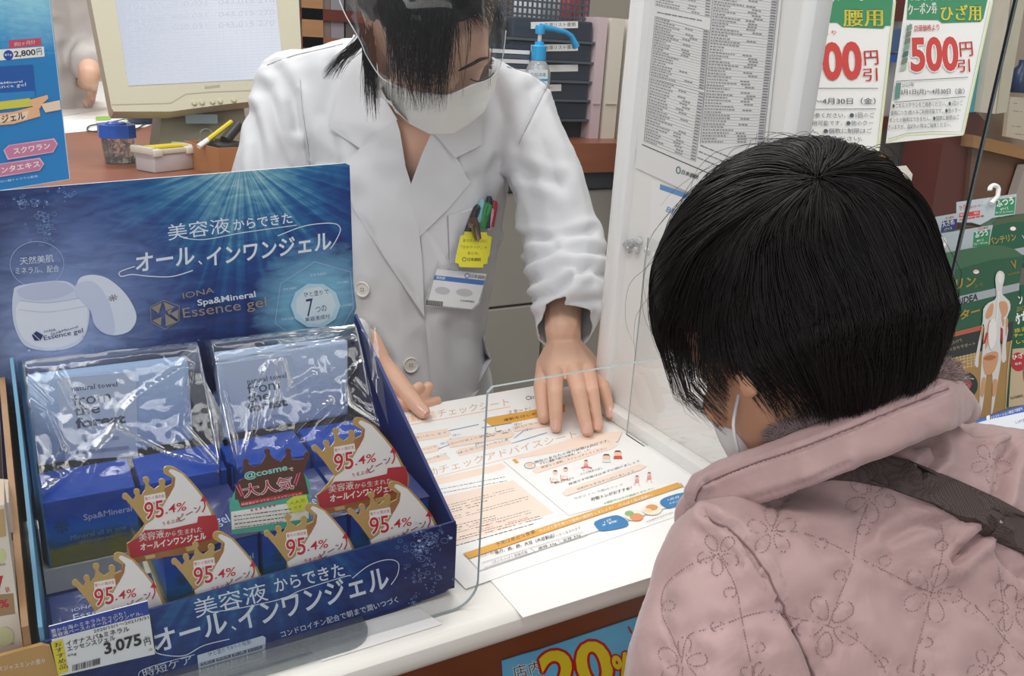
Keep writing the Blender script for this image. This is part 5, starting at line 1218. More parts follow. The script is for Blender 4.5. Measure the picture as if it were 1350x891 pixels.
# brows, lashes on the closed eyes
fb = bh
DKB = mat('#3a2a26', .8)
for bpts, lpts in (([(604, 93), (614, 88), (624, 83), (634, 78), (644, 76)], [(620, 104), (628, 107), (637, 106), (645, 102), (651, 96)]), ([(578, 97), (566, 93), (552, 92), (540, 94)], [(576, 110), (564, 111), (552, 109), (543, 105)])):
    Q = [hit(bh, p[0], p[1], 1.0) for p in smoothpath(bpts, 4)]; Q = [a + n_ * .0006 for a, n_, _ in Q]; MB().tube(Q, [.0006 + .0017 * math.sin(math.pi * i / (len(Q) - 1)) ** .7 for i in range(len(Q))], DKB, 6).build('eyebrow', ph, smooth=True)
    Q = [hit(bh, p[0], p[1], 1.0) for p in smoothpath(lpts, 4)]; Q = [a + n_ * .0004 for a, n_, _ in Q]; MB().tube(Q, .0007, mat('#1d1513', .6), 5).build('eyelashes', ph, smooth=True)
# hair: cap over the skull, then loose strands hanging down by their own weight
B = Blob(); B.hull([HP(0, -.018, .040, (.086, .094, .082)), HP(0, -.035, -.02, (.074, .070, .05))]); B.hull([HP(0.012, .045, .072, (.062, .042, .032)), HP(0, -.018, .040, (.084, .090, .078))])
cap = B.mesh(.0045, 5); rumple(cap, .002, 40, 1, True, (1, 1, .3)); cap.materials.append(HAIR); capo = link('hair', cap, ph); capb = bvh_of(cap)
r = random.Random(11); C_ = []
down = Vector((0, 0, -1))
def lock(n, rootf, tipf, bulge=.02, jit=.004, seg=10):
    for i in range(n):
        t = r.random(); ru, rv = rootf(t); tu, tv, tD = tipf(t); a, nn, _ = hit(capb, ru + r.gauss(0, 2), rv + r.gauss(0, 2), 1.0)
        d = at(tu, tv, D=tD); m1 = a + nn * bulge * r.uniform(.6, 1.2) + (d - a) * .25; m2 = d.lerp(a, .3) + Vector((0, 0, .01)) + Vector((r.gauss(0, jit), r.gauss(0, jit), 0))
        C_.append(bez(a, m1, m2, d, seg))
lp = lambda a, b, t: a + (b - a) * t
lock(420, lambda t: (lp(515, 600, t), 8 + 8 * math.sin(t * 5)), lambda t: (lp(514, 590, t) + r.gauss(0, 3), r.uniform(95, 150) - 18 * abs(t - .5), .955 + r.gauss(0, .006)), .014)
lock(220, lambda t: (lp(500, 585, t), r.uniform(-5, 10)), lambda t: (lp(535, 586, t ** .6) + r.gauss(0, 3), r.uniform(80, 150), .957), .014)
lock(30, lambda t: (lp(560, 620, t), 8), lambda t: (lp(592, 618, t) + r.gauss(0, 4), r.uniform(60, 132), .96), .012)
lock(140, lambda t: (lp(600, 652, t), r.uniform(-12, 8)), lambda t: (lp(622, 664, t) + r.gauss(0, 3), r.uniform(14, 36), .975), .006)
lock(5, lambda t: (642, 14), lambda t: (643 + r.gauss(0, 2), r.uniform(105, 122), .965), .010)
lock(45, lambda t: (lp(600, 655, t), 12), lambda t: (lp(630, 662, t) + r.gauss(0, 3), r.uniform(34, 48), .975), .008)
lock(130, lambda t: (lp(482, 492, t), r.uniform(30, 55)), lambda t: (lp(484, 500, t) + r.gauss(0, 2), r.uniform(105, 162), 1.06 + r.gauss(0, .004)), .004, .003)
lock(40, lambda t: (480, 50), lambda t: (lp(476, 488, t) + r.gauss(0, 3), r.uniform(100, 140), 1.075), .004, .004)
lock(90, lambda t: (lp(474, 486, t), r.uniform(45, 56)), lambda t: (lp(424, 446, r.random()) + r.gauss(0, 1), 106 - 12 * r.random(), 1.10), .002, .001)
strands('hair_strands', C_, HAIR, capo, .00042)

# colleague further back, only sleeve and hand in view
pe = thing('person', (.05, 2.75, 0), 'colleague in a pale grey coat standing behind the desk, one hand on white paper', 'person')
SC = at(88, -20, D=2.45); EL = at(118, 70, D=2.32); WR = at(118, 100, D=2.12)
B = Blob(); B.chain([((.10, 2.70, .08), .045), ((.10, 2.72, .5), .06), ((.10, 2.72, .85), .085)]); B.chain([((-.08, 2.70, .08), .045), ((-.08, 2.72, .5), .06), ((-.06, 2.72, .85), .085)])
B.hull([((.02, 2.72, .85), (.15, .10, .1)), ((.02, 2.68, 1.30), (.17, .10, .08))]); B.hull([((.02, 2.66, 1.35), .06), ((.02, 2.60, 1.46), .05)]); B.hull([((.02, 2.57, 1.55), (.072, .09, .09)), ((.02, 2.54, 1.48), (.05, .05, .06))]); B.hull([((.02, 2.475, 1.52), .012), ((.02, 2.49, 1.55), .008)])
B.chain([((.17, 2.68, 1.32), .045), (EL, .036), (WR, .026)]); B.chain([((-.15, 2.68, 1.32), .045), ((-.2, 2.6, 1.08), .036), ((-.12, 2.42, 1.02), .026)])
hk = lambda u, v, z: at(u, v, Z=SH + z)
hw = hk(112, 108, .05)
B.hull([(WR, .024), (hk(104, 118, .035), .014), (hk(122, 118, .035), .014)])
for u, l, w in ((101, 136, 0), (108, 140, 0), (115, 141, 0), (122, 139, 0)): B.chain([(hk(u + 1, 119, .035), .012), (hk(u, 128, .03), .0095), (hk(u - 1, l - 2, .010), .0085)])
bb = B.mesh(.0075, 3); bb.materials.append(SKIN); link('body', bb, pe)
B = Blob(); B.hull([((.02, 2.73, .70), (.19, .13, .05)), ((.02, 2.69, 1.30), (.185, .115, .09))]); B.hull([((.02, 2.68, 1.38), (.08, .08, .04)), ((.02, 2.69, 1.30), (.18, .115, .06))]); B.chain([((.17, 2.68, 1.32), .06), (EL, .056), (at(119, 86, D=2.20), .044)]); B.chain([((-.15, 2.68, 1.32), .06), ((-.2, 2.6, 1.08), .05), ((-.13, 2.44, 1.03), .04)])
gc = B.mesh(.008, 4); rumple(gc, .006, 12, 4, True); gc.materials.append(mat('#bdb7b3', .8)); link('grey_coat', gc, pe)
B = Blob(); B.hull([((.02, 2.59, 1.58), (.08, .09, .075)), ((.02, 2.63, 1.50), (.075, .06, .06))]); hc = B.mesh(.008, 3); hc.materials.append(HAIR); link('hair', hc, pe)
# ---------------------------------------------------------------- the sheets on the counter
ct1 = K(520, 500, 2.784)
OR = mat('#e3a94a', .55); PEACH = mat('#f7e0cf', .55); PEACH2 = mat('#efb88a', .55); GR = mat('#8a8580', .6); BLU3 = mat('#3b82b8', .5); TXB = mat('#3a3a3e', .6); LN = mat('#9b9995', .6); ORT = mat('#e2955a', .55); SKN = mat('#f3c9ae', .6)
def sheet(pts, z, label, M=PAPER):
    """pts world xy; slightly thick sheet"""
    P = Print(Vector((0, 0, z)), (0, 0, 1), gap=.000012); P.mb.prism([(x, y, z - .00025) for x, y in pts], (0, 0, .00025), M); return P
def rect(x, y, w, h, deg):
    c, s = math.cos(math.radians(deg)), math.sin(math.radians(deg)); return [(x, y), (x + w * c, y + w * s), (x + w * c - h * s, y + w * s + h * c), (x - h * s, y + h * c)]
Z0 = TOP + .0006
E_ = sheet(rect(.300, .690, .297, .208, 1.0), Z0, '')
E_.text('運動', ct1(30, 165), ct1(90, 152), 9, PEACH2, .01); E_.text('機能', ct1(95, 150), ct1(155, 138), 9, PEACH2, .01); E_.text('チェックシート', ct1(160, 140), ct1(422, 95), 9.5, mat('#d7b089', .55), .0)
E_.line([ct1(30, 172), ct1(425, 100)], .8, PEACH2)
E_.ring(ct1(492, 68), 3, 2.2, .8, TXB); E_.text('日本調剤', ct1(503, 73), ct1(556, 63), 4, TXB, .02)
E_.poly(kp(ct1, (325, 150), (345, 140), (625, 92), (625, 120), (360, 174)), OR); E_.text('スタート！', ct1(418, 130), ct1(502, 112), 5, WHITE, .02); E_.text('運動をはじめよう', ct1(402, 155), ct1(560, 122), 3.6, TXB, .02)
for q, t in (([(40, 205), (195, 182), (207, 200), (200, 208), (55, 232)], '質問いたします'), ([(30, 268), (155, 240), (168, 252), (160, 262), (50, 285)], '食事について'), ([(80, 305), (95, 295), (190, 278), (205, 290), (195, 298), (90, 318)], 'くつろいで過ごす'), ([(190, 225), (205, 218), (430, 190), (440, 200), (430, 212), (205, 250)], '1日30分以上の運動をしている'), ([(225, 265), (240, 256), (420, 225), (432, 235), (420, 245), (240, 282)], '以上を心がけている'), ([(430, 175), (560, 150), (600, 150), (600, 165), (440, 192)], '歩いています')):
    E_.poly(kp(ct1, *q), PEACH); xs = [p[0] for p in q]; a = min(q); b = max(q); E_.text(t, ct1(q[0][0] + 10, q[-1][1] - 8), ct1(max(xs) - 12, q[2][1] - 2), 3, GR); E_.line(kp(ct1, *q), .35, PEACH2, True)
for a, b in (((200, 188), (310, 165)), ((207, 215), (205, 222)), ((440, 215), (475, 188)), ((160, 255), (200, 240)), ((370, 175), (372, 188)), ((300, 235), (298, 248)), ((320, 178), (430, 160)), ((430, 235), (560, 195))): E_.line(kp(ct1, a, b), .6, BLU3)
for a in ((215, 210), (300, 240), (440, 170), (170, 240), (480, 190)): E_.text('はい', ct1(*a), ct1(a[0] + 28, a[1] - 5), 3, BLU3)
E_.strokes(ct1(330, 200), ct1(430, 180), 2, Vector((1, 4)), GR, .8, 3)
E_.mb.build('check_sheet', label='upper printed sheet under the pharmacist\'s fingers with a yellow start bar', cat='paper', fixn=False)
C_ = sheet(rect(.312, .485, .297, .21, 0), Z0 + .0005, ''); C_.mb.build('blank_sheet', label='plain white sheet overhanging the counter\'s front edge', cat='paper', fixn=False)
B_ = sheet(rect(.287, .538, .297, .21, 4.2), Z0 + .0010, '')
B_.text('運', ct1(85, 362), ct1(118, 352), 8, PEACH2, .01); B_.text('動チェックアドバイスシート', ct1(122, 358), ct1(672, 212), 10, mat('#d9b48c', .55), .0); B_.line([ct1(100, 372), ct1(675, 222)], .7, PEACH2)
B_.poly(kp(ct1, (100, 375), (395, 308), (410, 322), (385, 335), (110, 398)), PEACH)
B_.strokes(ct1(120, 412), ct1(405, 358), 3, Vector((5, 10)), GR, .9, 6, 1, (2, 6))
B_.poly(kp(ct1, (140, 440), (435, 370), (585, 490), (215, 610)), PEACH)
for i, (a, b) in enumerate((((165, 470), (440, 398)), ((160, 490), (360, 440)), ((175, 515), (490, 430)), ((190, 545), (370, 500)), ((205, 560), (500, 480)), ((215, 585), (540, 500)))): B_.strokes(ct1(*a), ct1(*b), 2, Vector((1, 3)), TXB if i % 2 else GR, .8, 20 + i, .9, (2, 5))
B_.strokes(ct1(300, 545), ct1(500, 495), 2, Vector((2, 3)), mat('#c65a4a', .5), .7, 31, .8)
B_.strokes(ct1(225, 610), ct1(600, 505), 1, Vector((0, 1)), TXB, 1.0, 32, 1)
B_.line(kp(ct1, (400, 300), (640, 500), (1050, 392)), .5, LN)
B_.poly(kp(ct1, (432, 295), (820, 228), (838, 190), (700, 200), (440, 285)), PEACH); B_.poly(kp(ct1, (432, 295), (445, 292), (458, 306), (445, 309)), OR)
B_.ell(ct1(497, 316), 8, 4.5, mat('#e9e5e0', .6)); B_.ring(ct1(497, 316), 7, 4, .6, TXB); B_.ell(ct1(497, 313), 4, 2.5, SKN)
B_.text('現在のあなたの体力状態は良好です。', ct1(515, 310), ct1(790, 228), 3.6, TXB, .01); B_.text('さらに運動で筋力を維持しましょう！', ct1(535, 314), ct1(720, 262), 3.2, TXB, .01)
B_.poly(kp(ct1, (505, 335), (520, 322), (800, 232), (820, 240), (805, 252), (520, 345)), PEACH); B_.text('無理なく運動、ストレッチしてください', ct1(540, 328), ct1(780, 256), 3, TXB)
def fig(c, s, col, hairc):
    x, y = ct1(*c); B_.ell((x, y - 5 * s), 3.2 * s, 2.6 * s, SKN); B_.poly([(x - 3.4 * s, y - 5 * s), (x - 1.5 * s, y - 8.5 * s), (x + 2 * s, y - 8.3 * s), (x + 3.4 * s, y - 5 * s), (x + 2 * s, y - 6.4 * s), (x - 2 * s, y - 6.4 * s)], hairc)
    B_.poly([(x - 3 * s, y - 2 * s), (x + 3 * s, y - 2 * s), (x + 4 * s, y + 4 * s), (x - 4 * s, y + 4 * s)], col); B_.line([(x - 3 * s, y + 3 * s), (x - 5 * s, y + 8 * s), (x - 2 * s, y + 8 * s)], 1.2 * s, SKN); B_.line([(x + 2 * s, y + 4 * s), (x + 4 * s, y + 9 * s), (x + 6 * s, y + 9 * s)], 1.2 * s, SKN)
RDF = mat('#d4554a', .6); HR = mat('#5d3a2c', .6)
for c in ((590, 355), (628, 345)): fig(c, .95, WHITE, HR); B_.line([ct1(c[0] - 18, c[1] + 5), ct1(c[0] - 16, c[1] + 24), ct1(c[0] + 10, c[1] + 20)], 1.0, RDF)
fig((703, 315), .85, mat('#e8a19a', .6), HR); B_.line([ct1(685, 325), ct1(705, 320), ct1(725, 326)], 1.5, RDF)
for c, cl in (((778, 285), mat('#dfe3e0', .6)), ((820, 272), RDF)): 
    x, y = ct1(*c); B_.ell((x, y), 5, 3.6, SKN); B_.poly([(x - 5.2, y - .5), (x - 3, y - 4), (x + 3, y - 4), (x + 5.2, y - .5), (x + 3, y - 2), (x - 3, y - 2)], HR); B_.poly([(x - 5, y + 3), (x + 5, y + 3), (x + 6, y + 7), (x - 6, y + 7)], cl)
B_.text('椅子立ち上がり', ct1(588, 385), ct1(660, 365), 3, TXB); B_.text('ふくらはぎのばし', ct1(682, 352), ct1(765, 328), 3, TXB); B_.text('無理せず呼吸は止めずに続けましょう', ct1(640, 388), ct1(900, 302), 2.8, TXB)
B_.poly(kp(ct1, (615, 415), (630, 402), (900, 310), (925, 318), (905, 332), (630, 428)), PEACH); B_.text('活動的な生活を心がけましょう', ct1(670, 408), ct1(880, 340), 3, TXB)
for c in ((890, 370), (935, 358)): fig(c, .75, mat('#e8a19a', .6), HR)
B_.text('ながらトレで筋力アップ', ct1(660, 440), ct1(840, 388), 2.6, GR); B_.text('貯筋トレがおすすめ！', ct1(724, 446), ct1(872, 402), 4.2, TXB, .02); B_.text('※運動中は水分補給を忘れずに', ct1(770, 458), ct1(955, 402), 2.6, mat('#4d8f4a', .6))
B_.line(kp(ct1, (255, 640), (312, 702), (1098, 438), (1050, 380)), .8, LN)
B_.poly(kp(ct1, (252, 638), (1040, 378), (1062, 392), (275, 657)), OR); B_.text('予防は身近な食事、', ct1(375, 614), ct1(525, 562), 5.2, WHITE, .015); B_.text('たんぱく質を食べて筋肉の維持をしましょう！（たんぱく質は筋肉へ）', ct1(535, 562), ct1(950, 428), 4.2, WHITE, .01)
B_.text('たんぱく質は', ct1(312, 655), ct1(372, 636), 3.8, GR); B_.text('魚介、肉、卵、大豆（大豆製品）', ct1(372, 642), ct1(590, 578), 5, TXB, .025); B_.text('に多く含まれます', ct1(595, 578), ct1(685, 548), 3.8, GR)
B_.line(kp(ct1, (322, 672), (690, 560), (708, 572), (332, 690)), .5, LN, True); B_.line(kp(ct1, (500, 620), (520, 634)), .5, LN); B_.line(kp(ct1, (600, 590), (618, 603)), .5, LN)
B_.text('1日のたんぱく質推奨量', ct1(360, 676), ct1(490, 636), 3.4, GR); B_.text('男性 60g', ct1(530, 627), ct1(596, 606), 4.2, TXB, .02); B_.text('女性 50g', ct1(620, 598), ct1(685, 576), 4.2, TXB, .02)
B_.poly(smoothpath(kp(ct1, (735, 522), (800, 500), (830, 502), (855, 520), (850, 540), (765, 556), (745, 545)), 3, True), BLU3); B_.text('1日', ct1(772, 528), ct1(795, 518), 3, WHITE, .01); B_.text('3食', ct1(762, 540), ct1(822, 522), 3, WHITE, .01)
B_.poly(smoothpath(kp(ct1, (975, 452), (990, 435), (1060, 415), (1085, 432), (1085, 448), (1010, 472), (990, 465)), 3, True), BLU3); B_.text('1品目', ct1(1005, 446), ct1(1045, 434), 2.8, WHITE, .01); B_.text('多めに摂ろう', ct1(1010, 460), ct1(1075, 440), 2.8, WHITE, .01)
B_.ell(ct1(878, 498), 12, 7, mat('#e8f0df', .6)); B_.ell(ct1(888, 505), 9, 5, mat('#e79a6a', .6)); B_.ell(ct1(862, 492), 6, 3.6, mat('#8fb878', .6)); B_.ell(ct1(945, 478), 13, 7, mat('#f3ead6', .6)); B_.ell(ct1(945, 470), 8, 4, mat('#e0a060', .6)); B_.ell(ct1(930, 482), 5, 3, mat('#f6d8b8', .6))
B_.strokes(ct1(925, 522), ct1(1055, 475), 1, Vector((0, 1)), GR, .8, 41, 1, (1.5, 4))
B_.mb.build('advice_sheet', label='lower printed advice sheet with yellow bars and small figures, overlapping the blank sheet', cat='paper', fixn=False)

# poster on the counter front
c8 = K(560, 700, 3.9706); P = Print(Vector((0, .5135, 0)), (0, -1, 0))
P.slab(kp(c8, (405, 680), (500, 650), (600, 622), (1250, 405), (1300, 900), (420, 960)), mat('#5fb0d8', .4, var=.15, vscale=12), .001); P.k = 2
YE = mat('#d8c62a', .35); RDD = mat('#b01c20', .35)
P.outlined('店内', c8(470, 775), c8(618, 738), 17, INK, WHITE, .012, .04)
P.outlined('20', c8(650, 900), c8(1010, 810), 66, YE, RDD, .03, .05); P.outlined('%', c8(1020, 810), c8(1110, 780), 40, YE, RDD, .03, .05)
P.line(kp(c8, (1065, 500), (1085, 535)), 2.5, RDD); P.line(kp(c8, (1105, 515), (1110, 530)), 2.5, RDD)
P.mb.build('discount_poster', label='light blue discount poster with a yellow 20 taped to the counter front', cat='poster', fixn=False)

# price list and second notice on the partition
c3_ = K(760, 0, 3.711); P = Print(Vector((.6205, 0, 0)), (-1, 0, 0))
P.slab([(852, -60), (838, 221), (905, 252), (1000, 292), (1030, 0), (1036, -60)], mat('#e4e2e0', .35), .0008); P.k = 1
GL = mat('#808085', .6); GLL = mat('#bcbcc0', .6)
def lst(a, b, c, d, n, seed):
    """table between left edge a-b and right edge c-d (top-bottom)"""
    r = random.Random(seed); a, b, c, d = map(Vector, (a, b, c, d)); off = P.nxt()
    for i in range(n):
        t = i / n; l = a.lerp(b, t); q = c.lerp(d, t); e = q - l; dn = (b - a) / n
        P.line([l, q], .35, GL if r.random() < .5 else GLL, off=off)
        x = .02; end = r.uniform(.2, .5)
        while x < end: w = r.uniform(.015, .05); P.line([l + e * x + dn * .5, l + e * (x + w) + dn * .5], 1.4, GL, off=off); x += w + .012
        if r.random() < .6:
            x = r.uniform(.52, .66)
            for k in range(3): P.line([l + e * x + dn * .5, l + e * (x + .04) + dn * .5], 1.5, GL, off=off); x += .05
        P.line([l + e * .90 + dn * .55, l + e * .985 + dn * .55], 1.7, GL, off=off)
    P.line([a, b, d, c], .7, GL, True, off=off)
lst(c3_(388, -60), c3_(385, 25), c3_(660, -15), c3_(655, 85), 7, 1)
P.strokes(c3_(395, 60), c3_(650, 108), 1, Vector((0, 1)), GL, 1.8, 3, 1)
lst(c3_(385, 80), c3_(358, 370), c3_(648, 150), c3_(625, 440), 22, 4)
lst(c3_(358, 378), c3_(330, 690), c3_(625, 455), c3_(582, 790), 22, 6)
lst(c3_(672, -60), c3_(605, 700), c3_(988, -10), c3_(915, 700), 52, 8)
P.strokes(c3_(605, 710), c3_(800, 790), 3, Vector((-4, 16)), GL, 1.6, 9, 1)
YF = mat('#e3e2b0', .5); off = .00004
P.line(kp(c3_, (320, 706), (700, 870)), 1.0, INK)
P.text('日本調剤', c3_(512, 850), c3_(590, 878), 6, INK, .03); P.ring(c3_(498, 832), 2.6, 4.2, 1.2, mat('#27646a', .5))
P.mb.build('price_list', label='large densely printed price list sheet on the white partition', cat='notice', fixn=False)
P = Print(Vector((.6208, 0, 0)), (-1, 0, 0)); cc = K(760, 220, 2.2275)
P.slab(kp(cc, (222, 38), (420, 130), (400, 420), (205, 330)), mat('#eceae8', .35), .0006); P.k = 2
P.poly(kp(cc, (246, 50), (420, 112), (420, 126), (244, 66)), mat('#6a93c8', .4)); P.text('BESTプライス', cc(262, 132), cc(420, 190), 9, mat('#6a93c8', .4), .01)
P.mb.build('second_notice', label='white notice with a blue stripe below the price list, half behind the customer\'s head', cat='notice', fixn=False)
a = at(835, 322, X=.620); m_ = MB(); r = random.Random(2)
for i in range(9): m_.lathe(a + Vector((-.001, r.gauss(0, .008), r.gauss(0, .005))), [(.004, 0), (.0055, .001), (.003, .004)], clear('tack_gel', (.95, .95, .95), 1.2, .15, .3), 9, axis=(-1, r.gauss(0, .2), r.gauss(0, .2)))
m_.build('adhesive_blob', label='clear lumpy adhesive pad on the white partition beside the customer\'s hair', cat='pad', kind=None)
# ---------------------------------------------------------------- customer, seated at the counter with her head bowed
cu = thing('person', (.45, .20, 0), 'dark-haired customer in a dusty pink quilted jacket, seen from behind, bowing over the papers', 'person')
F2 = cv(-.3, .5, .8).normalized(); U2 = cv(-.3, -.85, .43); U2 = (U2 - F2 * U2.dot(F2)).normalized(); R2 = F2.cross(U2)   # her right
GF = Matrix((R2, F2, U2)).transposed(); GC = at(1036, 384, D=.59)
gp = lambda x, y, z: GC + GF @ Vector((x, y, z))
GP = lambda x, y, z, r: (gp(x, y, z), r, GF)
l_ear = (-1 if px(gp(-.08, 0, -.04))[0] < px(gp(.08, 0, -.04))[0] else 1)
B = Blob()
B.hull([GP(0, -.010, .02, (.067, .088, .076)), GP(0, .02, -.02, (.070, .065, .06))])
B.hull([GP(0, .02, -.02, (.068, .06, .05)), GP(0, .035, -.078, (.052, .046, .035)), GP(0, .062, -.115, (.020, .018, .016))])
B.hull([GP(0, .080, -.005, .007), GP(0, .100, -.05, .010)])
for s in (-1, 1):
    B.hull([GP(s * .030, .068, -.022, (.015, .010, .009))]); B.hull([GP(s * .046, .052, -.055, (.018, .016, .016))])
    B.hull([GP(s * .066, -.006, -.036, (.006, .013, .014)), GP(s * .068, -.002, -.066, (.006, .008, .009))])
nb = at(1125, 645, D=.66); B.hull([GP(0, .014, -.07, .043), (nb, .044)])
el2 = lambda u, v, D, r: (at(u, v, D=D), r, RM)
B.hull([(nb, .05), el2(1170, 800, .62, (.11, .08, .06))]); B.hull([el2(1170, 800, .62, (.11, .08, .06)), ((.42, .16, .52), (.14, .10, .06))])
hipc = Vector((.42, .12, .50))
for s, dx in ((-1, 0), (1, 0)):
    B.chain([(hipc + Vector((s * .08, 0, 0)), .085), ((.42 + s * .09, .42, .53), .058), ((.42 + s * .09, .40, .09), .036)]); B.hull([((.42 + s * .09, .38, .045), .034), ((.42 + s * .09, .47, .03), .026)])
    B.chain([((.42 + s * .12, .26, .66), .036), ((.42 + s * .05, .38, .63), .026)]); 
    hb = Vector((.42 + s * .05, .385, .628)); B.hull([(hb, .02), (hb + Vector((0, .045, -.004)), (.034, .02, .012))])
    for f in range(4): B.chain([(hb + Vector((-.024 + .016 * f, .055, -.002)), .009), (hb + Vector((-.026 + .018 * f, .085, -.008)), .008), (hb + Vector((-.026 + .018 * f, .10, -.020)), .007)])
    B.chain([(hb + Vector((-s * .025, .01, 0)), .011), (hb + Vector((-s * .045, .045, -.004)), .009)])
bd2 = B.mesh(.0042, 4); bd2.materials.append(mat('#c08c6e', .5, var=.05, vscale=40, sss=.06, bump=(400, .15, .0006))); link('body', bd2, cu); bvb = bvh_of(bd2)
TRS = mat('#3a3a44', .8)
B = Blob()
B.hull([(hipc + Vector((-.07, -.01, .03)), .10), (hipc + Vector((.07, -.01, .03)), .10)])
for s in (-1, 1): B.chain([(hipc + Vector((s * .08, 0, 0)), .095), ((.42 + s * .09, .415, .53), .068), ((.42 + s * .09, .40, .13), .048)])
tr_ = B.mesh(.009, 3); tr_.materials.append(TRS); link('trousers', tr_, cu)
m_ = MB(); 
for s in (-1, 1):
    m_ = MB(); m_.box((.42 + s * .09, .42, .03), (.075, .20, .058), mat('#2d2523', .6), bev=.018); autosmooth(m_.build('shoe', cu))
st_ = thing('stool', (.42, .12, 0), 'round grey stool under the seated customer', 'stool')
MB().lathe((.42, .12, .325), [(.16, 0), (.17, .02), (.165, .042), (.14, .05)], mat('#5d6066', .6)).build('seat', st_, smooth=True); MB().lathe((.42, .12, 0), [(.17, 0), (.17, .015), (.03, .03), (.022, .05), (.022, .325)], mat('#8a8c90', .3, metal=.8)).build('pedestal', st_, smooth=True)

# jacket
JM = bpy.data.materials.new('pink_quilted_nylon'); JM.use_nodes = True; nt = JM.node_tree; b = nt.nodes['Principled BSDF']; b.inputs['Base Color'].default_value = hexc('#a88a88'); b.inputs['Roughness'].default_value = .48; b.inputs['Sheen Weight'].default_value = .25; b.inputs['Specular IOR Level'].default_value = .35
tc = nt.nodes.new('ShaderNodeTexCoord'); n1 = nt.nodes.new('ShaderNodeTexNoise'); n1.inputs['Scale'].default_value = 24; n1.inputs['Detail'].default_value = 3; n1.inputs['Distortion'].default_value = .8; nt.links.new(tc.outputs['Object'], n1.inputs['Vector'])
bp = nt.nodes.new('ShaderNodeBump'); bp.inputs['Strength'].default_value = .30; bp.inputs['Distance'].default_value = .01; nt.links.new(n1.outputs['Fac'], bp.inputs['Height']); nt.links.new(bp.outputs[0], b.inputs['Normal'])
B = Blob()
lsh = el2(972, 764, .535, (.050, .050, .05)); up = el2(1160, 770, .605, (.135, .088, .080)); rsh = el2(1390, 690, .665, (.065, .065, .06)); low = el2(1150, 1010, .545, (.150, .09, .09))
B.hull([lsh, up]); B.hull([up, rsh]); B.hull([up, low]); B.hull([lsh, low]); B.hull([rsh, el2(1420, 1000, .60, (.08, .08, .08)), low]); B.hull([low, (hipc + Vector((0, 0, .08)), (.17, .13, .08))]); B.hull([(hipc + Vector((0, 0, .08)), (.17, .13, .08)), (hipc + Vector((0, 0, 0)), (.175, .135, .05))])
B.hull([up, el2(1120, 650, .575, (.060, .035, .04)), el2(1240, 608, .605, (.040, .030, .04))]); B.hull([el2(1240, 608, .605, (.040, .030, .04)), rsh, up])
al = at(945, 900, D=.505); B.hull([lsh, (al, .0545)]); B.hull([(al, .054), ((.30, .27, .70), .050)]); B.hull([((.30, .27, .70), .048), ((.37, .37, .64), .038)])
B.hull([rsh, ((.56, .22, .74), .055)]); B.hull([((.56, .22, .74), .052), ((.47, .37, .64), .038)])
jk = B.mesh(.0042, 7)
k7b = K(820, 500, 2.279)
def flower(c, r_, n=5, ph0=.3):
    out = []
    for i in range(n):
        a = ph0 + i * 2 * math.pi / n; cx, cy = c[0] + r_ * .62 * math.cos(a), c[1] + r_ * .62 * math.sin(a); pts = []
        for k in range(17):
            q = 2 * math.pi * k / 16; x = r_ * .42 * math.cos(q); y = r_ * .26 * math.sin(q) * (1 + .3 * math.cos(q)); pts.append(k7b(cx + x * math.cos(a) - y * math.sin(a), cy + x * math.sin(a) + y * math.cos(a)))
        out.append(pts)
    return out
paths = []
for c, r_, ph0 in (((620, 740), 92, .5), ((930, 640), 88, .1), ((450, 455), 72, .9), ((745, 355), 74, .2), ((180, 850), 74, 1.1), ((290, 525), 62, .4), ((1175, 690), 70, .8), ((1110, 250), 60, .3), ((880, 900), 60, .0), ((400, 900), 50, .0), ((1100, 870), 60, .5)): paths += flower(c, r_, 5, ph0)
vines = [[(180, 850), (200, 770), (280, 745), (390, 705), (460, 700), (530, 720), (620, 740)], [(620, 740), (650, 660), (690, 560), (710, 450), (745, 355)], [(450, 455), (540, 460), (620, 490), (700, 530), (780, 570), (860, 610), (930, 640)], [(930, 640), (905, 740), (880, 830), (870, 900)], [(290, 525), (340, 620), (360, 720), (380, 820), (400, 900)], [(290, 525), (200, 560), (130, 620), (120, 700), (150, 770), (180, 850)], [(620, 740), (700, 780), (770, 840), (800, 900)], [(930, 640), (1010, 650), (1080, 700), (1150, 780), (1220, 850)], [(450, 455), (480, 380), (520, 345)], [(960, 440), (965, 500), (950, 580), (930, 640)], [(1150, 780), (1145, 680), (1130, 560)], [(1100, 870), (1150, 780)]]
vines = [[tuple(p) for p in smoothpath([k7b(*q) for q in v], 8)] for v in vines]
buds = [[k7b(c[0] + 19 * math.cos(2 * math.pi * k / 14), c[1] + 15 * math.sin(2 * math.pi * k / 14)) for k in range(15)] for c in ((655, 588), (725, 452), (325, 640), (285, 742), (460, 708), (410, 805), (600, 492), (915, 790), (140, 680), (780, 850), (790, 545), (1050, 690), (1140, 620), (960, 500))]
allp = paths + vines + buds
V = getv(jk); N_ = getn(jk); u, v = pxn(V); fac = ((np.array(EYE) - V) * N_).sum(1) > 0
dmin = np.full(len(V), 99.0)
for p in allp: dmin = np.minimum(dmin, segdist(u, v, p))
V += N_ * ((.0030 * np.clip(dmin / 24, 0, 1) ** .6 - .0018 * np.exp(-(dmin / 3.5) ** 2)) * fac)[:, None]; setv(jk, V)
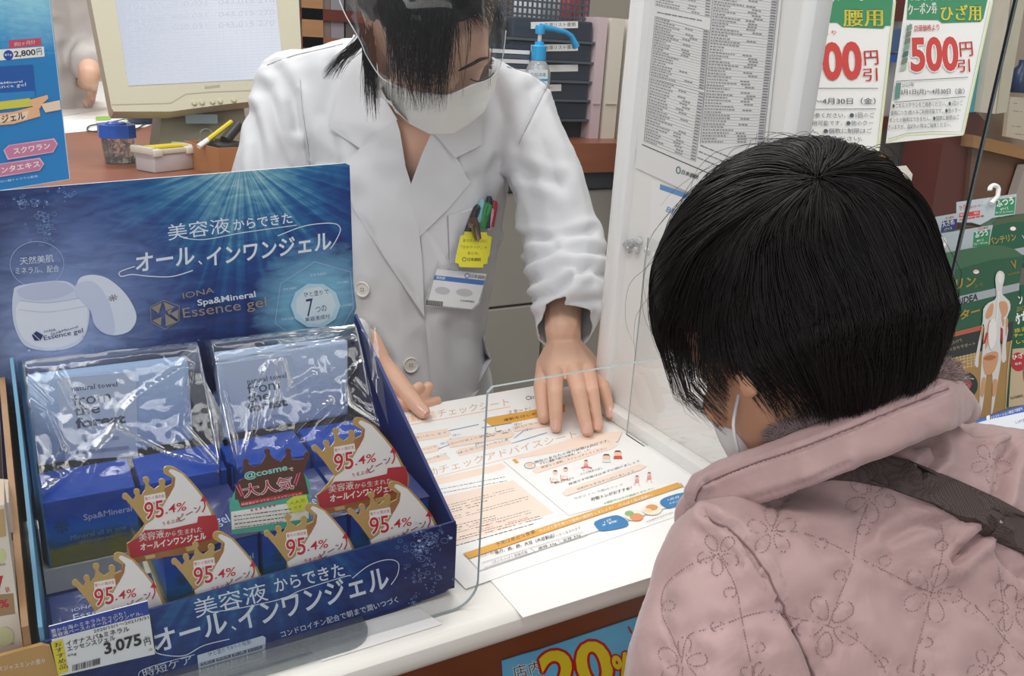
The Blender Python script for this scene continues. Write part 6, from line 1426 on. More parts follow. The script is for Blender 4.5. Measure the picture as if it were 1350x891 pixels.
crease(jk, [([k7b(250, 410), k7b(350, 470), k7b(440, 590), k7b(500, 720), k7b(545, 820), k7b(580, 900)], .0045, 5), ([k7b(1000, 540), k7b(1060, 480), k7b(1085, 460)], .009, 7), ([k7b(880, 200), k7b(930, 180), k7b(950, 230), k7b(900, 280)], .006, 7), ([k7b(1130, 350), k7b(1140, 260), k7b(1180, 190)], .007, 9),
    ([k7b(1110, 480), k7b(1160, 560), k7b(1208, 600)], .004, 8), ([k7b(800, 480), k7b(880, 440), k7b(960, 430)], .003, 8), ([k7b(1020, 110), k7b(1060, 150), k7b(1120, 150), k7b(1208, 160)], .006, 8)])
rumple(jk, .0028, 14, 2); rumple(jk, .0012, 34, 6)
jk.materials.append(JM); jb = bvh_of(jk); jo = link('quilted_jacket', jk, cu)
DOT = mat('#836767', .8); m_ = MB()
for p in allp:
    acc = 0
    for a, b_ in zip(p[:-1], p[1:]):
        a = Vector(a); b_ = Vector(b_); L = (b_ - a).length; 
        while acc < L:
            q = a.lerp(b_, acc / L) if L else a
            if -30 < q.x < 1380 and q.y < 930:
                pos, nn, ok = hit(jb, q.x, q.y, .5)
                if ok:
                    t = (b_ - a).normalized(); tx = (ray(q.x + t.x, q.y + t.y) - ray(q.x, q.y)).normalized(); tx = (tx - nn * tx.dot(nn)).normalized(); sy = nn.cross(tx)
                    m_.add([pos + nn * .00025 + tx * .00075 * math.cos(k * 1.0472) + sy * .00038 * math.sin(k * 1.0472) for k in range(6)], [tuple(range(6))], DOT)
            acc += 4.1
        acc -= L
m_.build('quilting_stitches', jo, kind='stuff', fixn=False)
SE = mat('#806466', .8)
seam('sleeve_seam', smoothpath([k7b(*q) for q in ((252, 412), (350, 470), (440, 590), (500, 720), (545, 820), (590, 910))], 6), jb, .0006, SE, jo, .0009)
STR = mat('#4a3c38', .8, bump=(1500, .8, .0006))
WB = bpy.data.materials.new('webbing'); WB.use_nodes = True; nt = WB.node_tree; b = nt.nodes['Principled BSDF']; b.inputs['Roughness'].default_value = .8
tc = nt.nodes.new('ShaderNodeTexCoord'); wv = nt.nodes.new('ShaderNodeTexChecker'); wv.inputs['Scale'].default_value = 900; wv.inputs[1].default_value = hexc('#52433e'); wv.inputs[2].default_value = hexc('#352a28'); nt.links.new(tc.outputs['Object'], wv.inputs['Vector']); nt.links.new(wv.outputs[0], b.inputs['Base Color'])
drape('bag_strap', [k7b(*q) for q in ((560, 318), (600, 288), (650, 255), (700, 234), (760, 231), (860, 255), (1000, 310), (1110, 362), (1230, 425), (1400, 520), (1400, 640), (1208, 532), (1080, 458), (930, 380), (860, 352), (800, 332), (700, 310), (630, 305))], jb, WB, cu, .004, .0022, 7, .55)
# collar roll with fleece lining
mid = [(925, 655, .588, .013), (958, 640, .565, .0145), (1010, 624, .543, .0150), (1065, 603, .530, .0155), (1125, 578, .523, .0160), (1185, 553, .525, .0160), (1232, 533, .535, .0145), (1262, 526, .553, .0125)]
rim = [(918, 632, .585), (950, 617, .560), (1000, 598, .540), (1060, 577, .525), (1125, 552, .516), (1190, 527, .516), (1238, 509, .526), (1262, 510, .548)]
bas = [(918, 668, .580), (952, 660, .550), (1005, 648, .528), (1065, 628, .510), (1125, 603, .502), (1190, 577, .504), (1238, 556, .516), (1268, 545, .545)]
B = Blob()
for i in range(len(rim) - 1): B.hull([el2(*rim[i], .0052), el2(*rim[i + 1], .0052), el2(*[(a + b) / 2 for a, b in zip(rim[i], bas[i])], .0088), el2(*[(a + b) / 2 for a, b in zip(rim[i + 1], bas[i + 1])], .0088), el2(*bas[i], .0065), el2(*bas[i + 1], .0065)])
B.chain([el2(1262, 526, .557, (.009, .011, .009)), el2(1275, 542, .585, (.009, .010, .010))]); B.chain([el2(920, 655, .592, (.008, .013, .009)), el2(925, 690, .60, (.02, .03, .02))])
cl = B.mesh(.0022, 5); crease(cl, [([(930, 637), (985, 614), (1050, 592), (1120, 565), (1190, 536), (1250, 512)], .0016, 3), ([(935, 672), (1010, 652), (1070, 634), (1120, 610)], .001, 4)]); rumple(cl, .0012, 45, 3); cl.materials.append(JM); clo = link('collar', cl, cu); clb = bvh_of(cl)
seam('collar_seam', smoothpath([(917, 660), (930, 638), (985, 614), (1050, 592), (1120, 565), (1190, 536), (1250, 512)], 6), clb, .0006, SE, clo, .0003, D=.53)
B = Blob(); B.chain([el2(u_, v_, D_, (.009, .0105, .009)) for u_, v_, D_ in ((1030, 580, .550), (1070, 564, .537), (1125, 541, .529), (1185, 516, .530), (1232, 498, .540), (1250, 498, .565))]); fl = B.mesh(.0025, 3); FLM = mat('#8f7a78', .95, var=.2, vscale=90); fl.materials.append(FLM); flo = link('fleece_lining', fl, cu)
r = random.Random(5); C_ = []; Vf = getv(fl); Nf = getn(fl)
for i in range(5200):
    j = r.randrange(len(Vf)); p = Vector(Vf[j]); n_ = Vector(Nf[j]); w_ = n_ + Vector((noise.noise(p * 160), noise.noise(p * 160 + Vector((9, 0, 0))), noise.noise(p * 160 + Vector((0, 9, 0))))) * 1.6; w_.normalize(); e = p + w_ * r.uniform(.003, .0065)
    C_.append([p, p.lerp(e, .5) + n_ * .0008, e])
strands('fleece_pile', C_, mat('#9d8987', .9), flo, .00042)
# mask strap and mask
p0 = at(974, 512, D=.565); p1 = at(967, 560, D=.555); p2 = at(975, 602, D=.563); MB().tube(smoothpath([tuple(at(962, 480, D=.575)), tuple(p0), tuple(p1), tuple(p2)], 5), .0012, mat('#d9d7d6', .7), 6).build('mask_strap', cu, smooth=True)
B = Blob(); B.hull([GP(0, .088, -.022, (.010, .010, .008)), GP(0, .110, -.058, (.014, .010, .012)), GP(0, .085, -.118, (.030, .020, .022)), GP(-.040, .066, -.070, (.010, .012, .030)), GP(.040, .066, -.070, (.010, .012, .030))]); mm = B.mesh(.003, 4); mm.materials.append(mat('#e4dedb', .8)); link('face_mask', mm, cu)

# hair: dark cap plus combed strands from the whorl
B = Blob()
B.hull([GP(0, -.005, .012, (.075, .100, .086)), GP(0, -.02, -.012, (.068, .078, .06))])
B.hull([GP(0, -.02, -.012, (.070, .075, .06)), GP(0, -.040, -.058, (.056, .042, .032))])
cap = B.mesh(.0035, 5); rumple(cap, .0015, 50, 1, True); 
bm = bmesh.new(); bm.from_mesh(cap); GI = GF.transposed(); dele = []
for f in bm.faces:
    q = GI @ (f.calc_center_median() - GC)
    if (q.y > .045 and q.z < .02) or (q.y > -.012 and q.z < -.03): dele.append(f)
bmesh.ops.delete(bm, geom=dele, context='FACES'); bm.to_mesh(cap); bm.free()
HB2 = mat('#171110', .45, spec=.28, var=.6, vscale=30); cap.materials.append(HB2); hcap = link('hair', cap, cu)
RX = (.0815, .108, .095); vbx = [(840, 400), (862, 455), (880, 505), (892, 530), (915, 545), (945, 566), (955, 560), (957, 500), (968, 492), (990, 522), (1020, 545), (1052, 552), (1119, 543), (1191, 518), (1253, 498), (1300, 490)]
def ellnorm(q, s=1.0): return math.sqrt((q.x / RX[0] / s) ** 2 + (q.y / RX[1] / s) ** 2 + (q.z / RX[2] / s) ** 2)
d = ray(1078, 236).normalized(); o_ = GI @ (EYE - GC); dl = GI @ d
a_ = sum((dl[i] / RX[i]) ** 2 for i in range(3)); b_ = 2 * sum(dl[i] * o_[i] / RX[i] ** 2 for i in range(3)); c_ = sum((o_[i] / RX[i]) ** 2 for i in range(3)) - 1
disc = b_ * b_ - 4 * a_ * c_; tt = (-b_ - math.sqrt(max(disc, 0))) / (2 * a_); crown_ = o_ + dl * tt; cn = crown_.normalized(); e1 = cn.orthogonal().normalized(); e2 = cn.cross(e1)
gl = GI @ Vector((0, 0, -1)); r = random.Random(21); C_ = []; sdn = (GI @ cv(.0, .95, .0)).normalized()
def grow(phi, layer, start, wild=0.0, vj=0.0):
    p = (cn + (e1 * math.cos(phi) + e2 * math.sin(phi)) * start).normalized(); q = Vector([p[i] * RX[i] * layer for i in range(3)]); out = [q.copy()]
    for s in range(54):
        nn = Vector([q[i] / RX[i] ** 2 for i in range(3)]).normalized(); t = q - crown_; t = t - nn * t.dot(nn); t = t.normalized() if t.length > 1e-6 else e1
        sw = nn.cross(t); hang = (gl * .62 + Vector((0, -.12, -.75))).normalized(); hang = hang - nn * max(0, -hang.dot(nn)) * .9
        w_ = min(1, max(0, (.25 - q.z / RX[2]) * 1.1)); wv_ = noise.noise(q * 24 + Vector((layer * 30, 0, 0))) * .42 + noise.noise(q * 75 + Vector((0, layer * 40, 0))) * .22
        dr = (t * (1 - w_) + hang * w_ + sw * (wv_ + .10)).normalized(); q = q + dr * .0058 + nn * wild * (.0010 if s < 20 else 0)
        en = ellnorm(q, layer); lim = 1 + .10 * w_ * 0 
        if en < 1: q = q / en
        elif q.z > 0 and not wild and en > 1.03: q = q / en * 1.03
        elif q.z < -.02 and en > 1.12: q = q * (1 - .03)
        out.append(q.copy()); wpt = GC + GF @ q; uu, vv = px(wpt)
        if q.z < -.005:
            vb = np.interp(uu, [a[0] for a in vbx], [a[1] for a in vbx]) + vj
            if q.y > .05 and q.z < .0 and abs(q.x) < .05: break
            if vv > vb: break
    return [GC + GF @ x for x in out]
for i in range(8200):
    ph_ = r.uniform(0, 2 * math.pi); layer = 1 + .045 * noise.noise(Vector((math.cos(ph_) * 7, math.sin(ph_) * 7, 2))) + .02 * noise.noise(Vector((math.cos(ph_) * 22, math.sin(ph_) * 22, 5))) + r.gauss(0, .010) - .010
    c = grow(ph_, layer, abs(r.gauss(0, .5)) + .03 if i % 2 else r.uniform(.1, 1.9), 0, r.gauss(-2, 6))
    if len(c) > 3: C_.append(c)
strands('hair_strands', C_, HB2, hcap, .00032)
C_ = []
for i in range(75):
    c = grow(r.uniform(0, 2 * math.pi), 1.012, r.uniform(.05, .9), r.uniform(.2, 1.0), r.gauss(6, 8))
    if len(c) > 3: C_.append(c[: r.randint(8, 46)])
strands('flyaway_hairs', C_, HB2, hcap, .00020)
# ---------------------------------------------------------------- right of the partition
ce = K(1060, 0, 2.969); cg = K(1200, 230, 5.24); cbk = K(1220, 380, 4.692)
def yslab(pts, Y, M, th, name, parent=None, deco=None, **k):
    P = Print(Vector((0, Y, 0)), (0, -1, 0)); P.slab(pts, M, th); P.k = 2
    if deco: deco(P)
    return P.mb.build(name, parent, fixn=False, **k)
fx = thing('wall_unit', tuple(at(1260, 300, Y=1.35)), 'brown and grey built-in wall unit behind the coupons', 'cabinet')
m_ = MB(); a = at(1085, 300, Y=1.40); b = at(1420, 300, Y=1.40)
m_.span((a.x - .1, 1.40, 0), (b.x + .1, 1.46, 2.0), mat('#8b8078', .6, var=.04, vscale=6)); m_.build('back_panel', fx)
yslab([(1040, -80), (1170, -80), (1205, -80), (1202, 86), (1200, 160), (1168, 165), (1040, 170)], 1.38, mat('#c9c3c4', .5), .01, 'light_panel', fx)
yslab([(1170, -60), (1212, -60), (1196, 28), (1180, 28)], 1.36, CHERRYD, .01, 'dark_upright', fx)
yslab([(1176, 40), (1196, 38), (1194, 66), (1170, 70)], 1.35, mat('#4a6a96', .4), .02, 'small_blue_box', None, None, label='small blue grey box glimpsed between the two coupons', cat='box')
yslab([(1172, 72), (1190, 70), (1186, 82), (1172, 82)], 1.355, mat('#2c62b5', .4), .02, 'small_blue_label', None, None, label='small bright blue label glimpsed between the two coupons', cat='label')
yslab([(1150, 155), (1206, 152), (1206, 168), (1150, 172)], 1.36, CHERRYD, .015, 'ledge', fx)
yslab([(1234, 182), (1252, 176), (1282, 178), (1222, 300), (1220, 305)], 1.345, mat('#8b8078', .6), .004, 'panel_strip', fx)
m_ = MB(); P = Print(Vector((0, 1.25, 0)), (0, -1, 0))
P.slab([(1255, 145), (1290, 150), (1299, 160), (1294, 190), (1274, 300), (1225, 300), (1243, 190)], CHERRYD, .10); P.mb.build('pillar', fx, fixn=False)
P = Print(Vector((0, 1.22, 0)), (0, -1, 0)); P.slab([(1284, 178), (1350, 193), (1440, 212), (1440, 228), (1350, 210), (1282, 194)], OAK, .12); P.mb.build('shelf_board', fx, fixn=False)
P = Print(Vector((0, 1.24, 0)), (0, -1, 0)); P.slab([(1282, 194), (1350, 210), (1440, 228), (1440, 420), (1262, 420)], wood('dull_brown', '#80604c', '#6f4f3c'), .06); P.mb.build('shelf_side', fx, fixn=False)
P = Print(Vector((0, 1.215, 0)), (0, -1, 0)); P.slab([(1352, 218), (1440, 210), (1440, 420), (1308, 360), (1330, 285)], mat('#b9aea6', .6), .02); P.mb.build('pale_panel', fx, fixn=False)
P = Print(Vector((0, 1.34, 0)), (0, -1, 0)); P.slab([(1300, -60), (1440, -60), (1440, 215), (1350, 196), (1290, 182)], mat('#b3a596', .6, var=.05, vscale=12), .01); P.mb.build('shelf_back', fx, fixn=False)
# upright teal and cream folders over the pillar
for pts, Y, c, lab in (([(1296, -60), (1322, -60), (1292, 148), (1262, 148)], 1.20, '#4ba3ad', 'teal upright folder right of the 500 yen coupon'), ([(1322, -60), (1340, -60), (1312, 150), (1292, 148)], 1.185, '#ddd3c0', 'cream upright board beside the teal folder'), ([(1343, -60), (1362, -60), (1327, 148), (1313, 150)], 1.19, '#cfc9b4', 'second cream board with a teal edge at the dark screen edge')):
    yslab(pts, Y, mat(c, .5, var=.08, vscale=25), .02, 'folder', None, None, label=lab, cat='folder')
m_ = MB(); a = at(1341, 122, Y=1.27); m_.lathe((a.x, 1.27, a.z), [(.02, 0), (.024, .004), (.024, .05), (.012, .062), (.012, .075)], mat('#3a4a66', .3)); m_.build('dark_blue_bottle', smooth=True, label='dark blue bottle at the right picture edge on the shelf', cat='bottle')
yslab([(1332, 128), (1380, 128), (1376, 190), (1326, 180)], 1.26, mat('#d9cfbc', .5), .01, 'cream_card', None, lambda P: P.strokes((1336, 136), (1356, 138), 5, Vector((-3, 40)), mat('#8f8577', .6), .8, 3), label='cream card with small print standing on the shelf at the right edge', cat='card')
m_ = MB(); c = at(1320, 127, Y=1.25); m_.tube([c + Vector((.012 * math.cos(t), 0, .009 * math.sin(t))) for t in (math.pi * (.1 + 1.3 * k / 12) - 2 for k in range(13))], .0013, mat('#6d4a3a', .5), 6); m_.build('wire_loop', label='thin brown wire loop on the shelf beside the screen edge', cat='wire')

# coupons
GRN = mat('#2f8a5c', .45); YL = mat('#f0dc3a', .45); RR = mat('#cf3b34', .45); TX = mat('#46565f', .5); LG = mat('#dfe0a0', .5)
def bend(P, v0, amount, u0=None):
    """the lower end of the paper curls towards the viewer"""
    z0 = at(1200, v0, D=1.15).z
    for i, p in enumerate(P.mb.v):
        if p.z < z0: P.mb.v[i] = p + P.n * amount * ((z0 - p.z) / .08) ** 2
def coupon(pts, inner, D, label, deco, nm='coupon'):
    A, B_2, C2 = at(*pts[0], D=D), at(*pts[1], D=D), at(*pts[2], D=D); P = Print.three(A, B_2, C2, gap=.00012); Lp_, Rp_ = (pts[0], pts[-1]), (pts[1], pts[2]); n_ = 24
    for sgn in (0, -.0004):
        rows = []
        for i in range(n_ + 1):
            t = i / n_; a = Vector(Lp_[0]).lerp(Vector(Lp_[1]), t); b = Vector(Rp_[0]).lerp(Vector(Rp_[1]), t); rows += [P.w(*a, sgn), P.w(*b, sgn)]
        P.mb.add(rows, [(2 * i, 2 * i + 1, 2 * i + 3, 2 * i + 2) for i in range(n_)], WHITE)
    P.k = 2
    deco(P); bend(P, 150, .006); return P.mb.build(nm, label=label, cat='coupon', fixn=False)
def cpA(P):
    P.line(kp(ce, (358, 5), (292, 585), (180, 580), (60, 560)), 1.6, LG); P.line(kp(ce, (350, 5), (284, 576), (180, 572), (60, 552)), .5, mat('#7fae6f', .5))
    P.poly(kp(ce, (30, -120), (360, -120), (348, 0), (338, 100), (320, 100), (310, 112), (150, 105), (130, 88), (20, 88)), GRN)
    P.text('サポーター', ce(20, 12), ce(330, -2), 12, WHITE, .03); P.outlined('腰用', ce(155, 104), ce(308, 102), 22, YL, GRN, .04, .04)
    P.text('店頭価格より', ce(-60, 145), ce(128, 136), 6.5, RR, .01)
    P.text('500', ce(0, 318), ce(228, 312), 51, RR, .035); P.text('円', ce(238, 256), ce(292, 252), 19, RR, .03); P.text('引', ce(232, 318), ce(288, 316), 17, RR, .03)
    P.line([ce(0, 345), ce(290, 345)], .8, TX); P.text('3月1日(月)〜4月30日（金）', ce(-130, 412), ce(280, 412), 10, TX, .015); P.line([ce(0, 428), ce(282, 426)], .8, TX)
    for i, t in enumerate(('ご持参ください。●1回のご', 'ご利用可能です。●他のクー', 'ません。●個数に制限はご', '際はご容赦ください。')): P.text(t, ce(0 - 10 * i, 462 + 30.5 * i), ce((276, 270, 266, 228)[i], 460 + 31 * i), 6.8, TX, .008)
def cpB(P):
    P.line(kp(ce, (738, 5), (624, 525), (500, 524), (400, 530), (322, 556)), 1.6, LG); P.line(kp(ce, (728, 5), (616, 516), (500, 515), (405, 521), (328, 545)), .5, mat('#7fae6f', .5))
    P.poly(kp(ce, (415, -120), (740, -120), (718, 0), (702, 72), (690, 85), (540, 90), (525, 78), (402, 76)), GRN)
    P.text('バンテリンサポーター', ce(420, 4), ce(650, -2), 9, WHITE, .02); P.text('クーポン券', ce(410, 60), ce(522, 52), 15, WHITE, .03); P.outlined('ひざ用', ce(536, 82), ce(692, 80), 21, YL, GRN, .04, .04)
    P.text('店頭価格より', ce(432, 124), ce(530, 118), 8.5, RR, .015); P.outlined('500', ce(418, 282), ce(606, 278), 46, RR, WHITE, .035, .03); P.text('円', ce(612, 222), ce(662, 218), 19, RR, .03); P.text('引', ce(602, 283), ce(650, 281), 17, RR, .03)
    off = P.nxt(); rr = random.Random(3)
    for i in range(7):
        y = 100 + i * 26; P.poly(kp(ce, (404 - i * 4, y), (424 - i * 3.5, y - 6), (420 - i * 3.5, y + 16), (400 - i * 4, y + 22)), mat(rr.choice(['#5f8a78', '#7fa08f', '#3f6a5a', '#a8b8a8', '#6f7f6a']), .5), off)
    P.text('より', ce(404, 120), ce(426, 112), 8, GRN)
    P.line([ce(360, 318), ce(642, 302)], .8, TX); P.poly(kp(ce, (360, 325), (380, 323), (374, 385), (354, 388)), mat('#5c8f84', .5)); P.text('2021年', ce(384, 342), ce(432, 338), 5.6, TX, .01)
    P.text('3月1日(月)〜4月30日（金）', ce(378, 374), ce(628, 370), 8.6, TX, .015); P.line([ce(354, 400), ce(632, 378)], .8, TX)
    for i, t in enumerate(('●こちらのチラシをご持参ください。●1回のご', '使用につき1枚のみご利用可能です。●他のクー', 'ポンとの併用はできません。●個数に制限はご', 'ざいますが、品切れの際はご容赦ください。')): P.text(t, ce(346 - 6 * i, 424 + 28 * i), ce((622, 614, 608, 575)[i], 412 + 28 * i), 6.4, TX, .006)
coupon([ce(30, -120), ce(372, -120), ce(292, 592), ce(180, 586), ce(60, 565), ce(20, 560)], None, 1.10, 'white and green coupon headed 腰用, half hidden by the partition post', cpA)
coupon([ce(415, -120), ce(765, -120), ce(622, 530), ce(500, 531), ce(400, 538), ce(318, 562)], None, 1.13, 'white and green coupon reading 500円引 headed ひざ用', cpB)
P = Print(Vector((0, .80, 0)), (0, -1, 0)); 

# orange-tipped box and pale comb holder
m_ = MB(); a = at(1139, 209, D=1.0); m_.box(a, (.05, .03, .009), mat('#e08a2c', .4), rot=.2, bev=.002); m_.box(a - Vector((0, 0, .045)), (.045, .028, .08), mat('#4d453f', .5), rot=.2); m_.build('orange_lidded_pot', label='small dark pot with an orange lid just above the customer\'s hair', cat='pot')
P = Print.three(at(1150, 225, D=1.02), at(1200, 225, D=1.02), at(1190, 300, D=1.02)); IV = mat('#e6e2d0', .4)
cs = thing('slotted_stand', tuple(at(1180, 260, D=1.02)), 'ivory plastic stand with slots beside the customer\'s hair', 'stand')
P.slab(kp(ce, (265, 660), (350, 655), (372, 690), (425, 682), (405, 800), (415, 900), (330, 900), (300, 780)), IV, .05); P.k = 1
P.poly(kp(ce, (268, 657), (400, 648), (425, 682), (372, 692), (340, 678)), mat('#f0ecdc', .35))
P.mb.build('body', cs, fixn=False); P2 = Print(P.o + P.n * .0008, P.n); 
for i in range(9):
    x = 345 + i * 6.5; y = 720 + (i % 2) * 4; P2.poly(kp(ce, (x, y), (x + 2.4, y), (x + 2.0, y + 48 + 3 * i), (x - 1, y + 46 + 3 * i)), mat('#8c8878', .5))
P2.mb.build('slot_marks', cs, kind='stuff', fixn=False)

# hanging supporter packs
GK = mat('#1d5a40', .3, coat=.3, var=.08, vscale=10); GKL = mat('#3c6a4c', .3, coat=.3); PVC = mat('#b9c4c8', .25, coat=.5); GDX = mat('#b39a4e', .35, metal=.3); BEI = mat('#c9b493', .45); CH = mat('#2f3434', .4)
def pack(A, Bq, C2, label, deco, name='supporter_pack', grp='supporter packs'):
    t = thing(name, tuple(A), label, 'package', grp); P = Print.three(A, Bq, C2); deco(P); P.mb.build('carton', t, fixn=False); return t, P
def pk_front(P):
    P.slab([cg(90, 560), cg(130, 572), cg(300, 535), cg(540, 487), cg(640, 490), cg(720, 515), cg(782, 560), cbk(580, 0), cbk(497, 745), cbk(285, 825), (1225, 580)], GK, .018); P.k = 2
    P.poly(kp(cg, (90, 570), (300, 530), (540, 487), (640, 490), (720, 515), (782, 560), (760, 566), (560, 590), (380, 640), (160, 690), (90, 700)), GKL)
    P.poly(kp(cg, (210, 870), (755, 748), (752, 800), (210, 930)), mat('#a7adb2', .35)); P.text('MEDICAL IDEA', cbk(20, 158), cbk(325, 72), 9.5, mat('#253a3a', .4), .04, up=(.05, -1))
    P.text('バンテリン', cg(60, 850), cg(452, 770), 15, GDX, .03, up=(.05, -1)); P.text('コーワ', cg(448, 782), cg(502, 770), 4, GDX)
    P.ell(cg(455, 672), 4.2, 3, RR); P.ell(cg(455, 672), 3.8, 2.6, WHITE); P.text('興和', cg(440, 676), cg(470, 670), 2, RR)
    P.text('V', cg(705, 655), cg(745, 645), 11, GDX, .02); P.text('VANTELIN', cg(672, 700), cg(757, 680), 2.4, GDX)
    P.text('サポーター', cbk(20, 255), cbk(335, 165), 13.5, GDX, .04, up=(.05, -1)); P.poly(kp(cbk, (100, 290), (350, 228), (350, 258), (100, 318)), mat('#b8604a', .4))
    P.poly(kp(cbk, (80, 330), (545, 205), (530, 370), (330, 400), (90, 450)), CH); P.text('腰にかけて', cbk(130, 358), cbk(230, 330), 4.5, mat('#b7ad8c', .4)); P.text('しっかりサポート', cbk(130, 395), cbk(312, 350), 5, mat('#b7ad8c', .4))
    P.poly(kp(cbk, (90, 450), (330, 395), (535, 322), (497, 745), (285, 825), (60, 870)), mat('#a8844e', .4, var=.15, vscale=30))
    off = P.nxt()
    for i in range(9): P.line(kp(cbk, (150 + i * 22, 432 - i * 5), (158 + i * 21, 520 - i * 5)), .5, mat('#e2d3a8', .4), off=off)
    for i in range(5): P.line(kp(cbk, (140, 440 + i * 18), (330, 398 + i * 18)), .5, mat('#e2d3a8', .4), off=off)
    P.ell(cbk(245, 600), 17, 18, CH); P.poly(kp(cbk, (180, 500), (230, 490), (240, 550), (200, 570), (170, 550)), mat('#4a5258', .4)); P.poly(kp(cbk, (188, 578), (260, 565), (290, 590), (270, 625), (200, 615)), mat('#c8363a', .4)); P.line(kp(cbk, (180, 580), (225, 555), (300, 560)), 1.0, WHITE); P.line(kp(cbk, (200, 650), (295, 652)), .8, mat('#cfc9bb', .4))
    # printed figure seen from behind
    FG = mat('#cf9c74', .4); FW = mat('#d9d6d2', .4); FR = mat('#b8302e', .4); FO = mat('#b5703c', .4)
    P.poly(smoothpath(kp(cbk, (432, -55), (445, -100), (470, -108), (490, -85), (485, -40), (475, 0), (478, 40), (520, 80), (525, 130), (505, 180), (512, 260), (498, 350), (500, 440), (478, 460), (470, 420), (478, 330), (470, 260), (462, 330), (470, 430), (450, 560), (430, 690), (415, 770), (405, 770), (412, 680), (415, 560), (405, 430), (390, 420), (375, 560), (360, 690), (345, 775), (332, 775), (335, 680), (340, 560), (350, 420), (358, 330), (365, 250), (355, 220), (345, 330), (330, 430), (325, 490), (305, 470), (315, 400), (335, 300), (355, 200), (358, 130), (390, 90), (430, 70), (440, 30)), 2, True), FW)
    P.poly(smoothpath(kp(cbk, (445, -60), (455, -95), (478, -85), (476, -45), (460, -30)), 3, True), mat('#e8e4e0', .4))
    for q in (((395, 110), (420, 95), (415, 160), (385, 190), (370, 170)), ((455, 90), (500, 85), (510, 140), (480, 180)), ((385, 230), (405, 200), (400, 300), (370, 380)), ((470, 170), (490, 200), (480, 240)), ((360, 420), (440, 390), (450, 440), (420, 520), (370, 530)), ((352, 560), (372, 560), (362, 660), (340, 660)), ((420, 570), (445, 570), (432, 660), (415, 660)), ((345, 250), (360, 240), (345, 330)), ((500, 190), (512, 200), (500, 300))): P.poly(smoothpath(kp(cbk, *q), 3, True), FG)
    P.poly(smoothpath(kp(cbk, (360, 435), (400, 412), (440, 425), (400, 445)), 3, True), FO); P.poly(kp(cbk, (378, 270), (388, 280), (370, 340), (356, 345)), FR); P.poly(kp(cbk, (466, 240), (480, 250), (480, 320), (468, 330)), FR); P.line(smoothpath(kp(cbk, (455, 20), (448, 100), (440, 200), (430, 250)), 4), 1.2, mat('#f3f0ee', .4)); P.poly(smoothpath(kp(cbk, (395, 220), (430, 190), (440, 300), (410, 380), (390, 330)), 3, True), mat('#e9e6e4', .4))
    P.line(smoothpath(kp(cbk, (535, 322), (515, 450), (497, 745)), 4), .7, mat('#d9cfae', .4))
t, P = pack(at(1215, 350, D=.93), at(1345, 340, D=1.03), at(1230, 560, D=.93), 'front green supporter package with a printed muscle figure, beside the customer\'s collar', pk_front)
H_ = Print(P.o - P.n * .009, P.n); H_.slab(kp(cg, (60, 432), (572, 347), (540, 500), (90, 600)), PVC, .0008); H_.k = 1; H_.poly(kp(cg, (440, 400), (555, 378), (540, 490), (432, 500)), GRN); H_.text('ふつう', cg(450, 440), cg(540, 420), 8.5, WHITE, .03); H_.text('Mサイズ', cg(462, 468), cg(510, 460), 3.6, WHITE, .01); H_.text('73〜83cm', cg(440, 490), cg(535, 474), 2.6, WHITE); H_.text('男女兼用', cg(472, 385), cg(540, 372), 3.2, RR, .01)
H_.mb.build('header_tab', t, fixn=False)
def hookshape(P, ring_c, r_, stem, t):
    m_ = MB(); cpt = [(ring_c[0] + r_ * math.cos(a), ring_c[1] + r_ * math.sin(a)) for a in (math.pi * (.95 + 1.15 * k / 14) for k in range(15))]
    m_.tube([P.w(*cg(x, y), .006) for x, y in [*cpt, *stem]], .0030, WHITE, 8); autosmooth(m_.build('hook', t), 50)
hookshape(H_, (205, 475), 28, [(215, 510), (160, 530), (110, 500)], t)
def pk_back(P):
    P.slab(kp(cg, (560, 345), (600, 300), (700, 278), (800, 268), (900, 268), (900, 640), (560, 560)), GK, .018); P.k = 2
    P.poly(kp(cg, (572, 345), (600, 300), (700, 278), (900, 268), (900, 325), (700, 330), (580, 352)), mat('#4f5f44', .3)); P.ell(cg(710, 374), 4.2, 3, RR); P.ell(cg(710, 374), 3.8, 2.6, WHITE); P.text('バンテリン', cg(545, 490), cg(735, 455), 10, GDX, .03); P.poly(kp(cg, (560, 545), (900, 480), (900, 530), (560, 600)), mat('#a7adb2', .35)); P.text('V', cg(780, 450), cg(800, 445), 6, WHITE)
t2_, P = pack(at(1300, 300, D=1.14), at(1349, 295, D=1.16), at(1310, 340, D=1.14), 'green supporter package behind, with a hook and a red-printed header', pk_back)
H_ = Print(P.o + P.n * .002, P.n); H_.slab(kp(cg, (322, 190), (735, 133), (722, 275), (570, 300), (480, 350), (322, 330)), PVC, .0008); H_.k = 1; H_.poly(kp(cg, (595, 175), (728, 155), (718, 270), (583, 285)), GRN); H_.text('ふつう', cg(598, 228), cg(718, 202), 9.5, WHITE, .03); H_.text('Mサイズ', cg(625, 250), cg(680, 240), 3.8, WHITE, .01); H_.text('ひざ上10cm', cg(590, 272), cg(712, 258), 2.8, WHITE)
H_.text('ひざ', cg(345, 250), cg(390, 238), 7, RR, .01); H_.text('専用サポーター', cg(400, 240), cg(500, 222), 4, RR); H_.poly(kp(cg, (340, 268), (482, 248), (480, 280), (338, 296)), RR); H_.text('保温', cg(345, 288), cg(375, 284), 3, WHITE); H_.text('加圧', cg(440, 275), cg(475, 270), 3, WHITE); H_.strokes(cg(340, 312), cg(570, 275), 1, Vector((0, 1)), RR, 2.0, 4, 1, (3, 6)); H_.mb.build('header_tab', t2_, fixn=False)
hookshape(H_, (580, 105), 30, [(605, 150), (560, 200)], t2_)
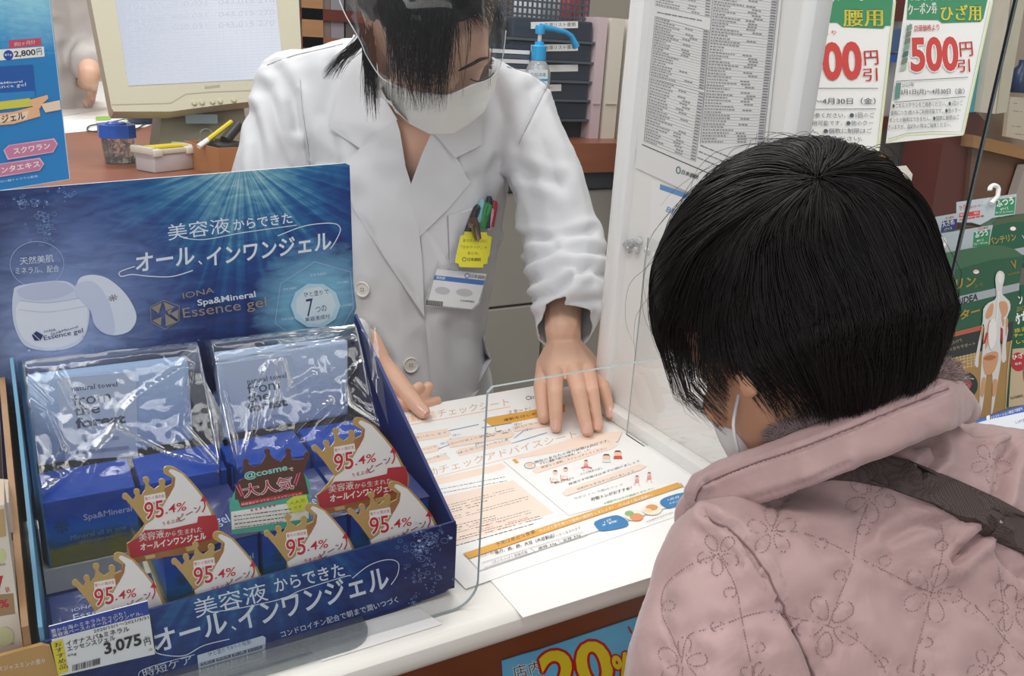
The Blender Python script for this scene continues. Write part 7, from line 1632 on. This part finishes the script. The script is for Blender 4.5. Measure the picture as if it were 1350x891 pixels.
def pk_mid(P):
    P.slab(kp(cg, (-100, 380), (60, 410), (480, 355), (470, 400), (-100, 520)), mat('#5d5f52', .4), .010); P.k = 1
t3_, P = pack(at(1215, 300, D=1.06), at(1290, 290, D=1.08), at(1215, 340, D=1.06), 'supporter package with a blue size label, between the front and rear green ones', pk_mid)
H_ = Print(P.o + P.n * .002, P.n); H_.slab(kp(cg, (-60, 335), (30, 318), (330, 265), (318, 380), (60, 432), (-60, 450)), PVC, .0008); H_.k = 1; H_.poly(kp(cg, (222, 322), (325, 305), (318, 380), (210, 400)), NAVY); H_.text('大きめ', cg(225, 365), cg(308, 345), 8, WHITE, .03); H_.text('Lサイズ', cg(238, 388), cg(290, 378), 3.4, WHITE); H_.text('男女兼用', cg(245, 312), cg(302, 300), 3.2, RR, .01); H_.mb.build('header_tab', t3_, fixn=False)
MB().tube([P.w(*cg(*q), .004) for q in ((330, 338), (420, 340), (485, 358))], .0016, mat('#3a332c', .4), 6).build('bar_hook', t3_)
def pk_right(P):
    P.slab([(1347, 395), cbk(588, -20), cbk(760, -40), cbk(740, 700), cbk(515, 735), cbk(545, 420)], GK, .018); P.k = 2
    P.text('ン', cbk(582, 100), cbk(610, 92), 12, WHITE, .03); P.text('EDICAL', cbk(562, 145), cbk(640, 130), 6, GDX, .02); P.text('サポ', cbk(558, 230), cbk(650, 200), 16, WHITE, .04); P.text('膝蓋', cbk(545, 278), cbk(640, 258), 5.5, YL, .02); P.text('テーピング', cbk(550, 305), cbk(700, 285), 5, YL, .02); P.text('しっかり', cbk(565, 345), cbk(690, 325), 5, YL, .02)
    P.poly(kp(cbk, (540, 375), (760, 355), (740, 700), (515, 735), (525, 560)), BEI); P.ell(cbk(575, 455), 10.5, 12.5, mat('#b8323c', .4)); P.text('ひざ', cbk(540, 445), cbk(608, 430), 7, WHITE, .02); P.text('専用', cbk(555, 478), cbk(595, 470), 3.5, WHITE)
    P.ell(cbk(640, 520), 8, 20, mat('#8f6a54', .4)); P.text('NORMAL', cbk(530, 690), cbk(610, 670), 4, mat('#6d5a44', .4), .02)
pack(at(1347, 395, D=1.09), at(1390, 390, D=1.11), at(1335, 540, D=1.08), 'green and beige supporter package cut by the right picture edge, with a red round mark', pk_right)
P = Print.three(at(1281, 555, D=.90), at(1350, 530, D=.93), at(1290, 600, D=.88)); P.slab(kp(cbk, (250, 835), (290, 822), (610, 722), (700, 695), (700, 1000), (250, 1000)), mat('#e3e8ee', .35), .003); P.k = 2
P.poly(kp(cbk, (250, 835), (290, 822), (610, 722), (700, 695), (700, 745), (400, 810), (250, 850)), mat('#2a58b0', .4)); P.poly(kp(cbk, (378, 790), (398, 783), (398, 812), (378, 815)), WHITE); P.text('クロスモーション構造で関節を', cbk(405, 812), cbk(605, 752), 4.2, WHITE, .01); P.text('しっかり支えるテーピング', cbk(560, 840), cbk(700, 800), 4.5, NAVY, .01)
P.mb.build('shelf_strip', label='blue and white printed strip under the front green package', cat='sign', fixn=False)
# peg board carrying the packs
gb = thing('goods_rack', tuple(at(1300, 500, Y=.98)), 'grey rack board behind the hanging supporter packages', 'rack')
a = at(1240, 330, D=1.30); MB().span((a.x - .05, a.y + .02, .55), (a.x + .55, a.y + .04, a.z), mat('#7a7672', .5)).build('back_board', gb)
